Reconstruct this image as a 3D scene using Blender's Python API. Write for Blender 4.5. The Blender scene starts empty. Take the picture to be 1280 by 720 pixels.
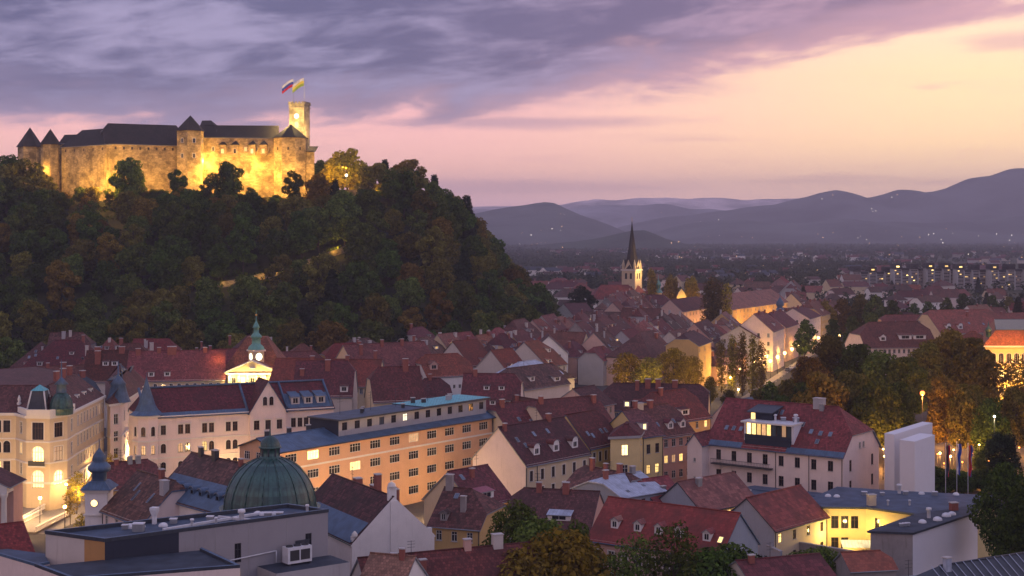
# Old town at dusk under a castle hill: seen from a high terrace. Units are metres, the eye is at (0, 0, 58).
import bpy, bmesh, math, random
import numpy as np
from mathutils import Vector, Matrix
R = math.radians
random.seed(11)
rng = np.random.default_rng(5)
scn = bpy.context.scene
COL = scn.collection
FPX, HZN, EYE = 1800.0, 290.0, 58.0

# ------------------------------------------------------------------ camera
cam_d = bpy.data.cameras.new('camera')
cam_d.sensor_width = 36.0
cam_d.lens = FPX / 1280 * 36.0
cam_d.shift_y = -(360 - HZN) / 1280
cam_d.clip_start = 1.0
cam_d.clip_end = 120000.0
cam = bpy.data.objects.new('camera', cam_d)
cam.location = (0, 0, EYE)
cam.rotation_euler = (R(90), 0, 0)
COL.objects.link(cam)
scn.camera = cam

# ------------------------------------------------------------------ node helper
def nd(nt, kind, ins=None, **attrs):
    n = nt.nodes.new(kind)
    for k, v in attrs.items():
        setattr(n, k, v)
    for k, v in (ins or {}).items():
        s = n.inputs[k]
        if isinstance(v, bpy.types.NodeSocket):
            nt.links.new(v, s)
        else:
            s.default_value = v
    return n
def mth(nt, op, a, b=0.0, c=0.0, clamp=False):
    n = nt.nodes.new('ShaderNodeMath'); n.operation = op; n.use_clamp = clamp
    for i, v in enumerate((a, b, c)):
        if isinstance(v, bpy.types.NodeSocket): nt.links.new(v, n.inputs[i])
        else: n.inputs[i].default_value = v
    return n.outputs[0]
def sstep(nt, x, lo, hi):
    n = nd(nt, 'ShaderNodeMapRange', {'Value': x, 'From Min': lo, 'From Max': hi}, interpolation_type='SMOOTHSTEP')
    return n.outputs[0]
def mixc(nt, f, a, b, blend='MIX'):
    n = nt.nodes.new('ShaderNodeMix'); n.data_type = 'RGBA'; n.blend_type = blend
    for s, v in ((n.inputs[0], f), (n.inputs[6], a), (n.inputs[7], b)):
        if isinstance(v, bpy.types.NodeSocket): nt.links.new(v, s)
        else: s.default_value = v if not isinstance(v, tuple) or len(v) == 4 else (*v, 1)
    return n.outputs[2]
def ramp(nt, f, stops):
    n = nt.nodes.new('ShaderNodeValToRGB')
    e = n.color_ramp.elements
    while len(e) < len(stops): e.new(0.5)
    for i, (p, c) in enumerate(stops):
        e[i].position = p
        e[i].color = (*c, 1) if isinstance(c, tuple) else (c, c, c, 1)
    nt.links.new(f, n.inputs[0])
    return n.outputs[0]

# ------------------------------------------------------------------ world: dusk sky with a bank of cloud
SUN_AZ, SUN_EL = R(64), R(5)
w = bpy.data.worlds.new('World'); scn.world = w; w.use_nodes = True
nt = w.node_tree; nt.nodes.clear()
tc = nd(nt, 'ShaderNodeTexCoord')
sep = nd(nt, 'ShaderNodeSeparateXYZ', {0: tc.outputs['Generated']})
sx, sy, sz = sep.outputs
az = mth(nt, 'ARCTAN2', sx, sy)
el = mth(nt, 'ARCSINE', sz)
u = mth(nt, 'DIVIDE', az, 0.345)
v = mth(nt, 'DIVIDE', el, 0.160)
# drifting cloud texture on a flat layer overhead
dz = mth(nt, 'ADD', mth(nt, 'MAXIMUM', sz, 0.0), 0.05)
px = mth(nt, 'DIVIDE', sx, dz); py = mth(nt, 'DIVIDE', sy, dz)
pv = nd(nt, 'ShaderNodeCombineXYZ', {0: mth(nt, 'MULTIPLY', px, 0.55), 1: mth(nt, 'ADD', py, mth(nt, 'MULTIPLY', px, 0.25))}).outputs[0]
av = nd(nt, 'ShaderNodeCombineXYZ', {0: mth(nt, 'MULTIPLY', u, 1.7), 1: mth(nt, 'MULTIPLY', mth(nt, 'SUBTRACT', v, mth(nt, 'MULTIPLY', u, 0.22)), 2.9), 2: 1.7}).outputs[0]
n1 = nd(nt, 'ShaderNodeTexNoise', {'Vector': av, 'Scale': 1.25, 'Detail': 7.0, 'Roughness': 0.56, 'Distortion': 0.55}).outputs[0]
n2 = nd(nt, 'ShaderNodeTexNoise', {'Vector': av, 'Scale': 3.6, 'Detail': 6.0, 'Roughness': 0.6, 'Distortion': 0.5}).outputs[0]
uu = mth(nt, 'MULTIPLY_ADD', u, 0.4, 0.5, clamp=True)              # u -1.25..1.25 -> 0..1
edge = ramp(nt, uu, [(0.0, 0.40), (0.10, 0.42), (0.34, 0.44), (0.50, 0.46), (0.58, 0.56), (0.70, 0.68), (0.82, 0.80), (0.90, 0.90), (1.0, 0.96)])
vn = mth(nt, 'ADD', v, mth(nt, 'MULTIPLY', mth(nt, 'SUBTRACT', n1, 0.5), 0.56))
vn = mth(nt, 'ADD', vn, mth(nt, 'MULTIPLY', mth(nt, 'SUBTRACT', n2, 0.5), 0.26))
over = mth(nt, 'SUBTRACT', vn, edge)
cover = sstep(nt, over, -0.04, 0.10)
# a long thin wisp below the bank and a small torn cloud at the upper right
wn = nd(nt, 'ShaderNodeTexNoise', {'Vector': nd(nt, 'ShaderNodeCombineXYZ', {0: mth(nt, 'MULTIPLY', u, 2.4), 1: mth(nt, 'MULTIPLY', v, 7.0), 2: 4.2}).outputs[0], 'Scale': 1.3, 'Detail': 6.0, 'Roughness': 0.6, 'Distortion': 0.4}).outputs[0]
def wisp(cu, wu, cv, wv, amt):
    a = mth(nt, 'POWER', mth(nt, 'DIVIDE', mth(nt, 'SUBTRACT', u, cu), wu), 2.0); b = mth(nt, 'POWER', mth(nt, 'DIVIDE', mth(nt, 'SUBTRACT', v, cv), wv), 2.0)
    g = mth(nt, 'EXPONENT', mth(nt, 'MULTIPLY', mth(nt, 'ADD', a, b), -1.0))
    return mth(nt, 'MULTIPLY', sstep(nt, mth(nt, 'ADD', mth(nt, 'MULTIPLY', g, 0.55), mth(nt, 'MULTIPLY', mth(nt, 'SUBTRACT', wn, 0.5), 0.9)), 0.20, 0.58), amt)
cover = mth(nt, 'MAXIMUM', cover, wisp(0.02, 0.46, 0.475, 0.040, 0.75))
cover = mth(nt, 'MAXIMUM', cover, wisp(0.98, 0.16, 0.79, 0.06, 0.6))
cover = mth(nt, 'MAXIMUM', cover, wisp(0.82, 0.05, 0.60, 0.016, 0.35))
cover = mth(nt, 'MAXIMUM', cover, wisp(0.05, 0.6, 0.20, 0.045, 0.35))
deep = sstep(nt, over, 0.01, 0.24)
# clear sky: peach low on the left, gold towards the afterglow on the right
clear_l = ramp(nt, mth(nt, 'MULTIPLY', v, 0.6, clamp=True), [(0.0, (0.42, 0.27, 0.36)), (0.07, (0.62, 0.35, 0.37)), (0.16, (0.86, 0.45, 0.35)), (0.32, (0.78, 0.40, 0.38)), (0.6, (0.60, 0.36, 0.42)), (1.0, (0.34, 0.30, 0.46))])
clear_r = ramp(nt, mth(nt, 'MULTIPLY', v, 0.6, clamp=True), [(0.0, (0.66, 0.42, 0.40)), (0.08, (0.86, 0.52, 0.34)), (0.22, (0.95, 0.62, 0.31)), (0.40, (0.97, 0.65, 0.35)), (0.62, (0.90, 0.60, 0.46)), (1.0, (0.6, 0.44, 0.5))])
clear = mixc(nt, sstep(nt, u, -0.25, 0.95), clear_l, clear_r)
clear = mixc(nt, 1.0, clear, ramp(nt, mth(nt, 'MULTIPLY', v, 0.6, clamp=True), [(0.0, (1.85, 1.85, 1.85)), (0.18, (1.5, 1.5, 1.5)), (0.4, (1.25, 1.25, 1.25)), (0.8, (1.1, 1.1, 1.1))]), 'MULTIPLY')
# faint low streaks in the clear part
st = nd(nt, 'ShaderNodeTexNoise', {'Vector': nd(nt, 'ShaderNodeCombineXYZ', {0: mth(nt, 'MULTIPLY', u, 1.3), 1: mth(nt, 'MULTIPLY', v, 9.0)}).outputs[0], 'Scale': 1.6, 'Detail': 4.0, 'Roughness': 0.55, 'Distortion': 0.6}).outputs[0]
clear = mixc(nt, mth(nt, 'MULTIPLY', sstep(nt, st, 0.53, 0.75), 0.40), clear, mixc(nt, sstep(nt, u, 0.0, 1.0), (0.50, 0.28, 0.36, 1), (0.86, 0.48, 0.40, 1)))
cl_dark = mixc(nt, sstep(nt, u, -0.6, 0.9), (0.088, 0.088, 0.185, 1), (0.165, 0.110, 0.190, 1))
cl_mid = mixc(nt, sstep(nt, u, -0.4, 0.9), (0.30, 0.265, 0.42, 1), (0.44, 0.25, 0.32, 1))
n3 = nd(nt, 'ShaderNodeTexNoise', {'Vector': pv, 'Scale': 1.1, 'Detail': 6.0, 'Roughness': 0.55, 'Distortion': 0.4}).outputs[0]
body = sstep(nt, mth(nt, 'ADD', mth(nt, 'MULTIPLY', n3, 0.35), mth(nt, 'ADD', mth(nt, 'MULTIPLY', n2, 0.40), mth(nt, 'MULTIPLY', n1, 0.40))), 0.49, 0.70)
cl = mixc(nt, body, cl_dark, cl_mid)
rim = mixc(nt, sstep(nt, u, -0.9, 0.6), (0.33, 0.25, 0.37, 1), (0.66, 0.36, 0.38, 1))
cl = mixc(nt, deep, rim, cl)
sky = mixc(nt, cover, clear, cl)
# the upper dome and unseen sky behind the eye: lavender and pink, brightened to light roofs and fronts
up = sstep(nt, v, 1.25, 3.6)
dome_fill = ramp(nt, n1, [(0.3, (0.19, 0.21, 0.40)), (0.7, (0.34, 0.33, 0.50))])
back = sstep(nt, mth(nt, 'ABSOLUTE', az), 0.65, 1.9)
sky = mixc(nt, up, sky, dome_fill)
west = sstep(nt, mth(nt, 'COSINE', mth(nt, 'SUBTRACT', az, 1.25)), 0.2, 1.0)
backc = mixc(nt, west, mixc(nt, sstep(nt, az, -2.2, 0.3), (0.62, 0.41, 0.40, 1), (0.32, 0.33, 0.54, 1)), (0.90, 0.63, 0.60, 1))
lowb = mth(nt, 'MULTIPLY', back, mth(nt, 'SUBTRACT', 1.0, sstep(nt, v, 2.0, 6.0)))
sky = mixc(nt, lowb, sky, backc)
nish = nd(nt, 'ShaderNodeTexSky', sky_type='NISHITA', sun_disc=False, sun_elevation=SUN_EL, sun_rotation=SUN_AZ, altitude=300.0, air_density=1.0, dust_density=2.0, ozone_density=2.0)
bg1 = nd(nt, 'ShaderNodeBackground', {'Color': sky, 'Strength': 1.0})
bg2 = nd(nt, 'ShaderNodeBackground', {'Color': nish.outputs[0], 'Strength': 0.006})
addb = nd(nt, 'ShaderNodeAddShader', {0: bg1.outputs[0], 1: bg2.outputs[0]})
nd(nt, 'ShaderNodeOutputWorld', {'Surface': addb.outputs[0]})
w.cycles.sampling_method = 'MANUAL'
w.cycles.sample_map_resolution = 1024

# ------------------------------------------------------------------ the last of the sun, far down behind the right edge
sun_d = bpy.data.lights.new('sun', 'SUN')
sun_d.energy = 0.14; sun_d.angle = R(25); sun_d.color = (1.0, 0.62, 0.52)
sun = bpy.data.objects.new('sun', sun_d)
sd = Vector((math.sin(SUN_AZ) * math.cos(SUN_EL), math.cos(SUN_AZ) * math.cos(SUN_EL), math.sin(SUN_EL)))
sun.rotation_euler = sd.to_track_quat('Z', 'Y').to_euler()
COL.objects.link(sun)

# ------------------------------------------------------------------ exposure and render settings
vs = scn.view_settings
scn.display_settings.display_device = 'sRGB'
vs.view_transform = 'Standard'; vs.look = 'None'; vs.exposure = 0.55; vs.gamma = 1.0; vs.use_curve_mapping = False
cy = scn.cycles
cy.use_denoising = True
cy.max_bounces = 5; cy.diffuse_bounces = 3; cy.glossy_bounces = 2; cy.transmission_bounces = 2; cy.transparent_max_bounces = 6; cy.volume_bounces = 0
cy.sample_clamp_indirect = 4.0
cy.use_light_tree = True
cy.caustics_reflective = False; cy.caustics_refractive = False

# ------------------------------------------------------------------ materials
MATS = {}
def new_mat(name):
    m = bpy.data.materials.new(name); m.use_nodes = True
    m.node_tree.nodes.clear(); MATS[name] = m
    return m, m.node_tree
def finish(nt, color, rough=0.85, spec=0.3, metal=0.0, bump=None, bstr=0.3, bdist=0.05, emit=None, estr=0.0):
    ins = {'Base Color': color, 'Roughness': rough, 'Metallic': metal, 'Specular IOR Level': spec}
    if bump is not None:
        ins['Normal'] = nd(nt, 'ShaderNodeBump', {'Height': bump, 'Strength': bstr, 'Distance': bdist}).outputs[0]
    if emit is not None:
        ins['Emission Color'] = emit; ins['Emission Strength'] = estr
    b = nd(nt, 'ShaderNodeBsdfPrincipled', ins)
    nd(nt, 'ShaderNodeOutputMaterial', {'Surface': b.outputs[0]})
def rnd_obj(nt): return nd(nt, 'ShaderNodeObjectInfo').outputs['Random']
def uvco(nt): return nd(nt, 'ShaderNodeTexCoord').outputs['UV']
def mapping(nt, vec, scale): return nd(nt, 'ShaderNodeMapping', {'Vector': vec, 'Scale': scale}).outputs[0]
def c4(c): return (c[0], c[1], c[2], 1)
def sc(c, k): return (c[0] * k, c[1] * k, c[2] * k, 1)

def plaster(name, col, dirt=0.35):
    m, nt = new_mat(name)
    uv = uvco(nt)
    big = nd(nt, 'ShaderNodeTexNoise', {'Vector': uv, 'Scale': 0.35, 'Detail': 5.0, 'Roughness': 0.6}).outputs[0]
    streak = nd(nt, 'ShaderNodeTexNoise', {'Vector': mapping(nt, uv, (2.2, 0.22, 1)), 'Scale': 1.0, 'Detail': 4.0}).outputs[0]
    fine = nd(nt, 'ShaderNodeTexNoise', {'Vector': uv, 'Scale': 9.0, 'Detail': 3.0}).outputs[0]
    c = mixc(nt, mth(nt, 'MULTIPLY', sstep(nt, big, 0.35, 0.75), dirt), c4(col), sc(col, 0.68))
    c = mixc(nt, mth(nt, 'MULTIPLY', sstep(nt, streak, 0.55, 0.8), dirt), c, (col[0] * .5, col[1] * .47, col[2] * .44, 1))
    c = mixc(nt, 0.18, c, mixc(nt, fine, sc(col, 0.6), sc(col, 1.15)))
    finish(nt, c, 0.92, 0.2, bump=fine, bstr=0.25, bdist=0.02)
    return m
def tiles(name, col, tw=0.40, th=0.46, vary=0.45):
    m, nt = new_mat(name)
    uv = uvco(nt)
    br = nd(nt, 'ShaderNodeTexBrick', {'Vector': uv, 'Scale': 1.0, 'Mortar Size': 0.025, 'Mortar Smooth': 0.4, 'Brick Width': tw, 'Row Height': th,
            'Color1': (0.2, 0.2, 0.2, 1), 'Color2': (0.9, 0.9, 0.9, 1), 'Mortar': (0, 0, 0, 1), 'Bias': 0.0})
    big = nd(nt, 'ShaderNodeTexNoise', {'Vector': uv, 'Scale': 0.22, 'Detail': 5.0, 'Roughness': 0.65}).outputs[0]
    drip = nd(nt, 'ShaderNodeTexNoise', {'Vector': mapping(nt, uv, (1.4, 0.16, 1)), 'Scale': 1.0, 'Detail': 4.0}).outputs[0]
    c = mixc(nt, br.outputs['Color'], sc(col, 1 - vary), sc(col, 1 + vary * 0.7))
    c = mixc(nt, mth(nt, 'MULTIPLY', sstep(nt, big, 0.42, 0.66), 0.75), c, (col[0] * .42, col[1] * .62, col[2] * .62, 1))
    c = mixc(nt, mth(nt, 'MULTIPLY', sstep(nt, drip, 0.56, 0.75), 0.45), c, (col[0] * .42, col[1] * .5, col[2] * .52, 1))
    h = nd(nt, 'ShaderNodeHueSaturation', {'Color': c, 'Hue': mth(nt, 'MULTIPLY_ADD', mth(nt, 'FRACT', mth(nt, 'MULTIPLY', rnd_obj(nt), 7.31)), 0.03, 0.488), 'Saturation': mth(nt, 'MULTIPLY_ADD', mth(nt, 'FRACT', mth(nt, 'MULTIPLY', rnd_obj(nt), 13.7)), 0.25, 0.80), 'Value': mth(nt, 'MULTIPLY_ADD', rnd_obj(nt), 0.6, 0.72)})
    finish(nt, h.outputs[0], 0.75, 0.35, bump=br.outputs['Fac'], bstr=0.55, bdist=-0.06)
    return m
def seam(name, col, step=0.6, rough=0.5, patina=None):
    m, nt = new_mat(name)
    uv = uvco(nt)
    s = nd(nt, 'ShaderNodeSeparateXYZ', {0: uv})
    f = mth(nt, 'FRACT', mth(nt, 'DIVIDE', s.outputs[0], step))
    rib = mth(nt, 'LESS_THAN', f, 0.14)
    big = nd(nt, 'ShaderNodeTexNoise', {'Vector': uv, 'Scale': 0.5, 'Detail': 5.0, 'Roughness': 0.6}).outputs[0]
    drip = nd(nt, 'ShaderNodeTexNoise', {'Vector': mapping(nt, uv, (2.0, 0.2, 1)), 'Scale': 1.0, 'Detail': 4.0}).outputs[0]
    c = mixc(nt, sstep(nt, big, 0.35, 0.7), c4(col), c4(patina) if patina else sc(col, 0.6))
    c = mixc(nt, mth(nt, 'MULTIPLY', sstep(nt, drip, 0.5, 0.75), 0.5), c, sc(col, 0.4))
    c = mixc(nt, mth(nt, 'MULTIPLY', rib, 0.5), c, sc(col, 0.45))
    finish(nt, c, rough, 0.5, 0.0, bump=rib, bstr=0.5, bdist=0.05)
    return m
def plain(name, col, rough=0.8, spec=0.3, metal=0.0, vary=0.3, scale=1.5):
    m, nt = new_mat(name)
    co = nd(nt, 'ShaderNodeTexCoord').outputs['Object']
    n = nd(nt, 'ShaderNodeTexNoise', {'Vector': co, 'Scale': scale, 'Detail': 4.0}).outputs[0]
    finish(nt, mixc(nt, n, sc(col, 1 - vary), sc(col, 1 + vary)), rough, spec, metal)
    return m
def stone(name, col, bw=0.9, bh=0.45):
    m, nt = new_mat(name)
    uv = uvco(nt)
    br = nd(nt, 'ShaderNodeTexBrick', {'Vector': uv, 'Scale': 1.0, 'Mortar Size': 0.03, 'Brick Width': bw, 'Row Height': bh, 'Color1': (0.1, 0.1, 0.1, 1), 'Color2': (0.9, 0.9, 0.9, 1), 'Mortar': (0.0, 0.0, 0.0, 1)})
    big = nd(nt, 'ShaderNodeTexNoise', {'Vector': uv, 'Scale': 0.16, 'Detail': 7.0, 'Roughness': 0.72}).outputs[0]
    c = mixc(nt, br.outputs[0], sc(col, 0.62), sc(col, 1.25))
    c = mixc(nt, sstep(nt, big, 0.40, 0.64), c, sc(col, 0.30))
    finish(nt, c, 0.95, 0.15, bump=br.outputs['Fac'], bstr=0.6, bdist=-0.06)
    return m
def glow(name, col, strength, vary=True):
    m, nt = new_mat(name)
    if vary:
        co = nd(nt, 'ShaderNodeTexCoord').outputs['Object']
        n = nd(nt, 'ShaderNodeTexNoise', {'Vector': co, 'Scale': 1.7, 'Detail': 3.0}).outputs[0]
        st = mth(nt, 'MULTIPLY', mth(nt, 'MULTIPLY_ADD', n, 1.2, 0.4), mth(nt, 'MULTIPLY_ADD', rnd_obj(nt), 0.9 * strength, 0.5 * strength))
        st = nd(nt, 'ShaderNodeMath', {0: st, 1: 0.0}, operation='ADD').outputs[0]
    else:
        st = strength
    finish(nt, c4((0.3, 0.3, 0.3)), 0.3, 0.5, emit=c4(col), estr=st)
    return m
def leafmat(name, col, col2, trans=0.25):
    m, nt = new_mat(name)
    g = nd(nt, 'ShaderNodeNewGeometry')
    c = mixc(nt, g.outputs['Random Per Island'], sc(col, 0.6), c4(col2))
    h = nd(nt, 'ShaderNodeHueSaturation', {'Color': c, 'Hue': mth(nt, 'MULTIPLY_ADD', rnd_obj(nt), 0.03, 0.49), 'Saturation': 1.0, 'Value': mth(nt, 'MULTIPLY_ADD', rnd_obj(nt), 0.7, 0.65)})
    d = nd(nt, 'ShaderNodeBsdfDiffuse', {'Color': h.outputs[0]})
    t = nd(nt, 'ShaderNodeBsdfTranslucent', {'Color': h.outputs[0]})
    mx = nd(nt, 'ShaderNodeMixShader', {0: trans, 1: d.outputs[0], 2: t.outputs[0]})
    nd(nt, 'ShaderNodeOutputMaterial', {'Surface': mx.outputs[0]})
    return m

WALLS = {'cream': (0.64, 0.52, 0.35), 'white': (0.78, 0.75, 0.72), 'pink': (0.66, 0.46, 0.38), 'ochre': (0.60, 0.40, 0.17), 'yellow': (0.70, 0.54, 0.26),
         'grey': (0.42, 0.41, 0.42), 'orange': (0.66, 0.40, 0.25), 'rose': (0.58, 0.36, 0.30), 'blush': (0.76, 0.63, 0.58), 'bluegrey': (0.30, 0.34, 0.40), 'pale': (0.55, 0.50, 0.46)}
for k, c in WALLS.items(): plaster('wall_' + k, c)
plaster('trim_white', (0.72, 0.68, 0.62), 0.2)
plaster('trim_grey', (0.36, 0.35, 0.35), 0.3)
plaster('wall_old', (0.33, 0.30, 0.29), 0.9)
plaster('concrete', (0.40, 0.39, 0.40), 0.4)
plaster('panel_white', (0.72, 0.71, 0.74), 0.12); plaster('panel_grey', (0.30, 0.29, 0.31), 0.25)
plaster('wood_panel', (0.45, 0.25, 0.10), 0.3)
plaster('navy', (0.035, 0.04, 0.06), 0.2)
tiles('tile_red', (0.190, 0.038, 0.030), vary=0.7); tiles('tile_wine', (0.128, 0.027, 0.028), vary=0.7); tiles('tile_brown', (0.120, 0.048, 0.038), 0.55, 0.6, vary=0.9)
tiles('tile_bright', (0.25, 0.062, 0.046), 0.45, 0.5, vary=0.35); tiles('tile_rust', (0.24, 0.072, 0.045), vary=0.6); tiles('tile_dark', (0.030, 0.024, 0.026), vary=0.5)
tiles('tile_ladder', (0.18, 0.034, 0.036), 0.7, 0.8, 0.6)
seam('metal_blue', (0.07, 0.13, 0.22)); seam('metal_teal', (0.10, 0.40, 0.46), patina=(0.14, 0.50, 0.52)); seam('metal_dark', (0.035, 0.045, 0.065)); seam('metal_pale', (0.42, 0.48, 0.60), rough=0.4)
seam('copper', (0.018, 0.055, 0.054), 0.9, 0.38, (0.05, 0.13, 0.11)); seam('metal_red', (0.34, 0.09, 0.12), 0.5)
plain('bitumen', (0.035, 0.045, 0.065), 0.7, vary=0.8, scale=0.5); plain('bitumen_blue', (0.05, 0.075, 0.12), 0.6, vary=0.8, scale=0.5)
plain('brick_chimney', (0.26, 0.09, 0.07)); plain('dark_metal', (0.03, 0.03, 0.035), 0.5, 0.5); plain('white_metal', (0.62, 0.63, 0.66), 0.45, 0.5)
plain('frame_white', (0.62, 0.60, 0.56), 0.6); plain('frame_brown', (0.10, 0.055, 0.04), 0.6); plain('sill', (0.45, 0.42, 0.40)); plain('frame_dark', (0.035, 0.035, 0.045), 0.5)
plain('bark', (0.055, 0.042, 0.035), 0.95); plain('bronze_green', (0.12, 0.30, 0.27), 0.6); plain('gold', (0.8, 0.5, 0.12), 0.35, 0.5, 0.8)
plain('asphalt', (0.05, 0.05, 0.055), 0.9, 0.2); plain('paving', (0.22, 0.20, 0.19), 0.85, 0.3); plain('kerb', (0.33, 0.32, 0.31)); plain('road_paint', (0.75, 0.75, 0.72))
plain('car_white', (0.7, 0.7, 0.72), 0.3, 0.5, 0, 0.05); plain('car_red', (0.40, 0.03, 0.04), 0.3, 0.5, 0, 0.05); plain('car_dark', (0.04, 0.05, 0.07), 0.3, 0.5, 0, 0.05); plain('rubber', (0.02, 0.02, 0.02))
plain('flag_white', (0.75, 0.75, 0.78)); plain('flag_blue', (0.03, 0.08, 0.42)); plain('flag_red', (0.55, 0.02, 0.04)); plain('flag_green', (0.30, 0.42, 0.06)); plain('flag_yellow', (0.75, 0.62, 0.10))
plain('cloth_dark', (0.05, 0.05, 0.08)); plain('tin', (0.25, 0.27, 0.30), 0.5, 0.5, 0.4)
stone('castle_stone', (0.52, 0.39, 0.21), 1.5, 0.75); stone('rampart', (0.30, 0.25, 0.19)); stone('tower_stone', (0.56, 0.47, 0.34), 0.8, 0.4)
def glass(name, col, rough=0.08):
    m, nt = new_mat(name)
    finish(nt, mixc(nt, rnd_obj(nt), sc(col, 0.5), sc(col, 1.8)), rough, 0.5)
glass('glass', (0.018, 0.018, 0.024)); glass('glass_sky', (0.10, 0.13, 0.18), 0.15); glass('glass_green', (0.05, 0.07, 0.08))
glow('lit', (1.0, 0.60, 0.16), 1.25); glow('lit_bright', (1.0, 0.66, 0.20), 2.6); glow('lit_dim', (1.0, 0.50, 0.18), 0.45); glow('lit_white', (1.0, 0.86, 0.60), 1.6)
glow('lamp', (1.0, 0.56, 0.16), 12.0, False); glow('lamp_orange', (1.0, 0.20, 0.02), 4.0, False); glow('lamp_far', (1.0, 0.55, 0.24), 3.0, False); glow('lamp_white', (1.0, 0.88, 0.70), 4.0, False); glow('clock_face', (1.0, 0.90, 0.62), 1.7, False)
leafmat('leaf_dark', (0.036, 0.066, 0.013), (0.098, 0.145, 0.028)); leafmat('leaf_green', (0.062, 0.094, 0.019), (0.145, 0.175, 0.036)); leafmat('leaf_olive', (0.105, 0.095, 0.020), (0.20, 0.165, 0.036))
leafmat('leaf_brown', (0.14, 0.092, 0.020), (0.25, 0.155, 0.032)); leafmat('leaf_gold', (0.22, 0.16, 0.022), (0.40, 0.28, 0.035), 0.35); leafmat('leaf_fir', (0.016, 0.030, 0.018), (0.035, 0.050, 0.026)); leafmat('leaf_poplar', (0.10, 0.075, 0.025), (0.17, 0.12, 0.04))
leafmat('leaf_far', (0.026, 0.036, 0.022), (0.055, 0.060, 0.030), 0.1)
# ------------------------------------------------------------------ geometry helpers
def at(px, py, z):
    """The point at height z that the photograph shows at (px, py)."""
    Y = (EYE - z) * FPX / (py - HZN)
    return Vector(((px - 640) / FPX * Y, Y, z))
def atY(px, py, Y):
    return Vector(((px - 640) / FPX * Y, Y, EYE - (py - HZN) / FPX * Y))
def v2(p): return Vector((p[0], p[1], 0))
UP = Vector((0, 0, 1))

class MB:
    """Collects faces with materials; build() links them as ONE mesh object."""
    def __init__(s): s.v = []; s.f = []; s.m = []; s.s = []; s.names = []
    def mi(s, name):
        if name not in s.names: s.names.append(name)
        return s.names.index(name)
    def face(s, pts, mat, smooth=False):
        b = len(s.v); s.v.extend([(p[0], p[1], p[2]) for p in pts]); s.f.append(tuple(range(b, b + len(pts)))); s.m.append(s.mi(mat)); s.s.append(smooth)
    def box(s, o, ex, ey, a, b, c, mat, top=None):
        """Box from corner o along ex*a, ey*b and up c."""
        x, y, z = ex * a, ey * b, UP * c
        p = [o, o + x, o + x + y, o + y, o + z, o + x + z, o + x + y + z, o + y + z]
        for q, mt in (((0, 1, 5, 4), mat), ((1, 2, 6, 5), mat), ((2, 3, 7, 6), mat), ((3, 0, 4, 7), mat), ((4, 5, 6, 7), top or mat), ((3, 2, 1, 0), mat)):
            s.face([p[i] for i in q], mt)
    def prism(s, poly, z0, z1, mat, top=None):
        n = len(poly)
        for i in range(n):
            a, b = poly[i], poly[(i + 1) % n]
            s.face([(a[0], a[1], z0), (b[0], b[1], z0), (b[0], b[1], z1), (a[0], a[1], z1)], mat)
        s.face([(p[0], p[1], z1) for p in poly], top or mat)
    def lathe(s, c, prof, n, mat, smooth=True, rot=0.0, sq=(1, 1)):
        base = len(s.v); k = len(prof)
        for (r, z) in prof:
            for i in range(n):
                a = rot + 2 * math.pi * i / n
                s.v.append((c[0] + r * math.cos(a) * sq[0], c[1] + r * math.sin(a) * sq[1], c[2] + z))
        for j in range(k - 1):
            for i in range(n):
                i2 = (i + 1) % n
                s.f.append((base + j * n + i, base + j * n + i2, base + (j + 1) * n + i2, base + (j + 1) * n + i)); s.m.append(s.mi(mat)); s.s.append(smooth)
        s.f.append(tuple(base + (k - 1) * n + i for i in range(n))); s.m.append(s.mi(mat)); s.s.append(False)
    def tube(s, p, q, r, mat, r2=None, n=6):
        p, q = Vector(p), Vector(q); d = (q - p).normalized()
        a = d.orthogonal().normalized(); b = d.cross(a); base = len(s.v); r2 = r if r2 is None else r2
        for c, rr in ((p, r), (q, r2)):
            for i in range(n):
                t = 2 * math.pi * i / n; s.v.append(tuple(c + a * rr * math.cos(t) + b * rr * math.sin(t)))
        for i in range(n):
            i2 = (i + 1) % n
            s.f.append((base + i, base + i2, base + n + i2, base + n + i)); s.m.append(s.mi(mat)); s.s.append(True)
        s.f.append(tuple(base + n + i for i in range(n))); s.m.append(s.mi(mat)); s.s.append(False)
        s.f.append(tuple(base + n - 1 - i for i in range(n))); s.m.append(s.mi(mat)); s.s.append(False)
    def mesh(s, name, org=(0, 0, 0)):
        me = bpy.data.meshes.new(name)
        o = org
        me.from_pydata([(p[0] - o[0], p[1] - o[1], p[2] - o[2]) for p in s.v], [], s.f)
        for nme in s.names: me.materials.append(MATS[nme])
        me.polygons.foreach_set('material_index', s.m)
        me.polygons.foreach_set('use_smooth', s.s)
        auto_uv(me)
        return me
    def build(s, name, parent=None, org=None):
        o = org if org is not None else (tuple(parent.get('base', parent.location)) if parent is not None else (0, 0, 0))
        ob = bpy.data.objects.new(name, s.mesh(name, o)); COL.objects.link(ob)
        if parent is not None: ob.parent = parent
        if parent is not None and 'base' in parent: ob['base'] = parent['base']
        return ob

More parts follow.
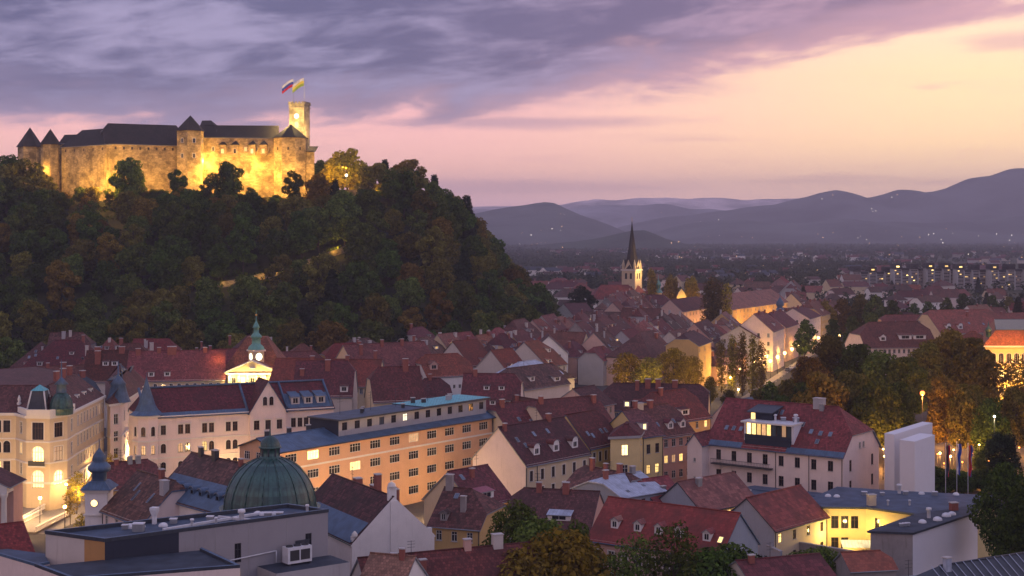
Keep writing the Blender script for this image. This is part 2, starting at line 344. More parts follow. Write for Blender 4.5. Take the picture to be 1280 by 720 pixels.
def auto_uv(me):
    """Metre-scaled UVs: u along the level line of each face, v up its slope."""
    nl = len(me.loops)
    if nl == 0: return
    uvl = me.uv_layers.new(name='UVMap')
    npoly = len(me.polygons)
    nor = np.empty(npoly * 3, np.float32); me.polygons.foreach_get('normal', nor); nor = nor.reshape(-1, 3)
    tot = np.empty(npoly, np.int32); me.polygons.foreach_get('loop_total', tot)
    li = np.empty(nl, np.int32); me.loops.foreach_get('vertex_index', li)
    co = np.empty(len(me.vertices) * 3, np.float32); me.vertices.foreach_get('co', co); co = co.reshape(-1, 3)[li]
    n = np.repeat(nor, tot, axis=0)
    t = np.stack([-n[:, 1], n[:, 0], np.zeros(nl, np.float32)], 1)
    ln = np.linalg.norm(t, axis=1); flat = ln < 1e-3
    t[flat] = (1, 0, 0); ln[flat] = 1; t /= ln[:, None]
    b = np.cross(n, t)
    uv = np.stack([(co * t).sum(1), (co * b).sum(1)], 1).astype(np.float32)
    uvl.data.foreach_set('uv', uv.ravel())

def tag(o, label=None, cat=None, group=None, kind=None):
    if label: o['label'] = label
    if cat: o['category'] = cat
    if group: o['group'] = group
    if kind: o['kind'] = kind
    return o
def thing(name, label, cat, loc, group=None):
    o = bpy.data.objects.new(name, None); COL.objects.link(o)
    o.location = loc; o.empty_display_size = 0.5
    o['base'] = (float(loc[0]), float(loc[1]), float(loc[2]))
    return tag(o, label, cat, group)
def inst(name, me, parent, loc, rz=0.0, scale=None):
    """A copy of a shared mesh at a world place under a parent whose own axes are the world's."""
    o = bpy.data.objects.new(name, me); COL.objects.link(o)
    if parent is not None:
        b = parent['base'] if 'base' in parent else (0, 0, 0)
        o.parent = parent; o.location = (loc[0] - b[0], loc[1] - b[1], loc[2] - b[2])
    else: o.location = loc
    o.rotation_euler = (0, 0, rz)
    if scale: o.scale = scale
    return o
def point_light(name, loc, power, col=(1.0, 0.62, 0.25), r=0.3):
    d = bpy.data.lights.new(name, 'POINT'); d.energy = power; d.color = col; d.shadow_soft_size = r
    o = bpy.data.objects.new(name, d); o.location = loc; COL.objects.link(o); return o
def spot_light(name, loc, aim, power, col=(1.0, 0.66, 0.22), size=100, r=0.5):
    d = bpy.data.lights.new(name, 'SPOT'); d.energy = power; d.color = col; d.spot_size = R(size); d.spot_blend = 0.8; d.shadow_soft_size = r
    o = bpy.data.objects.new(name, d); o.location = loc
    o.rotation_euler = (Vector(aim) - Vector(loc)).to_track_quat('-Z', 'Y').to_euler(); COL.objects.link(o); return o

# ------------------------------------------------------------------ windows (shared meshes)
WCACHE = {}
X, Yv = Vector((1, 0, 0)), Vector((0, 1, 0))
def arch_pts(w, h, n=8):
    r = w / 2
    return [(-w / 2 + r - r * math.cos(math.pi * i / n), h - r + r * math.sin(math.pi * i / n)) for i in range(n + 1)]
def window_mesh(w, h, style, lit, wall, frame, near):
    key = (round(w, 2), round(h, 2), style, lit, wall, frame, near)
    if key in WCACHE: return WCACHE[key]
    f = MB(); b = 0.08 if near else 0.10
    V = lambda x, y, z: Vector((x, y, z))
    for x0, x1, z0, z1 in ((-w/2, -w/2 + b, 0, h), (w/2 - b, w/2, 0, h), (-w/2 + b, w/2 - b, 0, b), (-w/2 + b, w/2 - b, h - b, h)):
        f.box(V(x0, 0.06, z0), X, Yv, x1 - x0, 0.10, z1 - z0, frame)
    nm = 1 if w < 1.6 else (2 if w < 2.4 else 3)
    for i in range(nm):
        xc = -w/2 + w * (i + 1) / (nm + 1)
        f.box(V(xc - 0.035, 0.07, b), X, Yv, 0.07, 0.08, h - 2*b, frame)
    if h > 1.3 and near: f.box(V(-w/2 + b, 0.075, h * 0.66), X, Yv, w - 2*b, 0.06, 0.06, frame)
    if style != 'bare': f.box(V(-w/2 - 0.1, -0.14, -0.10), X, Yv, w + 0.2, 0.16, 0.09, 'sill')
    if style in ('trim', 'hood', 'arch'):
        t = 0.16
        top = h - (w / 2 if style == 'arch' else 0)
        for x0 in (-w/2 - t, w/2): f.box(V(x0, -0.06, 0), X, Yv, t, 0.055, top, 'trim_white')
        if style != 'arch': f.box(V(-w/2 - t, -0.06, h), X, Yv, w + 2*t, 0.055, t, 'trim_white')
    if style == 'hood':
        f.box(V(-w/2 - 0.3, -0.26, h + 0.28), X, Yv, w + 0.6, 0.25, 0.12, 'trim_white')
    if style == 'arch':
        a = arch_pts(w, h); t = 0.16
        for i in range(len(a) - 1):
            (xa, za), (xb, zb) = a[i], a[i + 1]
            cx = (w/2 + t) / (w/2)
            oa, ob = (xa * cx, h - w/2 + (za - h + w/2) * cx), (xb * cx, h - w/2 + (zb - h + w/2) * cx)
            f.face([V(xa, -0.06, za), V(xb, -0.06, zb), V(ob[0], -0.06, ob[1]), V(oa[0], -0.06, oa[1])][::-1], 'trim_white')
            f.face([V(oa[0], -0.06, oa[1]), V(ob[0], -0.06, ob[1]), V(ob[0], 0.0, ob[1]), V(oa[0], 0.0, oa[1])][::-1], 'trim_white')
            f.face([V(xa, 0.012, za), V(xb, 0.012, zb), V(xb, 0.012, h), V(xa, 0.012, h)], wall)
    p = f if not near else MB()
    gl = {0: 'glass', 1: 'lit', 2: 'lit_bright', 3: 'lit_dim', 4: 'lit_white', 5: 'glass_sky'}[lit]
    p.face([V(-w/2 + 0.02, 0.12, 0.02), V(w/2 - 0.02, 0.12, 0.02), V(w/2 - 0.02, 0.12, h - 0.02), V(-w/2 + 0.02, 0.12, h - 0.02)], gl)
    WCACHE[key] = (f.mesh('window'), p.mesh('pane') if near else None)
    return WCACHE[key]
def add_window(root, pos, ex, w, h, style='plain', lit=0, wall='wall_cream', frame='frame_white', near=True, name='window'):
    fm, pm = window_mesh(w, h, style, lit, wall, frame, near)
    rz = math.atan2(ex.y, ex.x)
    o = inst(name, fm, root, pos, rz)
    if pm: 
        p = bpy.data.objects.new('pane', pm); COL.objects.link(p); p.parent = o
    return o

def facade(mb, root, P, Q, z0, z1, wall, spec):
    """A wall face from P to Q (seen from outside, left to right) with real openings and windows set back in them."""
    P, Q = v2(P), v2(Q); L = (Q - P).length; ex = (Q - P) / L; inn = Vector((-ex.y, ex.x, 0))
    ops = []
    if spec:
        sw, sh = spec.get('w', 1.05), spec.get('h', 1.65); m = spec.get('m', 1.3); top = spec.get('top', 0.9); dzz = spec.get('dz', 3.5)
        n = spec.get('n') or max(1, int((L - 2*m) / spec.get('gap', 2.9) + 0.5)); rows = spec.get('rows', 2); lit = spec.get('lit', 0.1)
        skip = spec.get('skip', ())
        if L > sw + 0.5:
            for r in range(rows):
                zt = z1 - top - r * dzz; zb = zt - sh
                if zb < z0 + 0.6: break
                for c in range(n):
                    if (c, r) in skip: continue
                    x = L / 2 if n == 1 else m + sw/2 + (L - 2*m - sw) * c / (n - 1)
                    if n > 1 and 'pair' in spec: x = m + (L - 2*m) * ((c // 2) + 0.5) / ((n + 1) // 2) + (0.62 if c % 2 else -0.62) * sw * 1.1
                    st = spec.get('style', 'plain')
                    if isinstance(st, (list, tuple)): st = st[r % len(st)]
                    if isinstance(lit, dict): l = lit.get((c, r), 0)
                    else: l = random.choice((1, 1, 3, 3, 2)) if random.random() < lit else (5 if random.random() < 0.2 else 0)
                    ops.append((x - sw/2, x + sw/2, zb, zt, st, l))
    xs = sorted({0.0, L} | {round(o[0], 4) for o in ops} | {round(o[1], 4) for o in ops})
    zs = sorted({z0, z1} | {round(o[2], 4) for o in ops} | {round(o[3], 4) for o in ops})
    Wp = lambda x, y, z: P + ex * x + inn * y + UP * z
    for j in range(len(zs) - 1):
        run = None
        for i in range(len(xs) - 1):
            cx, cz = (xs[i] + xs[i+1]) / 2, (zs[j] + zs[j+1]) / 2
            hole = any(o[0] < cx < o[1] and o[2] < cz < o[3] for o in ops)
            if not hole:
                if run is None: run = xs[i]
                end = xs[i+1]
            if (hole or i == len(xs) - 2) and run is not None:
                mb.face([Wp(run, 0, zs[j]), Wp(end, 0, zs[j]), Wp(end, 0, zs[j+1]), Wp(run, 0, zs[j+1])], wall); run = None
    near = (P + Q).length / 2 < 360
    fr = (spec or {}).get('frame', 'frame_white')
    for (x0, x1, zb, zt, st, l) in ops:
        d = 0.24
        mb.face([Wp(x0, 0, zb), Wp(x0, d, zb), Wp(x0, d, zt), Wp(x0, 0, zt)][::-1], wall)
        mb.face([Wp(x1, 0, zb), Wp(x1, d, zb), Wp(x1, d, zt), Wp(x1, 0, zt)], wall)
        mb.face([Wp(x0, 0, zt), Wp(x1, 0, zt), Wp(x1, d, zt), Wp(x0, d, zt)], wall)
        mb.face([Wp(x0, 0, zb), Wp(x1, 0, zb), Wp(x1, d, zb), Wp(x0, d, zb)][::-1], 'sill')
        add_window(root, Wp((x0 + x1) / 2, 0.0, zb), ex, x1 - x0, zt - zb, st, l, wall, fr, near)
    return ex, inn

# ------------------------------------------------------------------ roofs
class Frame:
    def __init__(s, O, ex, ey, L, D, h, rise): s.O, s.ex, s.ey, s.L, s.D, s.h, s.rise = v2(O), ex, ey, L, D, h, rise
    def pt(s, x, y, z): return s.O + s.ex * x + s.ey * y + UP * z
    def slope(s, side, u, t):
        if side == 'f': return s.pt(u * s.L, t * s.D / 2, s.h + t * s.rise), -s.ey, s.ex
        return s.pt(u * s.L, s.D - t * s.D / 2, s.h + t * s.rise), s.ey, -s.ex
def roof_mesh(F, hl, hr, over, gover, mat, thick=0.22, edge='tin', hipk=1.0):
    mb = MB(); k = F.rise / (F.D / 2); z_e = F.h - over * k; D2 = F.D / 2 + over; rise = F.rise + over * k
    x0, x1 = -(gover if hl < 1 else over), F.L + (gover if hr < 1 else over)
    ym = F.D / 2
    def P(x, s, t): return F.pt(x, ym + s * D2 * (1 - t), z_e + t * rise)
    rl = x0 + (hl * D2 * hipk if hl > 0 else 0); rr = x1 - (hr * D2 * hipk if hr > 0 else 0)
    if rl > rr: rl = rr = (rl + rr) / 2
    tl, tr = 1 - hl, 1 - hr
    front = [P(x0, -1, 0), P(x1, -1, 0)]; back = [P(x1, 1, 0), P(x0, 1, 0)]
    if hr < 1: front.append(P(x1, -1, tr))
    if hr > 0 or hr == 0: front += [P(rr, 0, 1)] if hr > 0 else []
    if rl < rr - 1e-4 or hr == 0: front += [P(rl, 0, 1)] if hl > 0 else []
    if hl < 1: front.append(P(x0, -1, tl))
    b2 = []
    if hl < 1: b2.append(P(x0, 1, tl))
    if hl > 0: b2.append(P(rl, 0, 1))
    if hr > 0 and rr > rl + 1e-4: b2.append(P(rr, 0, 1))
    if hr < 1: b2.append(P(x1, 1, tr))
    faces = [front, back + b2]
    if hl > 0: faces.append([P(x0, 1, tl), P(x0, -1, tl), P(rl, 0, 1)])
    if hr > 0: faces.append([P(x1, -1, tr), P(x1, 1, tr), P(rr, 0, 1)])
    edges = {}
    for fc in faces:
        mb.face(fc, mat)
        for i in range(len(fc)):
            a, b = fc[i], fc[(i + 1) % len(fc)]
            ka, kb = tuple(round(q, 3) for q in a), tuple(round(q, 3) for q in b)
            if (kb, ka) in edges: del edges[(kb, ka)]
            else: edges[(ka, kb)] = (a, b)
    dn = UP * thick
    for (a, b) in edges.values(): mb.face([a - dn, b - dn, b, a], edge)
    for fc in faces: mb.face([q - dn for q in fc][::-1], edge)
    # ridge cap
    ra, rb = P(rl, 0, 1), P(rr, 0, 1)
    if (rb - ra).length > 1: mb.tube(ra + UP * 0.02, rb + UP * 0.02, 0.14, mat, n=5)
    # gutter along both eaves
    for s in (-1, 1): mb.tube(P(x0, s, 0) - F.ey * (-s) * 0.02 - UP * 0.1, P(x1, s, 0) - UP * 0.1, 0.10, edge, n=5)
    return mb
def chimney(roof, F, side, u, t, w=0.8, h=1.6, mat='brick_chimney', pots=0):
    p, o, sdir = F.slope(side, u, t); mb = MB()
    c = p - sdir * w / 2 + o * w * 0.3
    mb.box(c - UP * 1.0, sdir, -o, w, w * 0.7, h + 1.0, mat)
    mb.box(c - sdir * 0.09 + o * 0.09 + UP * h, sdir, -o, w + 0.18, w * 0.7 + 0.18, 0.14, 'sill')
    for i in range(pots):
        q = c + sdir * w * (i + 0.5) / pots - o * w * 0.35 + UP * (h + 0.14)
        mb.lathe(q, [(0.13, 0), (0.11, 0.4)], 7, 'brick_chimney')
    return mb.build('chimney', roof)
def dormer(roof, F, side, u, t, kind='gable', w=1.5, h=1.5, wall='wall_white', mat=None, lit=0, frame='frame_white'):
    p, o, s = F.slope(side, u, t); mb = MB(); k = F.rise / (F.D / 2); mat = mat or 'tile_red'
    top = h + (w * 0.45 if kind in ('gable', 'arch') else 0.25)
    dep = (top + 0.3) / k + 0.1
    dep = min(dep, (1 - t) * F.D / 2 + 0.3) if kind != 'shed' else min((h + 0.2) / max(k - 0.25, 0.2), (1 - t) * F.D / 2)
    b = p + o * 0.05; b0 = b - UP * 0.5
    fl, fr_ = b0 - s * w/2, b0 + s * w/2
    H = h + 0.5
    # front wall with the pane set in a surround, and the cheeks
    ww, wh = w * 0.62, h * 0.66
    xa, xb, za, zb = -ww/2, ww/2, 0.5 + h * 0.14, 0.5 + h * 0.14 + wh
    Q = lambda x, y, z: b0 + s * x - o * y + UP * z
    for (x0, x1, z0, z1) in ((-w/2, xa, 0, H), (xb, w/2, 0, H), (xa, xb, 0, za), (xa, xb, zb, H)): mb.face([Q(x0, 0, z0), Q(x1, 0, z0), Q(x1, 0, z1), Q(x0, 0, z1)], wall)
    gl = {0: 'glass', 1: 'lit', 2: 'lit_bright', 3: 'lit_dim', 5: 'glass_sky'}[lit]
    mb.face([Q(xa, 0.12, za), Q(xb, 0.12, za), Q(xb, 0.12, zb), Q(xa, 0.12, zb)], gl)
    mb.box(Q(-0.03, 0.05, za), s, -o, 0.06, 0.06, wh, frame)
    for (q0, ln, hh) in (((xa, za), 0.06, wh), ((xb - 0.06, za), 0.06, wh)): mb.box(Q(q0[0], 0.03, q0[1]), s, -o, ln, 0.08, hh, frame)
    for x0 in (-w/2, w/2):
        mb.face([Q(x0, 0, 0), Q(x0, dep, 0), Q(x0, dep, H), Q(x0, 0, H)], wall)
    e = 0.18
    if kind in ('gable', 'arch'):
        n = 1 if kind == 'gable' else 4; g = w * 0.45; prof = []
        for i in range(-n, n + 1):
            a = i / n
            prof.append(((w/2 + e) * (a if n == 1 else math.sin(a * math.pi/2)), H - (0.1 if n == 1 else 0.0) + g * ((1 - abs(a)) if n == 1 else math.cos(a * math.pi/2))))
        gp = [Q(x_ * w / (w + 2*e), 0, min(z_, H + g) - 0.03) for x_, z_ in prof]
        mb.face(gp, wall)
        for i in range(len(prof) - 1):
            (xa_, za_), (xb_, zb_) = prof[i], prof[i+1]
            mb.face([Q(xa_, -e, za_), Q(xb_, -e, zb_), Q(xb_, dep, zb_), Q(xa_, dep, za_)], mat)
            mb.face([Q(xa_, -e, za_ - 0.12), Q(xb_, -e, zb_ - 0.12), Q(xb_, -e, zb_), Q(xa_, -e, za_)], 'tin')
            mb.face([Q(xa_, -e, za_ - 0.12), Q(xb_, -e, zb_ - 0.12), Q(xb_, dep, zb_ - 0.12), Q(xa_, dep, za_ - 0.12)][::-1], mat)
    else:
        z2 = H + (0.04 if kind == 'flat' else dep * 0.25)
        mb.face([Q(-w/2 - e, -e, H), Q(w/2 + e, -e, H), Q(w/2 + e, dep, z2), Q(-w/2 - e, dep, z2)], mat)
        mb.face([Q(-w/2 - e, -e, H - 0.14), Q(w/2 + e, -e, H - 0.14), Q(w/2 + e, -e, H), Q(-w/2 - e, -e, H)], 'tin')
        for sx_ in (-1, 1): mb.face([Q(sx_ * (w/2 + e), -e, H - 0.14), Q(sx_ * (w/2 + e), dep, z2 - 0.14), Q(sx_ * (w/2 + e), dep, z2), Q(sx_ * (w/2 + e), -e, H)], 'tin')
    return mb.build('dormer', roof)
def skylight(roof, F, side, u, t, w=0.8, l=1.2, lit=0):
    p, o, s = F.slope(side, u, t); k = F.rise / (F.D / 2)
    up = (-o + UP * k).normalized(); nrm = s.cross(up)
    if nrm.z < 0: nrm = -nrm
    mb = MB(); c = p - s * w/2 + nrm * 0.0
    q = [c, c + s * w, c + s * w + up * l, c + up * l]; q2 = [a + nrm * 0.14 for a in q]
    for i in range(4): mb.face([q[i], q[(i+1) % 4], q2[(i+1) % 4], q2[i]], 'tin')
    mb.face(q2, 'tin')
    g = [c + s * 0.08 + up * 0.08, c + s * (w - 0.08) + up * 0.08, c + s * (w - 0.08) + up * (l - 0.08), c + s * 0.08 + up * (l - 0.08)]
    mb.face([a + nrm * 0.155 for a in g], 'glass_sky' if lit == 0 else 'lit')
    return mb.build('skylight', roof)

USED = []          # footprints already built on, as (cx, cy, ex, ey, half L, half D)
def claim(O, ex, ey, L, D): 
    c = O + ex * L/2 + ey * D/2; USED.append((c.x, c.y, ex, ey, L/2, D/2))
def is_free(O, ex, ey, L, D, gap=0.0):
    for i in range(5):
        for j in range(5):
            p = O + ex * L * i/4 + ey * D * j/4
            for (cx, cy, fx, fy, a, b) in USED:
                d = Vector((p.x - cx, p.y - cy, 0))
                if abs(d.dot(fx)) < a + gap and abs(d.dot(fy)) < b + gap: return False
    return True

HOUSES = []
def house(label, A, B, h, D, rise, hl=0.0, hr=0.0, ridge='x', wall='cream', roof='tile_wine', over=0.45, gover=0.25, f=None, r=None, l=None, dorm=(), chim=(), sky=(), group=None,
          cat='house', name='town_house', world=False, z0=0.0, cornice=True, thick=0.22, gable_win=0, edge='tin', hipk=1.0, base=None, lwall=None, rwall=None):
    P = v2(A) if world else v2(at(A[0], A[1], h)); Q = v2(B) if world else v2(at(B[0], B[1], h))
    L = (Q - P).length; ex = (Q - P) / L; ey = Vector((-ex.y, ex.x, 0)); wm = 'wall_' + wall if 'wall_' + wall in MATS else wall
    claim(P, ex, ey, L, D)
    mid = P + ex * L/2
    root = thing(name, label, cat, (mid.x, mid.y, z0), group)
    mb = MB(); c = [P, Q, Q + ey * D, P + ey * D]
    specs = [f, r, None, l]
    for i in range(4):
        a, b = c[i], c[(i+1) % 4]; m_ = (a + b) / 2; nrm = Vector(((b - a).y, -(b - a).x, 0))
        facing = nrm.dot(-m_) > 0
        facade(mb, root, a, b, z0, h, {1: rwall, 3: lwall}.get(i) or wm, specs[i] if facing else None)
    F = Frame(P, ex, ey, L, D, h, rise) if ridge == 'x' else Frame(P + ey * D, -ey, ex, D, L, h, rise)
    # gable walls
    for x, hip in ((0, hl), (F.L, hr)):
        if hip < 1:
            t = 1 - hip
            g = [F.pt(x, 0, h), F.pt(x, F.D, h)] + ([F.pt(x, F.D * (1 - t/2), h + t * rise), F.pt(x, F.D * t/2, h + t * rise)] if hip > 0 else [F.pt(x, F.D/2, h + rise)])
            mb.face(g if x > 0 else g[::-1], ((rwall if x > 0 else lwall) or wm) if ridge == 'x' else wm)
            if gable_win:
                for i in range(gable_win):
                    off = (i - (gable_win - 1) / 2) * 1.9
                    p = F.pt(x, F.D/2 + off, h + 0.3); o2 = F.ex if x > 0 else -F.ex; e2 = F.ey if x > 0 else -F.ey
                    if o2.dot(-p) > 0: add_window(root, p + o2 * 0.13, e2, 0.9, 1.3, 'plain', 0, wm, 'frame_white', p.length < 360)
    if cornice:
        for s_ in (-1, 1):
            o = F.pt(0, -0.18 if s_ < 0 else F.D, h - 0.42); mb.box(o, F.ex, F.ey, F.L, 0.18, 0.28, 'trim_white' if wall != 'grey' else 'trim_grey')
    mb.build('wall', root)
    ro = roof_mesh(F, hl, hr, over, gover, roof, thick, edge, hipk).build('roof', root)
    for a in chim: chimney(ro, F, *a)
    for a in dorm:
        a = dict(a); a.setdefault('mat', roof); dormer(ro, F, **a)
    for a in sky: skylight(ro, F, *a)
    if mid.length < 345 and f:
        for x_ in (0.25, L - 0.25):
            m = MB(); p_ = P + ex*x_ - ey*0.09; m.tube(p_, p_ + UP*(h - .25), .075, 'dark_metal', n=5); m.build('downpipe', root)
    if mid.length < 480 and random.random() < .6:
        m = MB(); q_, o_, s_ = F.slope('f', random.uniform(.2, .8), .96); t_ = random.uniform(1.8, 3.2); m.tube(q_ - UP*.2, q_ + UP*t_, .045, 'dark_metal', n=4)
        for z_ in (.55, .75, .95): m.tube(q_ + UP*t_*z_ - s_*.55, q_ + UP*t_*z_ + s_*.55, .03, 'dark_metal', n=4)
        m.build('aerial', ro)
    HOUSES.append((label, mid, root))
    root_F[root.name] = (F, ro, root)
    return root
root_F = {}

def inset(poly, d):
    n = len(poly); out = []
    for i in range(n):
        p0, p1, p2 = v2(poly[i-1]), v2(poly[i]), v2(poly[(i+1) % n])
        e1 = (p1 - p0).normalized(); e2 = (p2 - p1).normalized(); n1 = Vector((-e1.y, e1.x, 0)); n2 = Vector((-e2.y, e2.x, 0))
        b = (n1 + n2); b = b / max(0.25, 1 + n1.dot(n2)); out.append(p1 + b * d)
    return out
def frustum(mb, poly, z0, z1, d, mat, top=None):
    q = inset(poly, d); n = len(poly)
    for i in range(n):
        a, b, c, e = poly[i], poly[(i+1) % n], q[(i+1) % n], q[i]
        mb.face([(a[0], a[1], z0), (b[0], b[1], z0), (c[0], c[1], z1), (e[0], e[1], z1)], mat)
    mb.face([(p[0], p[1], z1) for p in q], top or mat)
    return q
def band(mb, poly, z, hgt, d, mat):
    """A moulding that runs round a polygon, standing d proud of it."""
    q = inset(poly, -d); n = len(poly)
    for i in range(n):
        a, b, c, e = poly[i], poly[(i+1) % n], q[(i+1) % n], q[i]
        mb.face([(e[0], e[1], z), (c[0], c[1], z), (c[0], c[1], z + hgt), (e[0], e[1], z + hgt)], mat)
        mb.face([(e[0], e[1], z + hgt), (c[0], c[1], z + hgt), (b[0], b[1], z + hgt), (a[0], a[1], z + hgt)], mat)
        mb.face([(a[0], a[1], z), (b[0], b[1], z), (c[0], c[1], z), (e[0], e[1], z)], mat)
# ------------------------------------------------------------------ trees
def np_mesh(name, quads, mats, midx=None):
    """quads: (n, 4, 3) array -> mesh of n loose leaf quads."""
    n = len(quads); me = bpy.data.meshes.new(name)
    me.vertices.add(n * 4); me.vertices.foreach_set('co', quads.reshape(-1).astype(np.float32))
    me.loops.add(n * 4); me.loops.foreach_set('vertex_index', np.arange(n * 4, dtype=np.int32))
    me.polygons.add(n); me.polygons.foreach_set('loop_start', np.arange(0, n * 4, 4, dtype=np.int32))
    for m in mats: me.materials.append(MATS[m])
    if midx is not None: me.polygons.foreach_set('material_index', midx.astype(np.int32))
    me.update(calc_edges=True)
    return me
def leaf_quads(c, nrm, size, g):
    n = len(c)
    nrm = nrm + g.normal(0, 0.55, (n, 3)); nrm /= np.linalg.norm(nrm, axis=1)[:, None] + 1e-9
    a = np.cross(nrm, g.normal(0, 1, (n, 3))); a /= np.linalg.norm(a, axis=1)[:, None] + 1e-9
    b = np.cross(nrm, a)
    s = (size * g.uniform(0.55, 1.35, n))[:, None]
    a = a * s; b = b * s * g.uniform(0.45, 0.8, n)[:, None]
    return np.stack([c - a, c - b * 1.0 + a * 0.15, c + a, c + b], 1)
def crown_mesh(name, H, Rr, base, nleaf, leaf, seed, mat, shape='round', nclump=None):
    g = np.random.default_rng(seed)
    nc = nclump or 26
    cl = []
    for i in range(nc):
        t = (i + g.uniform(0.1, 0.9)) / nc
        if shape == 'round':
            z = base + (H - base) * (0.10 + 0.84 * t); prof = math.sin(math.pi * (0.16 + 0.78 * t)) ** 0.75
        elif shape == 'tall':
            z = base + (H - base) * (0.04 + 0.9 * t); prof = (math.sin(math.pi * (0.10 + 0.85 * t)) ** 0.5) * 0.9
        elif shape == 'cone':
            z = base + (H - base) * t; prof = (1 - t) ** 0.85 + 0.06
        else:
            z = base + (H - base) * (0.03 + 0.92 * t); prof = 0.55 + 0.45 * math.sin(math.pi * t)
        ang = i * 2.399963 + g.uniform(-0.5, 0.5)
        rad = Rr * prof * (g.uniform(0.30, 0.80) if shape != 'cone' else g.uniform(0.35, 0.75))
        cr = Rr * g.uniform(0.24, 0.46) * (0.6 + 0.4 * prof) if shape in ('round', 'tall') else Rr * (0.30 + 0.35 * prof)
        cl.append((rad * math.cos(ang), rad * math.sin(ang), z, cr))
    cl = np.array(cl); wgt = cl[:, 3] ** 2; wgt /= wgt.sum()
    k = g.choice(nc, nleaf, p=wgt)
    d = g.normal(0, 1, (nleaf, 3)); d /= np.linalg.norm(d, axis=1)[:, None]
    rr = cl[k, 3] * (0.55 + 0.55 * g.random(nleaf) ** 0.6)
    sq = np.array([1, 1, 0.72 if shape in ('round', 'tall') else (0.45 if shape == 'cone' else 1.5)])
    c = cl[k, :3] + d * rr[:, None] * sq
    if shape == 'cone': c[:, 2] -= np.hypot(c[:, 0], c[:, 1]) * 0.25
    return np_mesh(name, leaf_quads(c, d + np.array([0, 0, 0.35]), leaf, g), [mat]), cl
def trunk_mesh(name, H, r, base, clumps, seed, nlimb=7):
    g = random.Random(seed); mb = MB()
    pts = [Vector((0, 0, -1.5))]
    n = 5
    for i in range(1, n + 1): pts.append(Vector((g.uniform(-.25, .25) * i * 0.5, g.uniform(-.25, .25) * i * 0.5, H * 0.82 * i / n)))
    for i in range(n): mb.tube(pts[i], pts[i+1], r * (1 - i / n * 0.8), 'bark', r * (1 - (i + 1) / n * 0.8), 7)
    idx = list(range(len(clumps))); g.shuffle(idx)
    for j in idx[:nlimb]:
        c = Vector(clumps[j][:3]); zb = max(base * 0.7, c.z - abs(c.x) - abs(c.y)); zb = min(zb, H * 0.7)
        t = zb / (H * 0.82) * n; i = min(n - 1, int(max(t, 0))); p = pts[i].lerp(pts[i+1], max(0, min(1, t - i)))
        q = p.lerp(c, 0.5) + Vector((0, 0, 0.4)); rr = r * 0.38
        mb.tube(p, q, rr, 'bark', rr * 0.65, 5); mb.tube(q, c, rr * 0.65, 'bark', rr * 0.2, 5)
    return mb.mesh(name)
class TreeKind:
    def __init__(s, H, Rr, base, nleaf, leaf, seed, mat, shape='round', r=0.28, nclump=None, nlimb=7):
        s.crown, cl = crown_mesh('crown', H, Rr, base, nleaf, leaf, seed, mat, shape, nclump); s.trunk = trunk_mesh('trunk', H, r, base, cl, seed, nlimb); s.H = H
def plant(kind, loc, label, group=None, scale=1.0, name='broadleaf_tree', mat=None, cat='tree', sz=1.0):
    o = bpy.data.objects.new(name, None); COL.objects.link(o); o.location = loc; o.rotation_euler = (0, 0, random.uniform(0, 6.28)); o.scale = (scale, scale, scale * sz)
    tag(o, label, cat, group)
    t = bpy.data.objects.new('trunk', kind.trunk); COL.objects.link(t); t.parent = o
    c = bpy.data.objects.new('crown', kind.crown); COL.objects.link(c); c.parent = o
    if mat: c.material_slots[0].link = 'OBJECT'; c.material_slots[0].material = MATS[mat]
    return o

# ------------------------------------------------------------------ ground, hill, far hills
def ground():
    m, nt = new_mat('ground_mix')
    co = nd(nt, 'ShaderNodeTexCoord').outputs['Object']
    s = nd(nt, 'ShaderNodeSeparateXYZ', {0: co})
    n = nd(nt, 'ShaderNodeTexNoise', {'Vector': co, 'Scale': 0.004, 'Detail': 8.0, 'Roughness': 0.65}).outputs[0]
    f = nd(nt, 'ShaderNodeTexNoise', {'Vector': co, 'Scale': 0.35, 'Detail': 6.0}).outputs[0]
    far = sstep(nt, mth(nt, 'ADD', s.outputs[1], mth(nt, 'MULTIPLY', n, 500.0)), 1100.0, 1700.0)
    city = mixc(nt, f, (0.05, 0.05, 0.052, 1), (0.11, 0.10, 0.10, 1))
    land = mixc(nt, sstep(nt, n, 0.42, 0.6), (0.030, 0.042, 0.022, 1), (0.085, 0.075, 0.045, 1))
    finish(nt, mixc(nt, far, city, land), 0.95, 0.1, bump=f, bstr=0.3)
    mb = MB(); S = 9400
    mb.face([(-S, -400, 0), (S, -400, 0), (S, 14300, 0), (-S, 14300, 0)], 'ground_mix')
    tag(mb.build('ground'), kind='structure')
ground()

